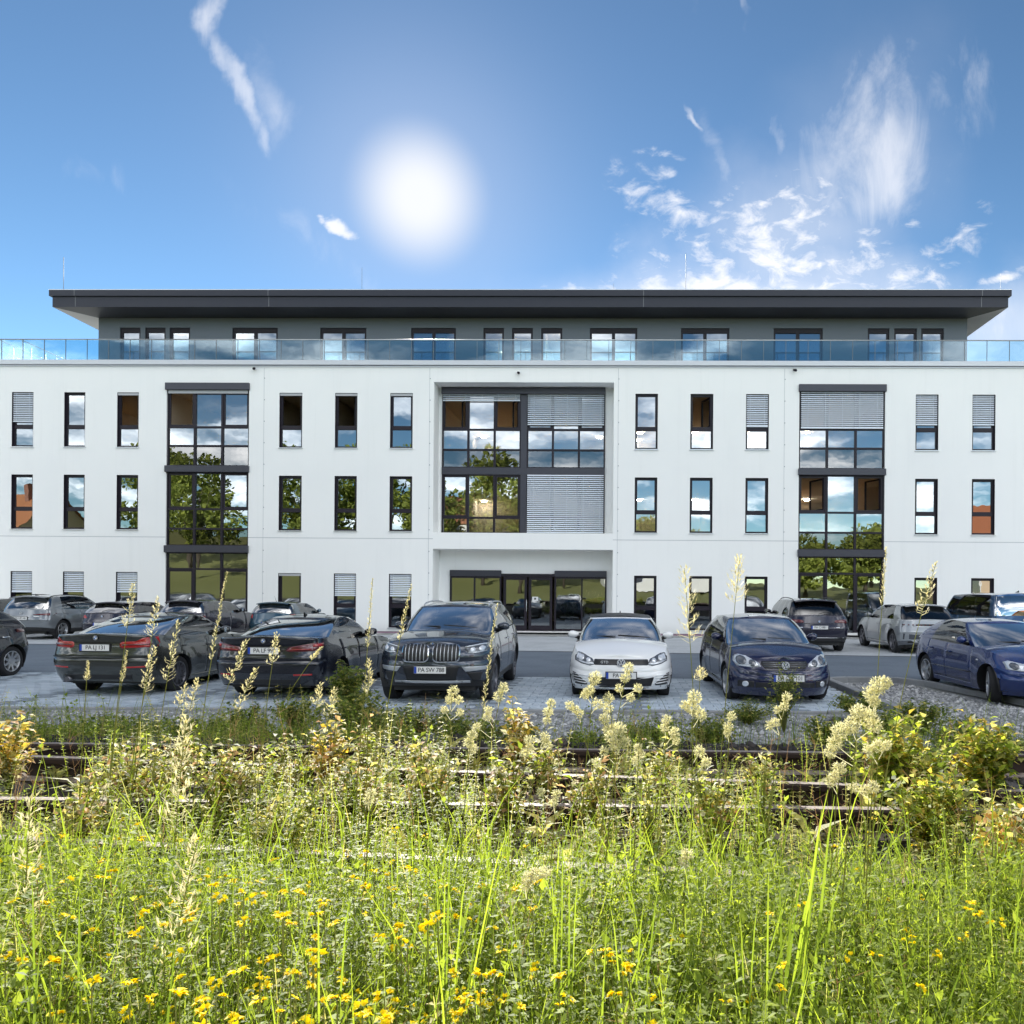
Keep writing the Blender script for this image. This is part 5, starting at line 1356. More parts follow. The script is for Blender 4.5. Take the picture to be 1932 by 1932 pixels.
back(dict(W=1.83, L=4.72, H=1.48, wr=3.72, wf=.86, zrm=1.44, zrf=1.40, zrr=1.40, xc=1.3, xrf=2.15, xrr=4.20, xwr=4.58, sh=[(0, .70), (.4, .78), (1.35, .95), (2.6, .97), (4.0, 1.01), (4.72, 1.02)], bot=[(0, .2), (.6, .18), (4, .19), (4.72, .3)], doors=[1.62, 2.70, 3.72], pil=[('A', 0, .03), ('g', .03, .37), ('B', .37, .40), ('g', .40, .68), ('B', .68, .71), ('g', .71, .90), ('C', .90, 1.0)]), 'dark_estate', 'dark estate car with chrome window line in the back row, behind the left saloon', -15.05, 26.1, P_PLUM, [(.88, .82), (.45, .82), (.45, .88), (.88, .92)], 'PA', trim='chrome', pz=.70)
back(dict(W=1.70, L=4.05, H=1.44, zrm=1.37, zrf=1.33, zrr=1.34, wr=3.3, sh=[(0, .70), (.3, .77), (1.05, .92), (2.2, .94), (3.3, .97), (4.05, .98)], xrr=3.55, xwr=3.92, antenna=True, doors=[1.4, 2.4, 3.2]), 'teal_small_hatchback', 'small dark teal hatchback with rod aerial in the back row, behind the black saloon', -12.40, 27.3, P_TEAL, [(.84, .82), (.66, .80), (.66, .93), (.78, .98)], 'PA', light_m=m_red, pz=.62)
back(dict(W=1.78, L=4.25), 'black_wagon', 'black car at the extreme left edge of the back row', -23.65, 27.3, P_BLACK, [(.86, .82), (.6, .82), (.6, .92), (.86, .95)], 'PA', pz=.62)
def suv2(c):
    c.patch('rear', rect(-.86, .86, .905, .925), 'tailgate_strip', m_gloss, c.root, off=.012, rings=2)
    c.patch('rear', rect(-.80, .80, .47, .485), 'bumper_strip', m_alu, c.root, off=.012, rings=2)
    for o in c.both('rear', rrect(.52, .64, .785, .805, .008), 'model_badge', m_alu, c.root, off=.01, dens=2): pass
back({**SUV, 'W': 1.98, 'L': 4.92, 'wrad': .385, 'arch': .44, 'wf': .92, 'wr': 3.89, 'sh': [(0, .98), (.3, 1.03), (1.2, 1.12), (2.6, 1.14), (4.0, 1.17), (4.92, 1.15)], 'bot': [(0, .3), (.7, .28), (4.1, .28), (4.92, .38)], 'xc': 1.2, 'xrf': 2.05, 'xrr': 4.25, 'xwr': 4.75, 'gwb': .88, 'gwt': .69, 'zrf': 1.64, 'zrm': 1.69, 'zrr': 1.62, 'doors': [1.6, 2.75, 3.85], 'rear_glass': G_CARD, 'side_glass': G_CARD, 'pil': [('A', 0, .03), ('g', .03, .36), ('B', .36, .39), ('g', .39, .66), ('B', .66, .69), ('g', .69, .86), ('C', .86, 1.0)]},
     'plum_black_suv', 'plum black SUV with roof rails in the back row, behind the navy hatchback', 6.40, 24.1, P_PLUM, [(.95, .93), (.50, .945), (.46, .97), (.52, 1.03), (.93, 1.05)], 'PA CI 881', pz=.80, em=(.985, 'roundel'), extra=suv2)
def ioq(c):
    c.patch('rear', rect(-.84, .84, .885, .945), 'light_bar', m_gloss, c.root, off=.010, rings=2)
    for k in range(14):
        y = -.80 + k * .123; c.patch('rear', rect(y - .022, y + .022, .905, .93), 'pixel_lamp', m_redd, c.root, off=.018, dens=1, rings=1)
    c.patch('rear', rect(-.86, .86, .855, .872), 'tailgate_strip', m_chrome, c.root, off=.014, rings=2)
    c.patch('rear', rect(-.84, .84, .475, .65), 'bumper_insert', m_lensd, c.root, off=.008)
    c.patch('rear', rect(-.86, .86, .45, .47), 'bumper_strip', m_alu, c.root, off=.016, rings=2)
    for sg in (1, -1): c.patch('rear', [(sg * .50, .45), (sg * .62, .45), (sg * .50, .38), (sg * .36, .38)][::sg], 'bumper_flash', m_alu, c.root, off=.016, dens=2, rings=2)
back(dict(W=1.89, L=4.635, H=1.6, wrad=.36, arch=.42, wf=.83, wr=3.83, Lr=.42, nr=3.6, nf=3.4, sh=[(0, .80), (.3, .90), (1.0, 1.03), (2.4, 1.05), (3.8, 1.07), (4.635, 1.05)], bot=[(0, .24), (.7, .22), (3.9, .22), (4.635, .34)], xc=.98, xrf=2.0, xrr=3.92, xwr=4.50, gwb=.83, gwt=.66, zrf=1.50, zrm=1.545, zrr=1.50, doors=[1.42, 2.62, 3.72], pil=[('A', 0, .03), ('g', .03, .42), ('B', .42, .45), ('g', .45, .80), ('C', .80, 1.0)], spokes=5, rim='dark', lower_m=m_lensd, lower_t=.16, arch_m=m_black, rear_glass=G_CARD),
     'silver_crossover', 'matt silver angular crossover in the back row, between the plum SUV and the blue van', 9.72, 23.7, P_SILVER, None, 'PA PU 41', pz=.56, wip=False, extra=ioq)
back(dict(W=1.90, L=4.89, H=1.97, wrad=.34, arch=.40, wf=.95, wr=3.95, Lf=.5, Lr=.25, nr=4.5, nbb=5.0, sh=[(0, .95), (.3, 1.02), (.8, 1.12), (1.4, 1.17), (4.89, 1.17)], bot=[(0, .24), (.7, .22), (4.2, .22), (4.89, .3)], crown=[(0, .02), (.6, .06), (4.89, .01)], xr=[(0, .06), (.25, .01), (.45, 0), (.7, .01), (1, .03)], xc=.72, xrf=1.50, xrr=4.70, xwr=4.85, gwb=.90, gwt=.80, zrf=1.86, zrm=1.90, zrr=1.88, rcr=.06, Lbb=.14, Lbt=.12, doors=[1.2, 2.2, 3.5], pil=[('A', 0, .02), ('g', .02, .25), ('B', .25, .28), ('g', .28, .60), ('B', .60, .63), ('g', .63, .93), ('C', .93, 1.0)], rear_glass=G_CAR),
     'blue_van', 'blue passenger van in the back row, cut off by the right edge', 12.98, 24.6, P_VAN, [(.93, .72), (.80, .72), (.80, 1.08), (.93, 1.08)], 'PA', spo=False, pz=.70, em=(1.06, 'ring'), light_m=m_red)

# ================================================================== VEGETATION
L_WEED = leafmat('weed_leaf', (0.080, 0.118, 0.018), (0.205, 0.285, 0.028), var=0.6)
L_PALE = leafmat('pale_leaf', (0.16, 0.175, 0.06), (0.34, 0.36, 0.10), var=0.5)
L_GRASS = leafmat('grass_blade', (0.075, 0.112, 0.016), (0.155, 0.235, 0.02), var=0.55)
L_STEM = leafmat('stem', (0.12, 0.14, 0.04), (0.14, 0.16, 0.04), var=0.3)
L_RUST = leafmat('rust_leaf', (0.24, 0.16, 0.10), (0.40, 0.25, 0.12), var=0.45, warm_k=1.1)
L_GOLD = leafmat('gold_leaf', (0.18, 0.14, 0.03), (0.40, 0.30, 0.04), var=0.4, warm_k=1.1)
L_BUSH = leafmat('bush_leaf', (0.055, 0.085, 0.022), (0.11, 0.16, 0.025), var=0.5)
L_YEL = leafmat('yellow_petal', (0.66, 0.52, 0.004), (0.42, 0.33, 0.002), var=0.2, warm_k=1.0)
L_SEED = leafmat('seed_head', (0.42, 0.40, 0.28), (0.34, 0.32, 0.20), var=0.3, rough=.8, warm_k=1.05)
L_OAT = leafmat('oat_spikelet', (0.44, 0.41, 0.28), (0.36, 0.33, 0.20), var=0.3, rough=.6, warm_k=1.08)
L_TREE = leafmat('tree_leaf', (0.165, 0.20, 0.045), (0.09, 0.12, 0.02), var=0.45, warm_k=1.15)
L_WHITE = leafmat('white_leaf_back', (0.34, 0.36, 0.28), (0.25, 0.27, 0.16), var=0.3)

class Veg:
    """leaf-sized faces gathered by numpy"""
    def __init__(self): self.v = []; self.q = []; self.t = []; self.n = 0
    def add(self, v, q, tint):
        v = np.asarray(v, float).reshape(-1, 3); q = np.asarray(q, int).reshape(-1, 4)
        self.v.append(v); self.q.append(q + self.n); self.t.append(np.full(len(v), tint) if np.isscalar(tint) else np.asarray(tint)); self.n += len(v)
    def build(self, name, mat, parent=None):
        me = np_mesh(name, np.concatenate(self.v), quads=np.concatenate(self.q), mat=mat, tint=np.concatenate(self.t))
        return link(name, me, parent)
    def mesh(self, name, mat): return np_mesh(name, np.concatenate(self.v), quads=np.concatenate(self.q), mat=mat, tint=np.concatenate(self.t))
def leaf(base, d, upv, L, w, fold=.25, droop=.2):
    """one bent leaf: two quads along its midrib"""
    d = d / np.linalg.norm(d); s = np.cross(d, upv); s = s / (np.linalg.norm(s) + 1e-9); u = np.cross(s, d)
    m = base + d * L * .5 + u * L * .04; tip = base + d * L - u * L * droop
    l = base + d * L * .45 + s * w * .5 + u * w * fold; r = base + d * L * .45 - s * w * .5 + u * w * fold
    return np.array([base, r, tip, m, l]), np.array([[0, 1, 2, 3], [0, 3, 2, 4]])
def simpleleaf(base, d, upv, L, w, droop=.15):
    d = d / np.linalg.norm(d); s = np.cross(d, upv); s = s / (np.linalg.norm(s) + 1e-9); u = np.cross(s, d)
    return np.array([base, base + d * L * .5 - s * w * .5, base + d * L - u * L * droop, base + d * L * .5 + s * w * .5]), np.array([[0, 1, 2, 3]])
def strip(pts, w, nrm=(0, 1, 0)):
    pts = np.asarray(pts, float); n = len(pts); out = []
    for i, p in enumerate(pts):
        d = pts[min(i + 1, n - 1)] - pts[max(i - 1, 0)]; s = np.cross(d, nrm); s /= (np.linalg.norm(s) + 1e-9)
        ww = w * (1 - (i / (n - 1)) ** 1.5 * .9) if np.isscalar(w) else w[i]
        out += [p - s * ww / 2, p + s * ww / 2]
    return np.array(out), np.array([[2 * i, 2 * i + 1, 2 * i + 3, 2 * i + 2] for i in range(n - 1)])
def rdir(r, el0, el1):
    a = r.uniform(0, 6.283); e = R(r.uniform(el0, el1)); return np.array([math.cos(a) * math.cos(e), math.sin(a) * math.cos(e), math.sin(e)])
UP = np.array([0, 0, 1.0])
def sprig(r, h, kind):
    """prototype weed stem, unit built at real size"""
    g = Veg(); lean = r.normal(0, .10, 2); bend = r.normal(0, .08, 2)
    def P(t): return np.array([lean[0] * h * t + bend[0] * h * t * t, lean[1] * h * t + bend[1] * h * t * t, h * t])
    v, q = strip([P(t) for t in (0, .35, .7, 1)], [.0035, .003, .0024, .0012], (r.normal(), r.normal(), 0)); g.add(v, q, .4)
    if kind == 'fine':           # whorls of tiny leaves
        k = int(h / .022)
        for i in range(k):
            t = .12 + .86 * i / k
            for _ in range(3):
                v, q = simpleleaf(P(t), rdir(r, -5, 50), UP, r.uniform(.013, .026), r.uniform(.0055, .010)); g.add(v, q, r.uniform(.1, .9))
        for _ in range(4):
            t0 = r.uniform(.35, .8); d = rdir(r, 25, 60); b = P(t0)
            for i in range(6):
                c = b + d * .022 * (i + 1)
                for _k in range(2): v, q = simpleleaf(c, rdir(r, 0, 60), UP, r.uniform(.008, .015), r.uniform(.003, .005)); g.add(v, q, r.uniform(.1, .9))
    elif kind == 'trefoil':      # three-part leaflets
        k = int(h / .028)
        for i in range(k):
            t = .2 + .8 * i / k; d = rdir(r, 0, 40); b = P(t) + d * .018
            for _ in range(3):
                v, q = leaf(b, d + rdir(r, -10, 30) * .9, UP, r.uniform(.015, .027), r.uniform(.010, .017)); g.add(v, q, r.uniform(.1, .9))
    elif kind == 'pale':         # small oval leaves in pairs
        k = int(h / .03)
        for i in range(k):
            t = .15 + .85 * i / k; a = r.uniform(0, 6.28)
            for s in (0, math.pi):
                d = np.array([math.cos(a + s), math.sin(a + s), r.uniform(0, .6)]); v, q = leaf(P(t), d, UP, r.uniform(.018, .032), r.uniform(.008, .014)); g.add(v, q, r.uniform(.1, .9))
    return np.concatenate(g.v), np.concatenate(g.q), np.concatenate(g.t)
def scatter(name, mat, protos, x, y, z, s, lean, r, kind='stuff'):
    """many copies of a few prototypes, joined as ground cover"""
    V, Q, T = [], [], []; n = 0; k = r.integers(0, len(protos), len(x))
    for p in range(len(protos)):
        ix = np.where(k == p)[0]
        if not len(ix): continue
        v, q, t = protos[p]; a = r.uniform(0, 6.283, len(ix)); ca, sa = np.cos(a)[:, None], np.sin(a)[:, None]; sc = s[ix][:, None]
        X = (v[None, :, 0] * ca - v[None, :, 1] * sa) * sc; Y = (v[None, :, 0] * sa + v[None, :, 1] * ca) * sc; Z = v[None, :, 2] * sc
        lx, ly = lean[0][ix][:, None], lean[1][ix][:, None]
        X = X + Z * lx + x[ix][:, None]; Y = Y + Z * ly + y[ix][:, None]; Z = Z + z[ix][:, None]
        V.append(np.stack([X, Y, Z], -1).reshape(-1, 3)); Q.append((q[None] + (np.arange(len(ix)) * len(v))[:, None, None] + n).reshape(-1, 4))
        tt = np.clip(t[None] * .5 + r.uniform(0, .55, len(ix))[:, None], 0, 1); T.append(tt.ravel()); n += len(ix) * len(v)
    me = np_mesh(name, np.concatenate(V), quads=np.concatenate(Q), mat=mat, tint=np.concatenate(T))
    return tag(link(name, me), kind=kind)

rv = np.random.default_rng(11)
def vnoise(x, y, seed, sc):
    rr = np.random.default_rng(seed); o = 0
    for _ in range(6):
        a = rr.uniform(0, 6.28); f = sc * rr.uniform(.6, 1.6); o = o + np.sin((x * math.cos(a) + y * math.sin(a)) * f + rr.uniform(0, 6.28))
    return o / 6
# bare spots where the photograph shows rails and black gaps
GAPS = [(60, 1470, 150, 60), (1035, 1500, 60, 60), (1040, 1430, 130, 25), (330, 1415, 90, 20), (800, 1425, 60, 12), (1700, 1560, 100, 45), (1480, 1420, 100, 18), (380, 1590, 50, 22), (1760, 1700, 60, 30), (1400, 1660, 60, 22), (1130, 1660, 60, 22), (1000, 1590, 30, 40), (600, 1480, 80, 20), (1240, 1480, 40, 16)]
def openness(x, y, top=.12):
    d = np.array([0, 0, 0]); X = x; dpt = -X * math.sin(TH) + y * math.cos(TH); xc_ = X * math.cos(TH) + y * math.sin(TH)
    u = F * xc_ / dpt; v = -F * (0.70 + top - EYE) / dpt; px = PX + u * cr_ - v * sr_; py = PY + u * sr_ + v * cr_
    k = np.zeros_like(x)
    for gx, gy, gw, gh in GAPS: k = np.maximum(k, np.exp(-(((px - gx) / gw) ** 2 + ((py - gy) / gh) ** 2) * 1.2))
    return 1 - k
def spread(n, y0, y1, power=1.0):
    y = y0 + (y1 - y0) * rv.uniform(0, 1, n) ** power; hw0 = .70 * y + .35
    x = rv.uniform(-1, 1, n) * hw0 - .12 * y + .0; return x, y
ground_z = lambda y: np.where(y < 5.9, .70, .70 - .73 * (.5 - .5 * np.cos(np.pi * np.clip((y - 5.9) / 3, 0, 1))))
fine = [sprig(rv, h, 'fine') for h in (.24, .30, .34, .38, .42, .46)]
tref = [sprig(rv, h, 'trefoil') for h in (.16, .20, .24, .28, .32)]
pale = [sprig(rv, h, 'pale') for h in (.20, .26, .32, .38)]
def cover(name, mat, protos, n, y0, y1, dens, smin, smax, power=1.0, lean=.12):
    x, y = spread(n, y0, y1, power); k = rv.uniform(0, 1, n) < dens(x, y); x, y = x[k], y[k]
    s = rv.uniform(smin, smax, len(x)) * np.clip(1.0 + .25 * vnoise(x, y, 5, 3.0), .6, 1.4) * np.where(y < 3.05, np.clip((3.3 - y) / .95, .58, 1), 1)
    return scatter(name, mat, protos, x, y, ground_z(y), s, (rv.normal(0, lean, len(x)), rv.normal(0, lean, len(x))), rv)
open_near = lambda x, y: openness(x, y) ** 2
cover('weed_cover', L_WEED, fine, 3900, .95, 3.0, lambda x, y: .9 * openness(x, y), .75, 1.25, 1.2)
cover('weed_cover', L_WEED, tref, 5000, .95, 3.0, lambda x, y: .9 * openness(x, y), .8, 1.4, 1.2)
cover('weed_cover', L_PALE, pale, 2300, 1.3, 3.2, lambda x, y: .6 * openness(x, y), .7, 1.2)
# between the rails: lower and patchy
patchy = lambda x, y: openness(x, y) ** 2 * np.clip(.40 - .22 * np.clip(x, -1, 1.4) + 1.7 * vnoise(x, y, 9, 2.8), 0, 1)
cover('track_weeds', L_WEED, fine, 1900, 3.0, 5.7, patchy, .5, 1.05)
cover('track_weeds', L_PALE, pale, 3000, 3.0, 5.9, patchy, .55, 1.3)
cover('track_weeds', L_WEED, tref, 2300, 3.0, 5.8, patchy, .6, 1.3)
# grass blades
def blades(name, n, y0, y1, h0, h1, dens, w=.0045):
    x, y = spread(n, y0, y1, 1.2); k = rv.uniform(0, 1, n) < dens(x, y); x, y = x[k], y[k]; n = len(x)
    h = rv.uniform(h0, h1, n); a = rv.uniform(0, 6.28, n); b = rv.uniform(.05, .55, n) * h; zz = ground_z(y)
    ts = np.array([0, .4, .75, 1.0]); ww = np.array([1, .9, .6, .06]); fa = rv.uniform(0, 6.28, n)
    V = np.zeros((n, 8, 3))
    for i, t in enumerate(ts):
        cx = x + np.cos(a) * b * t ** 2; cy = y + np.sin(a) * b * t ** 2; cz = zz + h * (t - .18 * t ** 3 * (b / h))
        for s, o in ((-1, 0), (1, 1)):
            V[:, 2 * i + o, 0] = cx + s * np.cos(fa) * w * ww[i] * .5; V[:, 2 * i + o, 1] = cy + s * np.sin(fa) * w * ww[i] * .5; V[:, 2 * i + o, 2] = cz
    Q = np.array([[0, 1, 3, 2], [2, 3, 5, 4], [4, 5, 7, 6]])[None] + (np.arange(n) * 8)[:, None, None]
    me = np_mesh(name, V.reshape(-1, 3), quads=Q.reshape(-1, 4), mat=L_GRASS, tint=np.repeat(rv.uniform(0, 1, n), 8)); return tag(link(name, me), kind='stuff')
blades('grass', 10000, .95, 2.8, .15, .46, lambda x, y: openness(x, y))
blades('grass', 2200, 3.0, 6.0, .10, .30, patchy)
blades('grass', 1500, .95, 2.9, .32, .62, lambda x, y: openness(x, y), .0065)
blades('grass', 2600, 6.0, 9.0, .15, .5, lambda x, y: np.clip(.5 + .6 * vnoise(x, y, 21, 1.5), 0, 1))

def dock(r, h):
    g = Veg()
    for i in range(9):
        a = r.uniform(0, 6.28); d = np.array([math.cos(a), math.sin(a), r.uniform(.5, 1.6)]); b = np.array([0, 0, h * r.uniform(0, .35)]); v, q = leaf(b, d, UP, h * r.uniform(.5, .9), h * r.uniform(.16, .24), .2, .35); g.add(v, q, r.uniform(.1, .9))
    return np.concatenate(g.v), np.concatenate(g.q), np.concatenate(g.t)
def deadstalk(r, h):
    g = Veg(); l = r.normal(0, .12, 2); P = lambda t: np.array([l[0] * h * t, l[1] * h * t, h * t]); v, q = strip([P(0), P(.5), P(1)], [.003, .0025, .001], (r.normal(), r.normal(), 0)); g.add(v, q, .4)
    for i in range(7):
        b = P(r.uniform(.45, 1)); d = rdir(r, 20, 70); v, q = strip([b, b + d * .04, b + d * .07], [.0018, .0014, .0008], (r.normal(), r.normal(), 0)); g.add(v, q, .6)
    return np.concatenate(g.v), np.concatenate(g.q), np.concatenate(g.t)
L_DEAD = leafmat('dead_stalk', (0.16, 0.115, 0.06), (0.12, 0.08, 0.04), var=0.4)
cover('broad_weeds', L_PALE, [dock(rv, h) for h in (.12, .16, .2)], 420, 1.1, 5.5, lambda x, y: openness(x, y), .7, 1.3)
cover('dead_stalks', L_DEAD, [deadstalk(rv, h) for h in (.3, .38, .46)], 520, 1.0, 5.5, lambda x, y: openness(x, y), .7, 1.1)
# ---- individual tall grasses -------------------------------------------------
def stalk_mesh(v0, v1, v2, r0, r1, N=8):
    m = MB(); pts = []
    for i in range(N + 1): t = i / N; pts.append(v0 * (1 - t) ** 2 + v1 * 2 * t * (1 - t) + v2 * t * t)
    m.tube([tuple(p) for p in pts], [r0 + (r1 - r0) * i / N for i in range(N + 1)], 5); return m, pts
def along(pts, t):
    f = t * (len(pts) - 1); i = min(int(f), len(pts) - 2); return pts[i].lerp(pts[i + 1], f - i)
def oat_head(pts, t0, n, L, r, spread_=.05, w=.0055):
    g = Veg()
    for i in range(n):
        t = t0 + (1 - t0) * (i + r.uniform(0, .6)) / n; b = along(pts, min(t, 1)); taper = 1 - .75 * (i / n)
        ax = (along(pts, min(1, t + .02)) - along(pts, max(0, t - .02))).normalized()
        a = r.uniform(0, 6.28); side = np.array([math.cos(a), math.sin(a) * .6, r.uniform(.1, .6)]); e = np.array(b) + side * spread_ * taper * r.uniform(.4, 1)
        v, q = strip([np.array(b), e], [.0012, .001], (0, 1, 0)); g.add(v, q, .5)
        for _ in range(2):
            d = np.array(ax) * r.uniform(.5, 1.2) + side * r.uniform(.2, .9) + r.normal(0, .2, 3)
            v, q = leaf(e, d, UP, L * r.uniform(.7, 1.15) * (.6 + .4 * taper), w, .3, .05); g.add(v, q, r.uniform(.1, .9))
    return g
def dense_head(clumps, r, size):
    """cream tufted head: clumps of tiny spikelets"""
    g = Veg()
    for c, rad in clumps:
        for _ in range(int(190 * (rad / .02) ** 1.3)):
            d = r.normal(0, 1, 3); d /= np.linalg.norm(d); d[2] += .25
            b = np.array(c) + d * rad * r.uniform(.25, .8); v, q = simpleleaf(b, d + r.normal(0, .35, 3), r.normal(0, 1, 3), size * r.uniform(.7, 1.3), size * .42); g.add(v, q, r.uniform(0, 1))
    return g
tall = []
def tall_grass(top, foot, d, head, label, hlen=.16, dense=None, lean=0):
    """top and foot measured on the photograph at distance d; the plant itself stands on the bank"""
    T_ = at(*top, d); B_ = at(*foot, d); dirn = (T_ - B_); k = (B_.z - hgt(B_.x, d)) / max(dirn.z, .05)
    base = B_ - Vector((dirn.x * k * .5, 0, 0)); base.z = float(hgt(base.x, d)) - .01
    ctrl = base.lerp(B_, .9) + Vector((0, rv.normal(0, .02), .06)); r = np.random.default_rng(int(top[0] * 7 + top[1]))
    m, pts = stalk_mesh(base * 0, ctrl - base, T_ - base, .0026, .0011)
    L = (T_ - base).length
    root = m.build('grass_stalk', L_STEM); root.location = base; tag(root, label, 'grass', 'tall flowering grasses in front of the cars')
    at_ = root.data.attributes.new('tint', 'FLOAT', 'POINT'); at_.data.foreach_set('value', [.5] * len(root.data.vertices))
    if head == 'oat': g = oat_head(pts, 1 - hlen / L, int(26 + hlen * 90), .020, r, .035)
    elif head == 'slim': g = oat_head(pts, 1 - hlen / L, int(40 + hlen * 130), .013, r, .012, .0045)
    elif head == 'wild': g = oat_head(pts, 1 - hlen / L, int(40 + hlen * 90), .032, r, .06, .0062)
    else:
        cl = [((at(x, y, d) - base), rr / F * d) for x, y, rr in dense]; g = dense_head(cl, r, .0085)
        for cpt, rr in cl[1:]:
            tt_ = min(range(40), key=lambda k_: abs(along(pts, k_ / 40).z - (cpt.z - .035))) / 40; b = along(pts, tt_); v, q = strip([np.array(b), np.array(cpt)], [.002, .0015]); g.add(v, q, .3)
    tag(g.build('seed_head', L_OAT if head != 'tuft' else L_SEED, root), kind='stuff')
    # two or three blades at the foot
    b = Veg()
    for _ in range(3):
        a = rv.uniform(0, 6.28); h = rv.uniform(.25, .5) * min(1, L); o = rv.uniform(.06, .2)
        v, q = strip([np.array([0, 0, 0]), np.array([math.cos(a) * o * .3, math.sin(a) * o * .3, h * .6]), np.array([math.cos(a) * o, math.sin(a) * o, h])], [.006, .005, .0006], (math.sin(a), math.cos(a), .1)); b.add(v, q, rv.uniform(0, 1))
    tag(b.build('blade', L_GRASS, root), kind='stuff'); tall.append(root); return root
OATS = [((429, 1078), (382, 1330), 3.4, 'slim', .42, 'tallest pale grass spike beside the graphite saloon, leaning right'),
 ((252, 1100), (215, 1340), 3.6, 'oat', .22, 'oat-like grass in front of the rear window of the graphite saloon'),
 ((299, 1128), (262, 1345), 3.7, 'oat', .20, 'thin oat-like grass rising right of the graphite saloon rear window'),
 ((337, 1172), (300, 1350), 3.5, 'oat', .32, 'grass with broad cream spikelets before the dark flank of the graphite saloon'),
 ((166, 1248), (155, 1372), 3.4, 'slim', .12, 'short grass spike just below the PA LJ 131 plate'),
 ((240, 1228), (218, 1372), 3.3, 'slim', .18, 'upright slim grass between the plate and right tail light of the graphite saloon'),
 ((292, 1222), (258, 1360), 3.3, 'oat', .26, 'thick grass cluster over the right tail light of the graphite saloon'),
 ((372, 1282), (340, 1380), 3.6, 'oat', .22, 'low feathery grass in front of the graphite saloon rear wheel'),
 ((352, 1292), (322, 1385), 3.7, 'oat', .16, 'smaller feathery grass left of the graphite saloon rear wheel'),
 ((466, 1208), (395, 1372), 3.4, 'oat', .24, 'purplish tufted grass between the two saloons'),
 ((484, 1262), (420, 1390), 3.3, 'oat', .26, 'arching grass left of the PA LF 999 plate'),
 ((522, 1196), (492, 1380), 3.5, 'oat', .16, 'drooping grass above the PA LF 999 plate'),
 ((607, 1222), (520, 1330), 3.3, 'slim', .10, 'straight bare stalk slanting across the back of the black saloon'),
 ((606, 1290), (585, 1392), 3.4, 'oat', .16, 'small grass head at the rear reflector of the black saloon'),
 ((633, 1300), (612, 1392), 3.5, 'oat', .18, 'grass head standing before the rear flank of the black saloon'),
 ((703, 1092), (676, 1372), 3.3, 'slim', .30, 'tall thin grass between the black saloon and the grey SUV'),
 ((696, 1245), (694, 1360), 3.5, 'oat', .22, 'grass with white spikelets left of the grey SUV headlight'),
 ((776, 1104), (722, 1340), 3.2, 'slim', .26, 'ochre grass spike in front of the window left of the entrance'),
 ((938, 1140), (905, 1372), 3.1, 'slim', .46, 'pale grass along the windscreen pillar of the grey SUV'),
 ((1291, 1072), (1312, 1330), 3.1, 'wild', .34, 'white feathery grass left of the navy hatchback roof'),
 ((1396, 1052), (1362, 1345), 3.3, 'wild', .20, 'white feathery grass above the navy hatchback roof'),
 ((1322, 1262), (1316, 1345), 3.2, 'oat', .10, 'short forked grass at the flank of the navy hatchback'),
 ((1672, 1033), (1651, 1345), 3.2, 'slim', .24, 'tallest grass on the right, in front of the right glazed bay'),
 ((1766, 1062), (1690, 1330), 3.0, 'oat', .24, 'leaning grass before the window above the silver crossover'),
 ((352, 1355), (332, 1545), 2.4, 'wild', .40, 'wild oat with big white spikelets over the rails on the left'),
 ((58, 1505), (48, 1760), 1.9, 'wild', .42, 'wild oat with big white spikelets at the lower left edge'),
 ((372, 1590), (320, 1830), 1.7, 'wild', .40, 'wild oat with big white spikelets among the yellow flowers')]
for tp, ft, d, hd, hl, lb in OATS: tall_grass(tp, ft, d, hd, lb, hl)
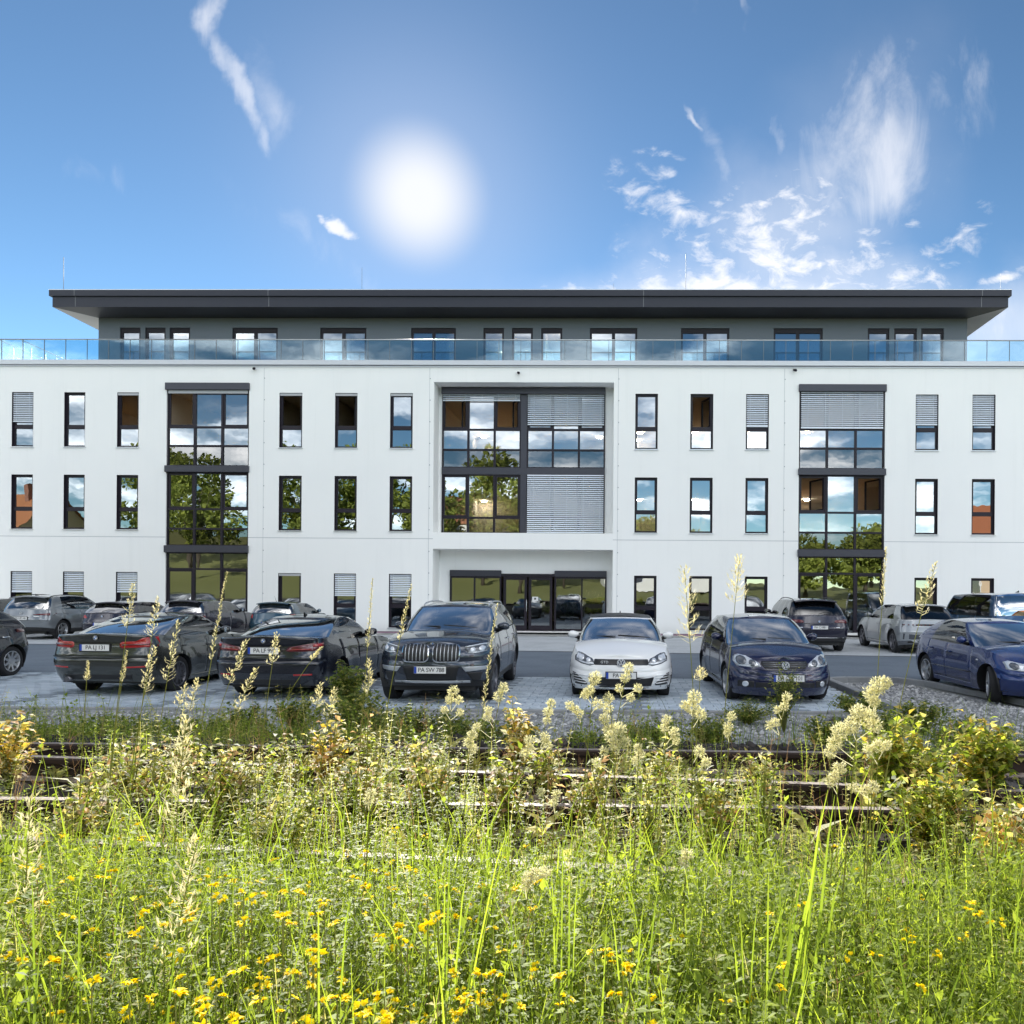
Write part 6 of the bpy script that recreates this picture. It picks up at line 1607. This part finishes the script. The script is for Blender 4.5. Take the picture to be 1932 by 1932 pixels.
TUFTS = [((853, 1292), (848, 1420), 2.9, [(855, 1305, 11), (848, 1322, 10), (866, 1322, 9), (838, 1340, 8), (868, 1345, 8)], 'cream tufted grass in front of the grey SUV number plate'),
 ((952, 1288), (915, 1440), 2.8, [(950, 1300, 11), (941, 1316, 12), (922, 1342, 9), (919, 1354, 8), (900, 1372, 8)], 'cream tufted grass leaning beside the grey SUV front wheel'),
 ((1042, 1316), (1000, 1480), 2.8, [(1040, 1328, 10), (1034, 1344, 11), (1032, 1360, 8), (1028, 1392, 9), (1031, 1402, 8)], 'cream tufted grass on the gravel left of the white hatchback'),
 ((1082, 1330), (1120, 1440), 2.9, [(1075, 1332, 9), (1086, 1340, 9), (1094, 1348, 8)], 'small nodding cream tuft below the white hatchback left corner'),
 ((1124, 1268), (1105, 1420), 2.7, [(1122, 1282, 15), (1112, 1304, 11), (1104, 1312, 10), (1128, 1330, 12)], 'large cream tuft left of the white hatchback number plate'),
 ((1150, 1310), (1160, 1450), 2.6, [(1148, 1318, 11), (1146, 1338, 11), (1140, 1358, 11), (1146, 1378, 10), (1160, 1372, 9)], 'long cream tuft under the white hatchback air intake'),
 ((1187, 1250), (1150, 1420), 2.8, [(1186, 1262, 12), (1180, 1280, 11), (1168, 1300, 8), (1204, 1300, 9), (1190, 1318, 9)], 'cream tuft covering the PA HI number plate of the white hatchback'),
 ((1172, 1365), (1150, 1520), 2.4, [(1170, 1378, 14), (1152, 1392, 13), (1176, 1402, 14), (1140, 1420, 10), (1160, 1408, 12), (1126, 1440, 9)], 'biggest cream tuft in the middle, hanging over the far rail'),
 ((890, 1376), (876, 1500), 2.6, [(890, 1388, 11), (884, 1402, 12), (892, 1414, 10)], 'cream tuft over the rail left of centre'),
 ((1000, 1388), (975, 1520), 2.5, [(998, 1398, 9), (1000, 1412, 9), (990, 1422, 9)], 'narrow cream tuft over the far rail in the centre'),
 ((1206, 1400), (1200, 1500), 2.5, [(1204, 1412, 9), (1208, 1426, 10), (1200, 1436, 8)], 'small cream tuft right of the biggest one in the middle'),
 ((1262, 1350), (1245, 1500), 2.6, [(1258, 1360, 10), (1254, 1374, 9), (1272, 1384, 11), (1276, 1400, 8)], 'cream tuft on the gravel right of the white hatchback'),
 ((1308, 1305), (1305, 1480), 2.4, [(1310, 1318, 16), (1306, 1338, 16), (1322, 1350, 13), (1292, 1332, 10), (1320, 1420, 12), (1332, 1440, 12)], 'tall cream tuft at the front wheel of the navy hatchback'),
 ((1382, 1342), (1368, 1470), 2.6, [(1380, 1354, 10), (1374, 1372, 10), (1372, 1384, 8)], 'cream tuft below the navy hatchback fog light'),
 ((1484, 1304), (1455, 1470), 2.6, [(1484, 1318, 10), (1480, 1334, 9), (1466, 1340, 7), (1464, 1364, 9), (1452, 1370, 8)], 'cream tuft standing before the navy hatchback right corner'),
 ((1660, 1280), (1640, 1500), 2.2, [(1658, 1296, 20), (1644, 1312, 18), (1672, 1290, 12), (1650, 1326, 12)], 'fluffy cream tuft on the right, topmost of the big pair'),
 ((1622, 1335), (1600, 1520), 2.1, [(1620, 1348, 18), (1640, 1352, 16), (1606, 1372, 18), (1586, 1384, 22), (1576, 1404, 16), (1566, 1420, 12), (1650, 1372, 16)], 'widest cream tuft on the right, over the far rail'),
 ((1660, 1400), (1645, 1560), 2.2, [(1656, 1410, 14), (1640, 1416, 13), (1672, 1408, 10)], 'flat cream tuft under the big pair on the right'),
 ((1586, 1440), (1570, 1590), 2.1, [(1584, 1452, 14), (1574, 1466, 12), (1568, 1478, 10)], 'greenish cream tuft above the second rail on the right'),
 ((1648, 1478), (1640, 1600), 2.1, [(1646, 1488, 13), (1632, 1492, 10), (1610, 1488, 10)], 'round greenish tuft on the second rail at right'),
 ((1296, 1604), (1290, 1700), 1.9, [(1296, 1614, 11), (1290, 1626, 10)], 'single pale tuft below the rails, right of centre'),
 ((1006, 1640), (985, 1740), 1.8, [(1010, 1652, 14), (996, 1660, 12), (1030, 1648, 12), (990, 1672, 10)], 'pale tuft below the nearest rail in the centre'),
 ((700, 1490), (690, 1600), 2.2, [(700, 1500, 11), (694, 1512, 10)], 'pale tuft just above the second rail, left of centre'),
 ((1052, 1490), (1040, 1600), 2.3, [(1050, 1500, 9), (1044, 1514, 9), (1020, 1496, 8)], 'pale green tuft in the dark gap between the rails')]
for tp, ft, d, cl, lb in TUFTS: tall_grass(tp, ft, d, 'tuft', lb, dense=cl)

# ---- broad grass fan on the right, long single blades ------------------------
def fan(px_, py_, d, tips, label, w=.0042):
    base = onz(px_, py_, .70); d = base.y; g = Veg()
    for tx, ty in tips:
        T_ = at(tx, ty, d + rv.uniform(-.12, .12)); v0 = np.array([rv.normal(0, .02), rv.normal(0, .02), 0]); t = np.array(T_ - base)
        mid_ = v0 * .45 + t * .55 + np.array([0, 0, .05]); v, q = strip([v0, v0 * .7 + mid_ * .3 + np.array([0, 0, .02]), mid_, mid_ * .4 + t * .6 + np.array([0, 0, .03]), t], [w * .7, w, w, w * .7, w * .1], (rv.normal(0, .4), 1, 0)); g.add(v, q, rv.uniform(.2, .9))
    o = g.build('grass_clump', L_GRASS); o.location = base; return tag(o, label, 'grass', 'broad-bladed grass clumps')
fan(1470, 2230, 0, [(1562, 1490), (1552, 1520), (1546, 1580), (1575, 1500), (1520, 1620), (1590, 1640), (1535, 1660), (1500, 1700), (1470, 1650)], 'tall broad-bladed grass fan on the right, leaning to the right', .0062)
fan(1060, 2200, 0, [(1062, 1580), (1075, 1640), (1090, 1650), (1040, 1640), (1058, 1700)], 'upright broad grass blades below the nearest rail, centre')
fan(1190, 2250, 0, [(1215, 1700), (1170, 1750), (1245, 1660), (1150, 1700)], 'broad grass blades at the lower centre right')
fan(840, 2150, 0, [(850, 1560), (840, 1640), (930, 1600), (960, 1560), (880, 1650)], 'slanting broad grass blades left of centre, crossing the nearest rail')
fan(1420, 2240, 0, [(1430, 1700), (1450, 1640), (1395, 1720), (1380, 1760)], 'broad grass blades at the bottom, left of the big fan')
fan(1880, 2230, 0, [(1930, 1620), (1870, 1680), (1850, 1740)], 'broad grass blades at the lower right edge')
fan(90, 2250, 0, [(60, 1650), (130, 1720), (150, 1690), (20, 1700)], 'broad grass blades at the lower left')
fan(620, 2250, 0, [(600, 1700), (660, 1690), (560, 1760)], 'broad grass blades among yellow flowers at the bottom left')

# ---- yellow flowers ----------------------------------------------------------
def blossom_mesh(r):
    g = Veg()
    for k in range(int(r.integers(3, 6))):
        a = r.uniform(0, 6.28); c = np.array([math.cos(a) * .007, math.sin(a) * .007, r.uniform(0, .006)])
        for j in range(4):
            d = np.array([math.cos(a + r.normal(0, .6)), math.sin(a + r.normal(0, .6)), r.uniform(.1, 1.1)]); v, q = leaf(c, d, UP, r.uniform(.009, .014), r.uniform(.008, .012), .35, .3); g.add(v, q, r.uniform(.1, .9))
    return g.mesh('blossom', L_YEL)
blos = [blossom_mesh(np.random.default_rng(100 + i)) for i in range(8)]
stemm = []
for h in (.30, .36, .42, .48):
    m = MB(); m.tube([(0, 0, 0), (.02, .01, h * .5), (.01, .02, h)], [.0018, .0014, .0012], 4); me = m.mesh('yellow_flower', L_STEM); a_ = me.attributes.new('tint', 'FLOAT', 'POINT'); a_.data.foreach_set('value', [.4] * len(me.vertices)); stemm.append((h, me))
FL = []
rf_ = np.random.default_rng(5)
ZONES = [(230, 1640, 170, 55, 30), (460, 1700, 90, 40, 18), (740, 1660, 160, 60, 32), (330, 1810, 260, 90, 46), (640, 1800, 170, 90, 34), (900, 1760, 160, 80, 18), (500, 1900, 300, 40, 34), (820, 1890, 170, 50, 16), (70, 1700, 80, 80, 10), (1100, 1860, 160, 70, 12), (1400, 1880, 200, 60, 10), (1620, 1560, 90, 40, 12), (1850, 1740, 90, 60, 14), (1700, 1700, 150, 60, 10), (1480, 1545, 120, 40, 8), (150, 1590, 120, 30, 8)]
for zx, zy, zw, zh, n in ZONES:
    for _ in range(n): FL.append((rf_.normal(zx, zw * .85), min(1945, rf_.normal(zy, zh * .85))))
nf_ = 0
for px_, py_ in FL:
    h, me = stemm[int(rf_.integers(0, 4))]; h2 = h * (1 if py_ > 1640 else .75)
    P = onz(px_, py_, .70 + h2)
    if P.y > 3.1 or P.y < .9: continue
    o = link('yellow_flower', me, None, (P.x - .01, P.y - .02, .70), None); o.scale = (1, 1, h2 / h)
    tag(o, 'small bright yellow wildflower on a thin stem in the foreground meadow', 'flower', 'yellow wildflowers in the foreground meadow')
    b_ = link('blossom', blos[int(rf_.integers(0, 8))], o, (.01, .02, h), (rf_.normal(0, .3), rf_.normal(0, .3), rf_.uniform(0, 6))); s = rf_.uniform(.62, 1.15); b_.scale = (s, s, s / (h2 / h)); nf_ += 1
    if nf_ >= 285: break

# ---- leafy shrubs and weeds --------------------------------------------------
def shrub(base, wdt, hgt_, nst, nlf, lf, mats, label, name='leafy_shrub', grp='shrubs beside the railway', droop=.2, seed=1, spray=.5, ztop=1.0):
    r = np.random.default_rng(seed); root = empty(name, base, 0, label, 'shrub', grp);  st = MB(); gs = [Veg() for _ in mats]
    for k in range(nst):
        a = r.uniform(0, 6.28); rad = wdt * r.uniform(.15, 1) ** .7; h = hgt_ * r.uniform(.55, 1.0) * (1 - .35 * (rad / wdt) ** 2)
        e = np.array([math.cos(a) * rad, math.sin(a) * rad * .7, h]); c = np.array([e[0] * .25, e[1] * .25, h * .75])
        f = lambda t: c * 2 * t * (1 - t) + e * t * t
        st.tube([tuple(f(t)) for t in (0, .3, .6, 1)], [.006, .005, .0035, .0015], 4)
        for j in range(nlf):
            t = .25 + .75 * (j + r.uniform(0, 1)) / nlf; b = f(t) + r.normal(0, .02, 3) * spray * 2
            m = int(r.choice(len(mats), p=[x_[1] for x_ in mats])); d = rdir(r, -20, 55)
            v, q = leaf(b, d, UP + r.normal(0, .35, 3), lf * r.uniform(.6, 1.25), lf * r.uniform(.45, .7), .2, droop); gs[m].add(v, q, r.uniform(0, 1))
    s_ = st.build('stem', L_STEM, root)
    a_ = s_.data.attributes.new('tint', 'FLOAT', 'POINT'); a_.data.foreach_set('value', [.4] * len(s_.data.vertices))
    for g, x_ in zip(gs, mats):
        if g.n: tag(g.build('leaf_mass', x_[0], root), kind='stuff')
    return root
def on_bank(px_, py_, d): P = at(px_, py_, d); return Vector((P.x, d, float(hgt(P.x, d))))
GO = [(L_GOLD, .42), (L_RUST, .14), (L_PALE, .26), (L_SEED, .18)]; GP = [(L_WEED, .55), (L_PALE, .3), (L_GOLD, .15)]; RU = [(L_RUST, .14), (L_PALE, .46), (L_WEED, .22), (L_WHITE, .18)]; BU = [(L_BUSH, .7), (L_PALE, .3)]; PB = [(L_PALE, .45), (L_SEED, .22), (L_WEED, .25), (L_RUST, .08)]
def sized(px_, top, half, d, **k):
    P = at(px_, top, d); z0 = float(hgt(P.x, d)); return dict(base=(P.x, d, z0), wdt=half / F * d, hgt_=max(.15, P.z - z0), **k)
for a in [
    (sized(975, 1285, 34, 4.6, nst=10, nlf=11, lf=.055), GO, 'young shrub with golden orange leaves on the gravel left of the white hatchback'),
    (sized(625, 1325, 55, 4.2, nst=14, nlf=12, lf=.05), GO, 'shrub with pinkish gold leaves in front of the black saloon'),
    (sized(20, 1320, 70, 4.4, nst=14, nlf=11, lf=.055), GO, 'golden leaved shrub at the left edge above the far rail'),
    (sized(1700, 1320, 90, 4.2, nst=26, nlf=18, lf=.056), GP, 'large yellow-green shrub with round leaves, right of the widest cream tuft'),
    (sized(1860, 1345, 90, 4.3, nst=26, nlf=18, lf=.056), GP, 'large yellow-green shrub at the right edge'),
    (sized(1760, 1440, 140, 3.5, nst=32, nlf=18, lf=.042), GP, 'bramble-like green shrub spreading over the rails on the right'),
    (sized(1900, 1480, 80, 3.0, nst=16, nlf=14, lf=.04), GO, 'shrub with orange and green leaves at the right edge over the rails'),
    (sized(700, 1338, 50, 4.3, nst=12, nlf=12, lf=.042), PB, 'pale blossoming shrub below the flank of the black saloon'),
    (sized(545, 1365, 60, 4.1, nst=14, nlf=12, lf=.042), PB, 'pale blossoming shrub below the PA LF 999 plate'),
    (sized(330, 1362, 70, 4.2, nst=14, nlf=12, lf=.042), PB, 'pale blossoming shrub below the rear wheel of the graphite saloon'),
    (sized(1030, 1372, 50, 4.2, nst=11, nlf=12, lf=.042), PB, 'pale blossoming shrub left of the white hatchback, above the far rail'),
    (sized(1240, 1378, 50, 4.2, nst=11, nlf=12, lf=.042), PB, 'pale blossoming shrub right of the white hatchback, above the far rail'),
    (sized(1440, 1388, 50, 4.1, nst=11, nlf=12, lf=.042), PB, 'pale blossoming shrub below the navy hatchback, above the far rail'),
    (sized(800, 1360, 55, 4.1, nst=12, nlf=12, lf=.042), PB, 'pale blossoming shrub below the grey SUV headlight'),
    (sized(960, 1380, 60, 3.7, nst=12, nlf=10, lf=.042), RU, 'sparse reddish shrub over the far rail in the centre'),
    (sized(1110, 1395, 50, 3.6, nst=12, nlf=12, lf=.042), RU, 'reddish leaved shrub between two cream tufts in the centre'),
    (sized(1340, 1410, 60, 3.5, nst=14, nlf=12, lf=.042), RU, 'mixed orange and green shrub below the navy hatchback'),
    (sized(250, 1375, 90, 3.9, nst=18, nlf=13, lf=.042), RU, 'loose pale and rust shrub on the far rail at left'),
    (sized(420, 1385, 100, 3.7, nst=22, nlf=13, lf=.040), RU, 'wide rust-tinted shrub on the far rail, left of centre'),
    (sized(680, 1395, 90, 3.8, nst=20, nlf=13, lf=.040), RU, 'wide pale leaved shrub on the far rail below the black saloon'),
    (sized(150, 1450, 70, 3.3, nst=14, nlf=11, lf=.040), RU, 'low rust shrub beside the dark gap at left'),
    (sized(820, 1400, 60, 3.8, nst=14, nlf=12, lf=.040), RU, 'low pale shrub over the far rail below the grey SUV'),
    (sized(540, 1470, 110, 3.2, nst=20, nlf=13, lf=.03), [(L_PALE, .6), (L_WEED, .3), (L_WHITE, .1)], 'pale green shrub between the rails left of centre'),
    (sized(1230, 1420, 40, 3.0, nst=12, nlf=14, lf=.026), [(L_PALE, .7), (L_WEED, .3)], 'upright pale green weed on the far rail right of centre'),
    (sized(1440, 1370, 34, 3.0, nst=10, nlf=20, lf=.020), [(L_PALE, .4), (L_WEED, .6)], 'tall bushy weed crossing the rails below the navy hatchback'),
    (sized(1800, 1480, 36, 2.6, nst=8, nlf=24, lf=.018), [(L_PALE, .3), (L_WEED, .7)], 'tall bushy weed on the right standing across the dark gap'),
    (sized(1870, 1530, 40, 2.4, nst=10, nlf=24, lf=.018), [(L_PALE, .3), (L_WEED, .7)], 'tall bushy weed at the right edge over the nearest rail')]:
    k = dict(a[0]); shrub(k.pop('base'), k.pop('wdt'), k.pop('hgt_'), int(k['nst'] * 1.5), int(k['nlf'] * 1.9), k['lf'], a[1], a[2], seed=int(k['lf'] * 1e4) + int(a[0]['base'][0] * 100) + 900)
# dim shrubs on the shaded gravel, in front of the cars
for i, (px_, top, half, d, lf, nst, mt, lb) in enumerate([
    (560, 1300, 60, 9.6, .05, 26, BU, 'shaded grey-green shrub in front of the black saloon'), (660, 1235, 50, 10.2, .06, 30, BU, 'tall shaded shrub beside the flank of the black saloon'),
    (670, 1290, 85, 9.4, .05, 34, BU, 'broad shaded shrub right of the black saloon'), (780, 1325, 70, 9.3, .04, 30, BU, 'low shaded shrub at the bumper of the grey SUV'), (850, 1330, 60, 9.3, .04, 26, BU, 'low shaded shrub under the grey SUV number plate'),
    (460, 1320, 60, 9.3, .05, 22, BU, 'low shaded shrub behind the left wheel of the black saloon'), (980, 1350, 50, 8.6, .05, 22, BU, 'shaded green weed on the gravel between SUV and white hatchback'), (1250, 1340, 60, 8.6, .04, 22, BU, 'shaded weed on the gravel right of the white hatchback'),
    (1480, 1235, 38, 10.6, .035, 22, BU, 'tall green weed in front of the navy hatchback number plate'), (1410, 1318, 70, 11.2, .03, 34, BU, 'low weeds along the kerb in front of the navy hatchback'), (1620, 1300, 60, 11.5, .05, 30, BU, 'shaded weeds on the gravel right of the navy hatchback'),
    (1740, 1315, 70, 10.5, .05, 26, BU, 'shaded weeds on the planted island below the blue hatchback'), (1880, 1370, 80, 8.8, .05, 26, BU, 'shaded weeds at the right edge of the gravel'), (200, 1345, 110, 8.6, .05, 30, BU, 'low shaded weeds in front of the graphite saloon'), (340, 1350, 90, 8.6, .05, 26, BU, 'low shaded weeds in front of the graphite saloon rear wheel'),
    (1180, 1348, 60, 8.8, .04, 24, BU, 'low shaded weed patch on the gravel under the white hatchback'), (1110, 1372, 60, 8.0, .04, 22, BU, 'shaded weed patch close to the far rail, left of the white hatchback'), (1335, 1345, 60, 9.0, .05, 24, BU, 'shaded weed patch on the gravel left of the navy hatchback'), (1560, 1345, 60, 9.0, .05, 26, BU, 'shaded weed patch on the gravel below the navy hatchback right wheel'),
    (1670, 1330, 60, 9.4, .05, 26, BU, 'shaded weed patch beside the kerb'), (1810, 1345, 80, 8.6, .05, 26, BU, 'shaded weed patch below the front wheel of the blue hatchback'), (900, 1350, 70, 8.8, .05, 26, BU, 'shaded weed patch below the grey SUV right wheel'), (720, 1335, 70, 9.0, .05, 28, BU, 'shaded weed patch left of the grey SUV'), (420, 1345, 70, 8.8, .05, 24, BU, 'shaded weed patch between the two saloons'), (265, 1340, 70, 9.0, .04, 22, BU, 'shaded weed patch under the graphite saloon bumper'),
    (60, 1385, 90, 7.4, .05, 26, BU, 'dark shaded shrub behind the far rail at the left edge'), (170, 1388, 90, 7.2, .05, 26, BU, 'dark shaded shrub behind the far rail at left'), (520, 1375, 100, 7.4, .05, 28, BU, 'dark shaded shrub behind the far rail below the black saloon'), (720, 1370, 90, 7.6, .05, 26, BU, 'dark shaded shrub behind the far rail below the grey SUV')]):
    P = at(px_, top, d); z0 = float(hgt(P.x, d)); shrub((P.x, d, z0), half / F * d, max(.2, P.z - z0), int(nst * 2.2), 26, lf * 1.25, mt, lb, seed=300 + i, grp='shaded shrubs on the gravel')

# ---- trees and houses across the railway, seen in the panes -------------------
def tree(x, y, h, cw, label, seed):
    r = np.random.default_rng(seed); z0 = float(hgt(x, y)); root = empty('broadleaf_tree', (x, y, z0 - .1), 0, label, 'tree', 'trees across the railway, behind the viewer')
    tr = MB(); tr.tube([(0, 0, 0), (.1, 0, h * .3), (.05, .1, h * .75)], [.22, .16, .05], 8); th = h * .3
    for k in range(7):
        a = r.uniform(0, 6.28); tr.tube([(.08, 0, h * r.uniform(.25, .5)), (math.cos(a) * cw * .4, math.sin(a) * cw * .4, h * r.uniform(.5, .8))], [.08, .03], 6)
    tr.build('trunk', pmat('bark', (.09, .07, .05), .9, var=.3, vscale=5), root)
    g = Veg(); blobs = [(r.normal(0, .34, 2) * cw, h * r.uniform(.35, .95), r.uniform(.18, .34) * cw) for _ in range(26)]; n = 5600
    for i in range(n):
        b, bz, br_ = blobs[int(r.integers(0, len(blobs)))]; d = r.normal(0, 1, 3); d /= np.linalg.norm(d); p = np.array([b[0], b[1], bz]) + d * br_ * r.uniform(.6, 1.05)
        v, q = simpleleaf(p, d + r.normal(0, .6, 3), r.normal(0, 1, 3), r.uniform(.32, .58), r.uniform(.26, .42)); g.add(v, q, r.uniform(0, 1))
    tag(g.build('crown', L_TREE, root), kind='stuff')
for i, (x, y, h, cw, lb) in enumerate([(-21, -20, 13, 4.5, 'tall dense tree'), (-15.5, -24, 15, 5, 'tallest broad tree'), (-10.5, -19, 12, 4.2, 'round tree'), (-27, -26, 15, 5.5, 'wide spreading tree'), (-6, -26, 13, 4.6, 'loose crowned tree'), (-33, -22, 13, 5, 'leaning old tree'), (-1, -34, 10, 4, 'slim tree'), (4, -48, 9, 4.5, 'distant low tree'), (11, -50, 8, 4, 'distant bushy tree'), (17, -36, 7, 3.5, 'small bushy tree'), (24, -44, 9, 4.5, 'distant round tree'), (-40, -30, 15, 6, 'far dense tree'), (-47, -20, 14, 5.5, 'broad shady tree'), (-55, -27, 15, 6, 'far wide tree'), (29, -24, 6.5, 4, 'low bright bushy tree'), (21, -20, 5.5, 3.6, 'low round bushy tree'), (35, -40, 8, 5, 'distant rounded tree')]):
    tree(x, y, h, cw, lb + ' across the railway, mirrored in the office windows', 40 + i)
def house(x, y, w, d, h, rz, wc, rc, label, name):
    z0 = float(hgt(x, y)) - .1; root = empty(name, (x, y, z0), R(rz), label, 'house'); m = MB(); m.box(-w / 2, w / 2, -d / 2, d / 2, 0, h)
    m.poly([(-w / 2, -d / 2, h), (-w / 2, d / 2, h), (-w / 2, 0, h + d * .42)]); m.poly([(w / 2, d / 2, h), (w / 2, -d / 2, h), (w / 2, 0, h + d * .42)]); m.build('wall', pmat(name + '_wall', wc, .9, var=.06), root)
    t = MB(); o = .4
    for s in (1, -1):
        t.quad((-w / 2 - o, s * (d / 2 + o), h - o * .84 * .5), (w / 2 + o, s * (d / 2 + o), h - o * .84 * .5), (w / 2 + o, 0, h + d * .42 + .1), (-w / 2 - o, 0, h + d * .42 + .1))
    rf2 = t.build('roof', pmat(name + '_roof', rc, .8, var=.2, vscale=3), root)
    c_ = MB(); c_.box(w * .2, w * .2 + .6, .5, 1.1, h + d * .2, h + d * .42 + 1.0); c_.build('chimney', pmat('brick_red', (.25, .12, .08), .9), rf2)
    for k in range(int(w // 2.6)):
        for zz in ([.9, 3.6] if h > 4.5 else [.9]):
            X = -w / 2 + 1.4 + k * 2.6; wd = MB(); wd.box(X - .5, X + .5, d / 2 + .01, d / 2 + .06, zz, zz + 1.35); wo = wd.build('window', m_white, root); p_ = MB(); p_.quad((X - .43, d / 2 + .064, zz + .07), (X + .43, d / 2 + .064, zz + .07), (X + .43, d / 2 + .064, zz + 1.28), (X - .43, d / 2 + .064, zz + 1.28)); p_.build('pane', G_DARK, wo)
house(42, -20, 11, 9, 6.4, 8, (.62, .45, .30), (.36, .12, .05), 'cream house with orange tiled roof across the railway, mirrored in the right windows', 'orange_roof_house')
house(5, -30, 13, 9, 3.4, -4, (.72, .70, .66), (.14, .13, .13), 'low white house with grey roof across the railway', 'grey_roof_house')
house(-63, -14, 12, 9, 6, 12, (.66, .52, .34), (.38, .15, .06), 'yellow house with orange roof across the railway, mirrored in the left windows', 'yellow_house')
house(-19, -36, 12, 8, 5.2, 0, (.74, .73, .70), (.30, .12, .06), 'white house behind the trees across the railway', 'white_house')
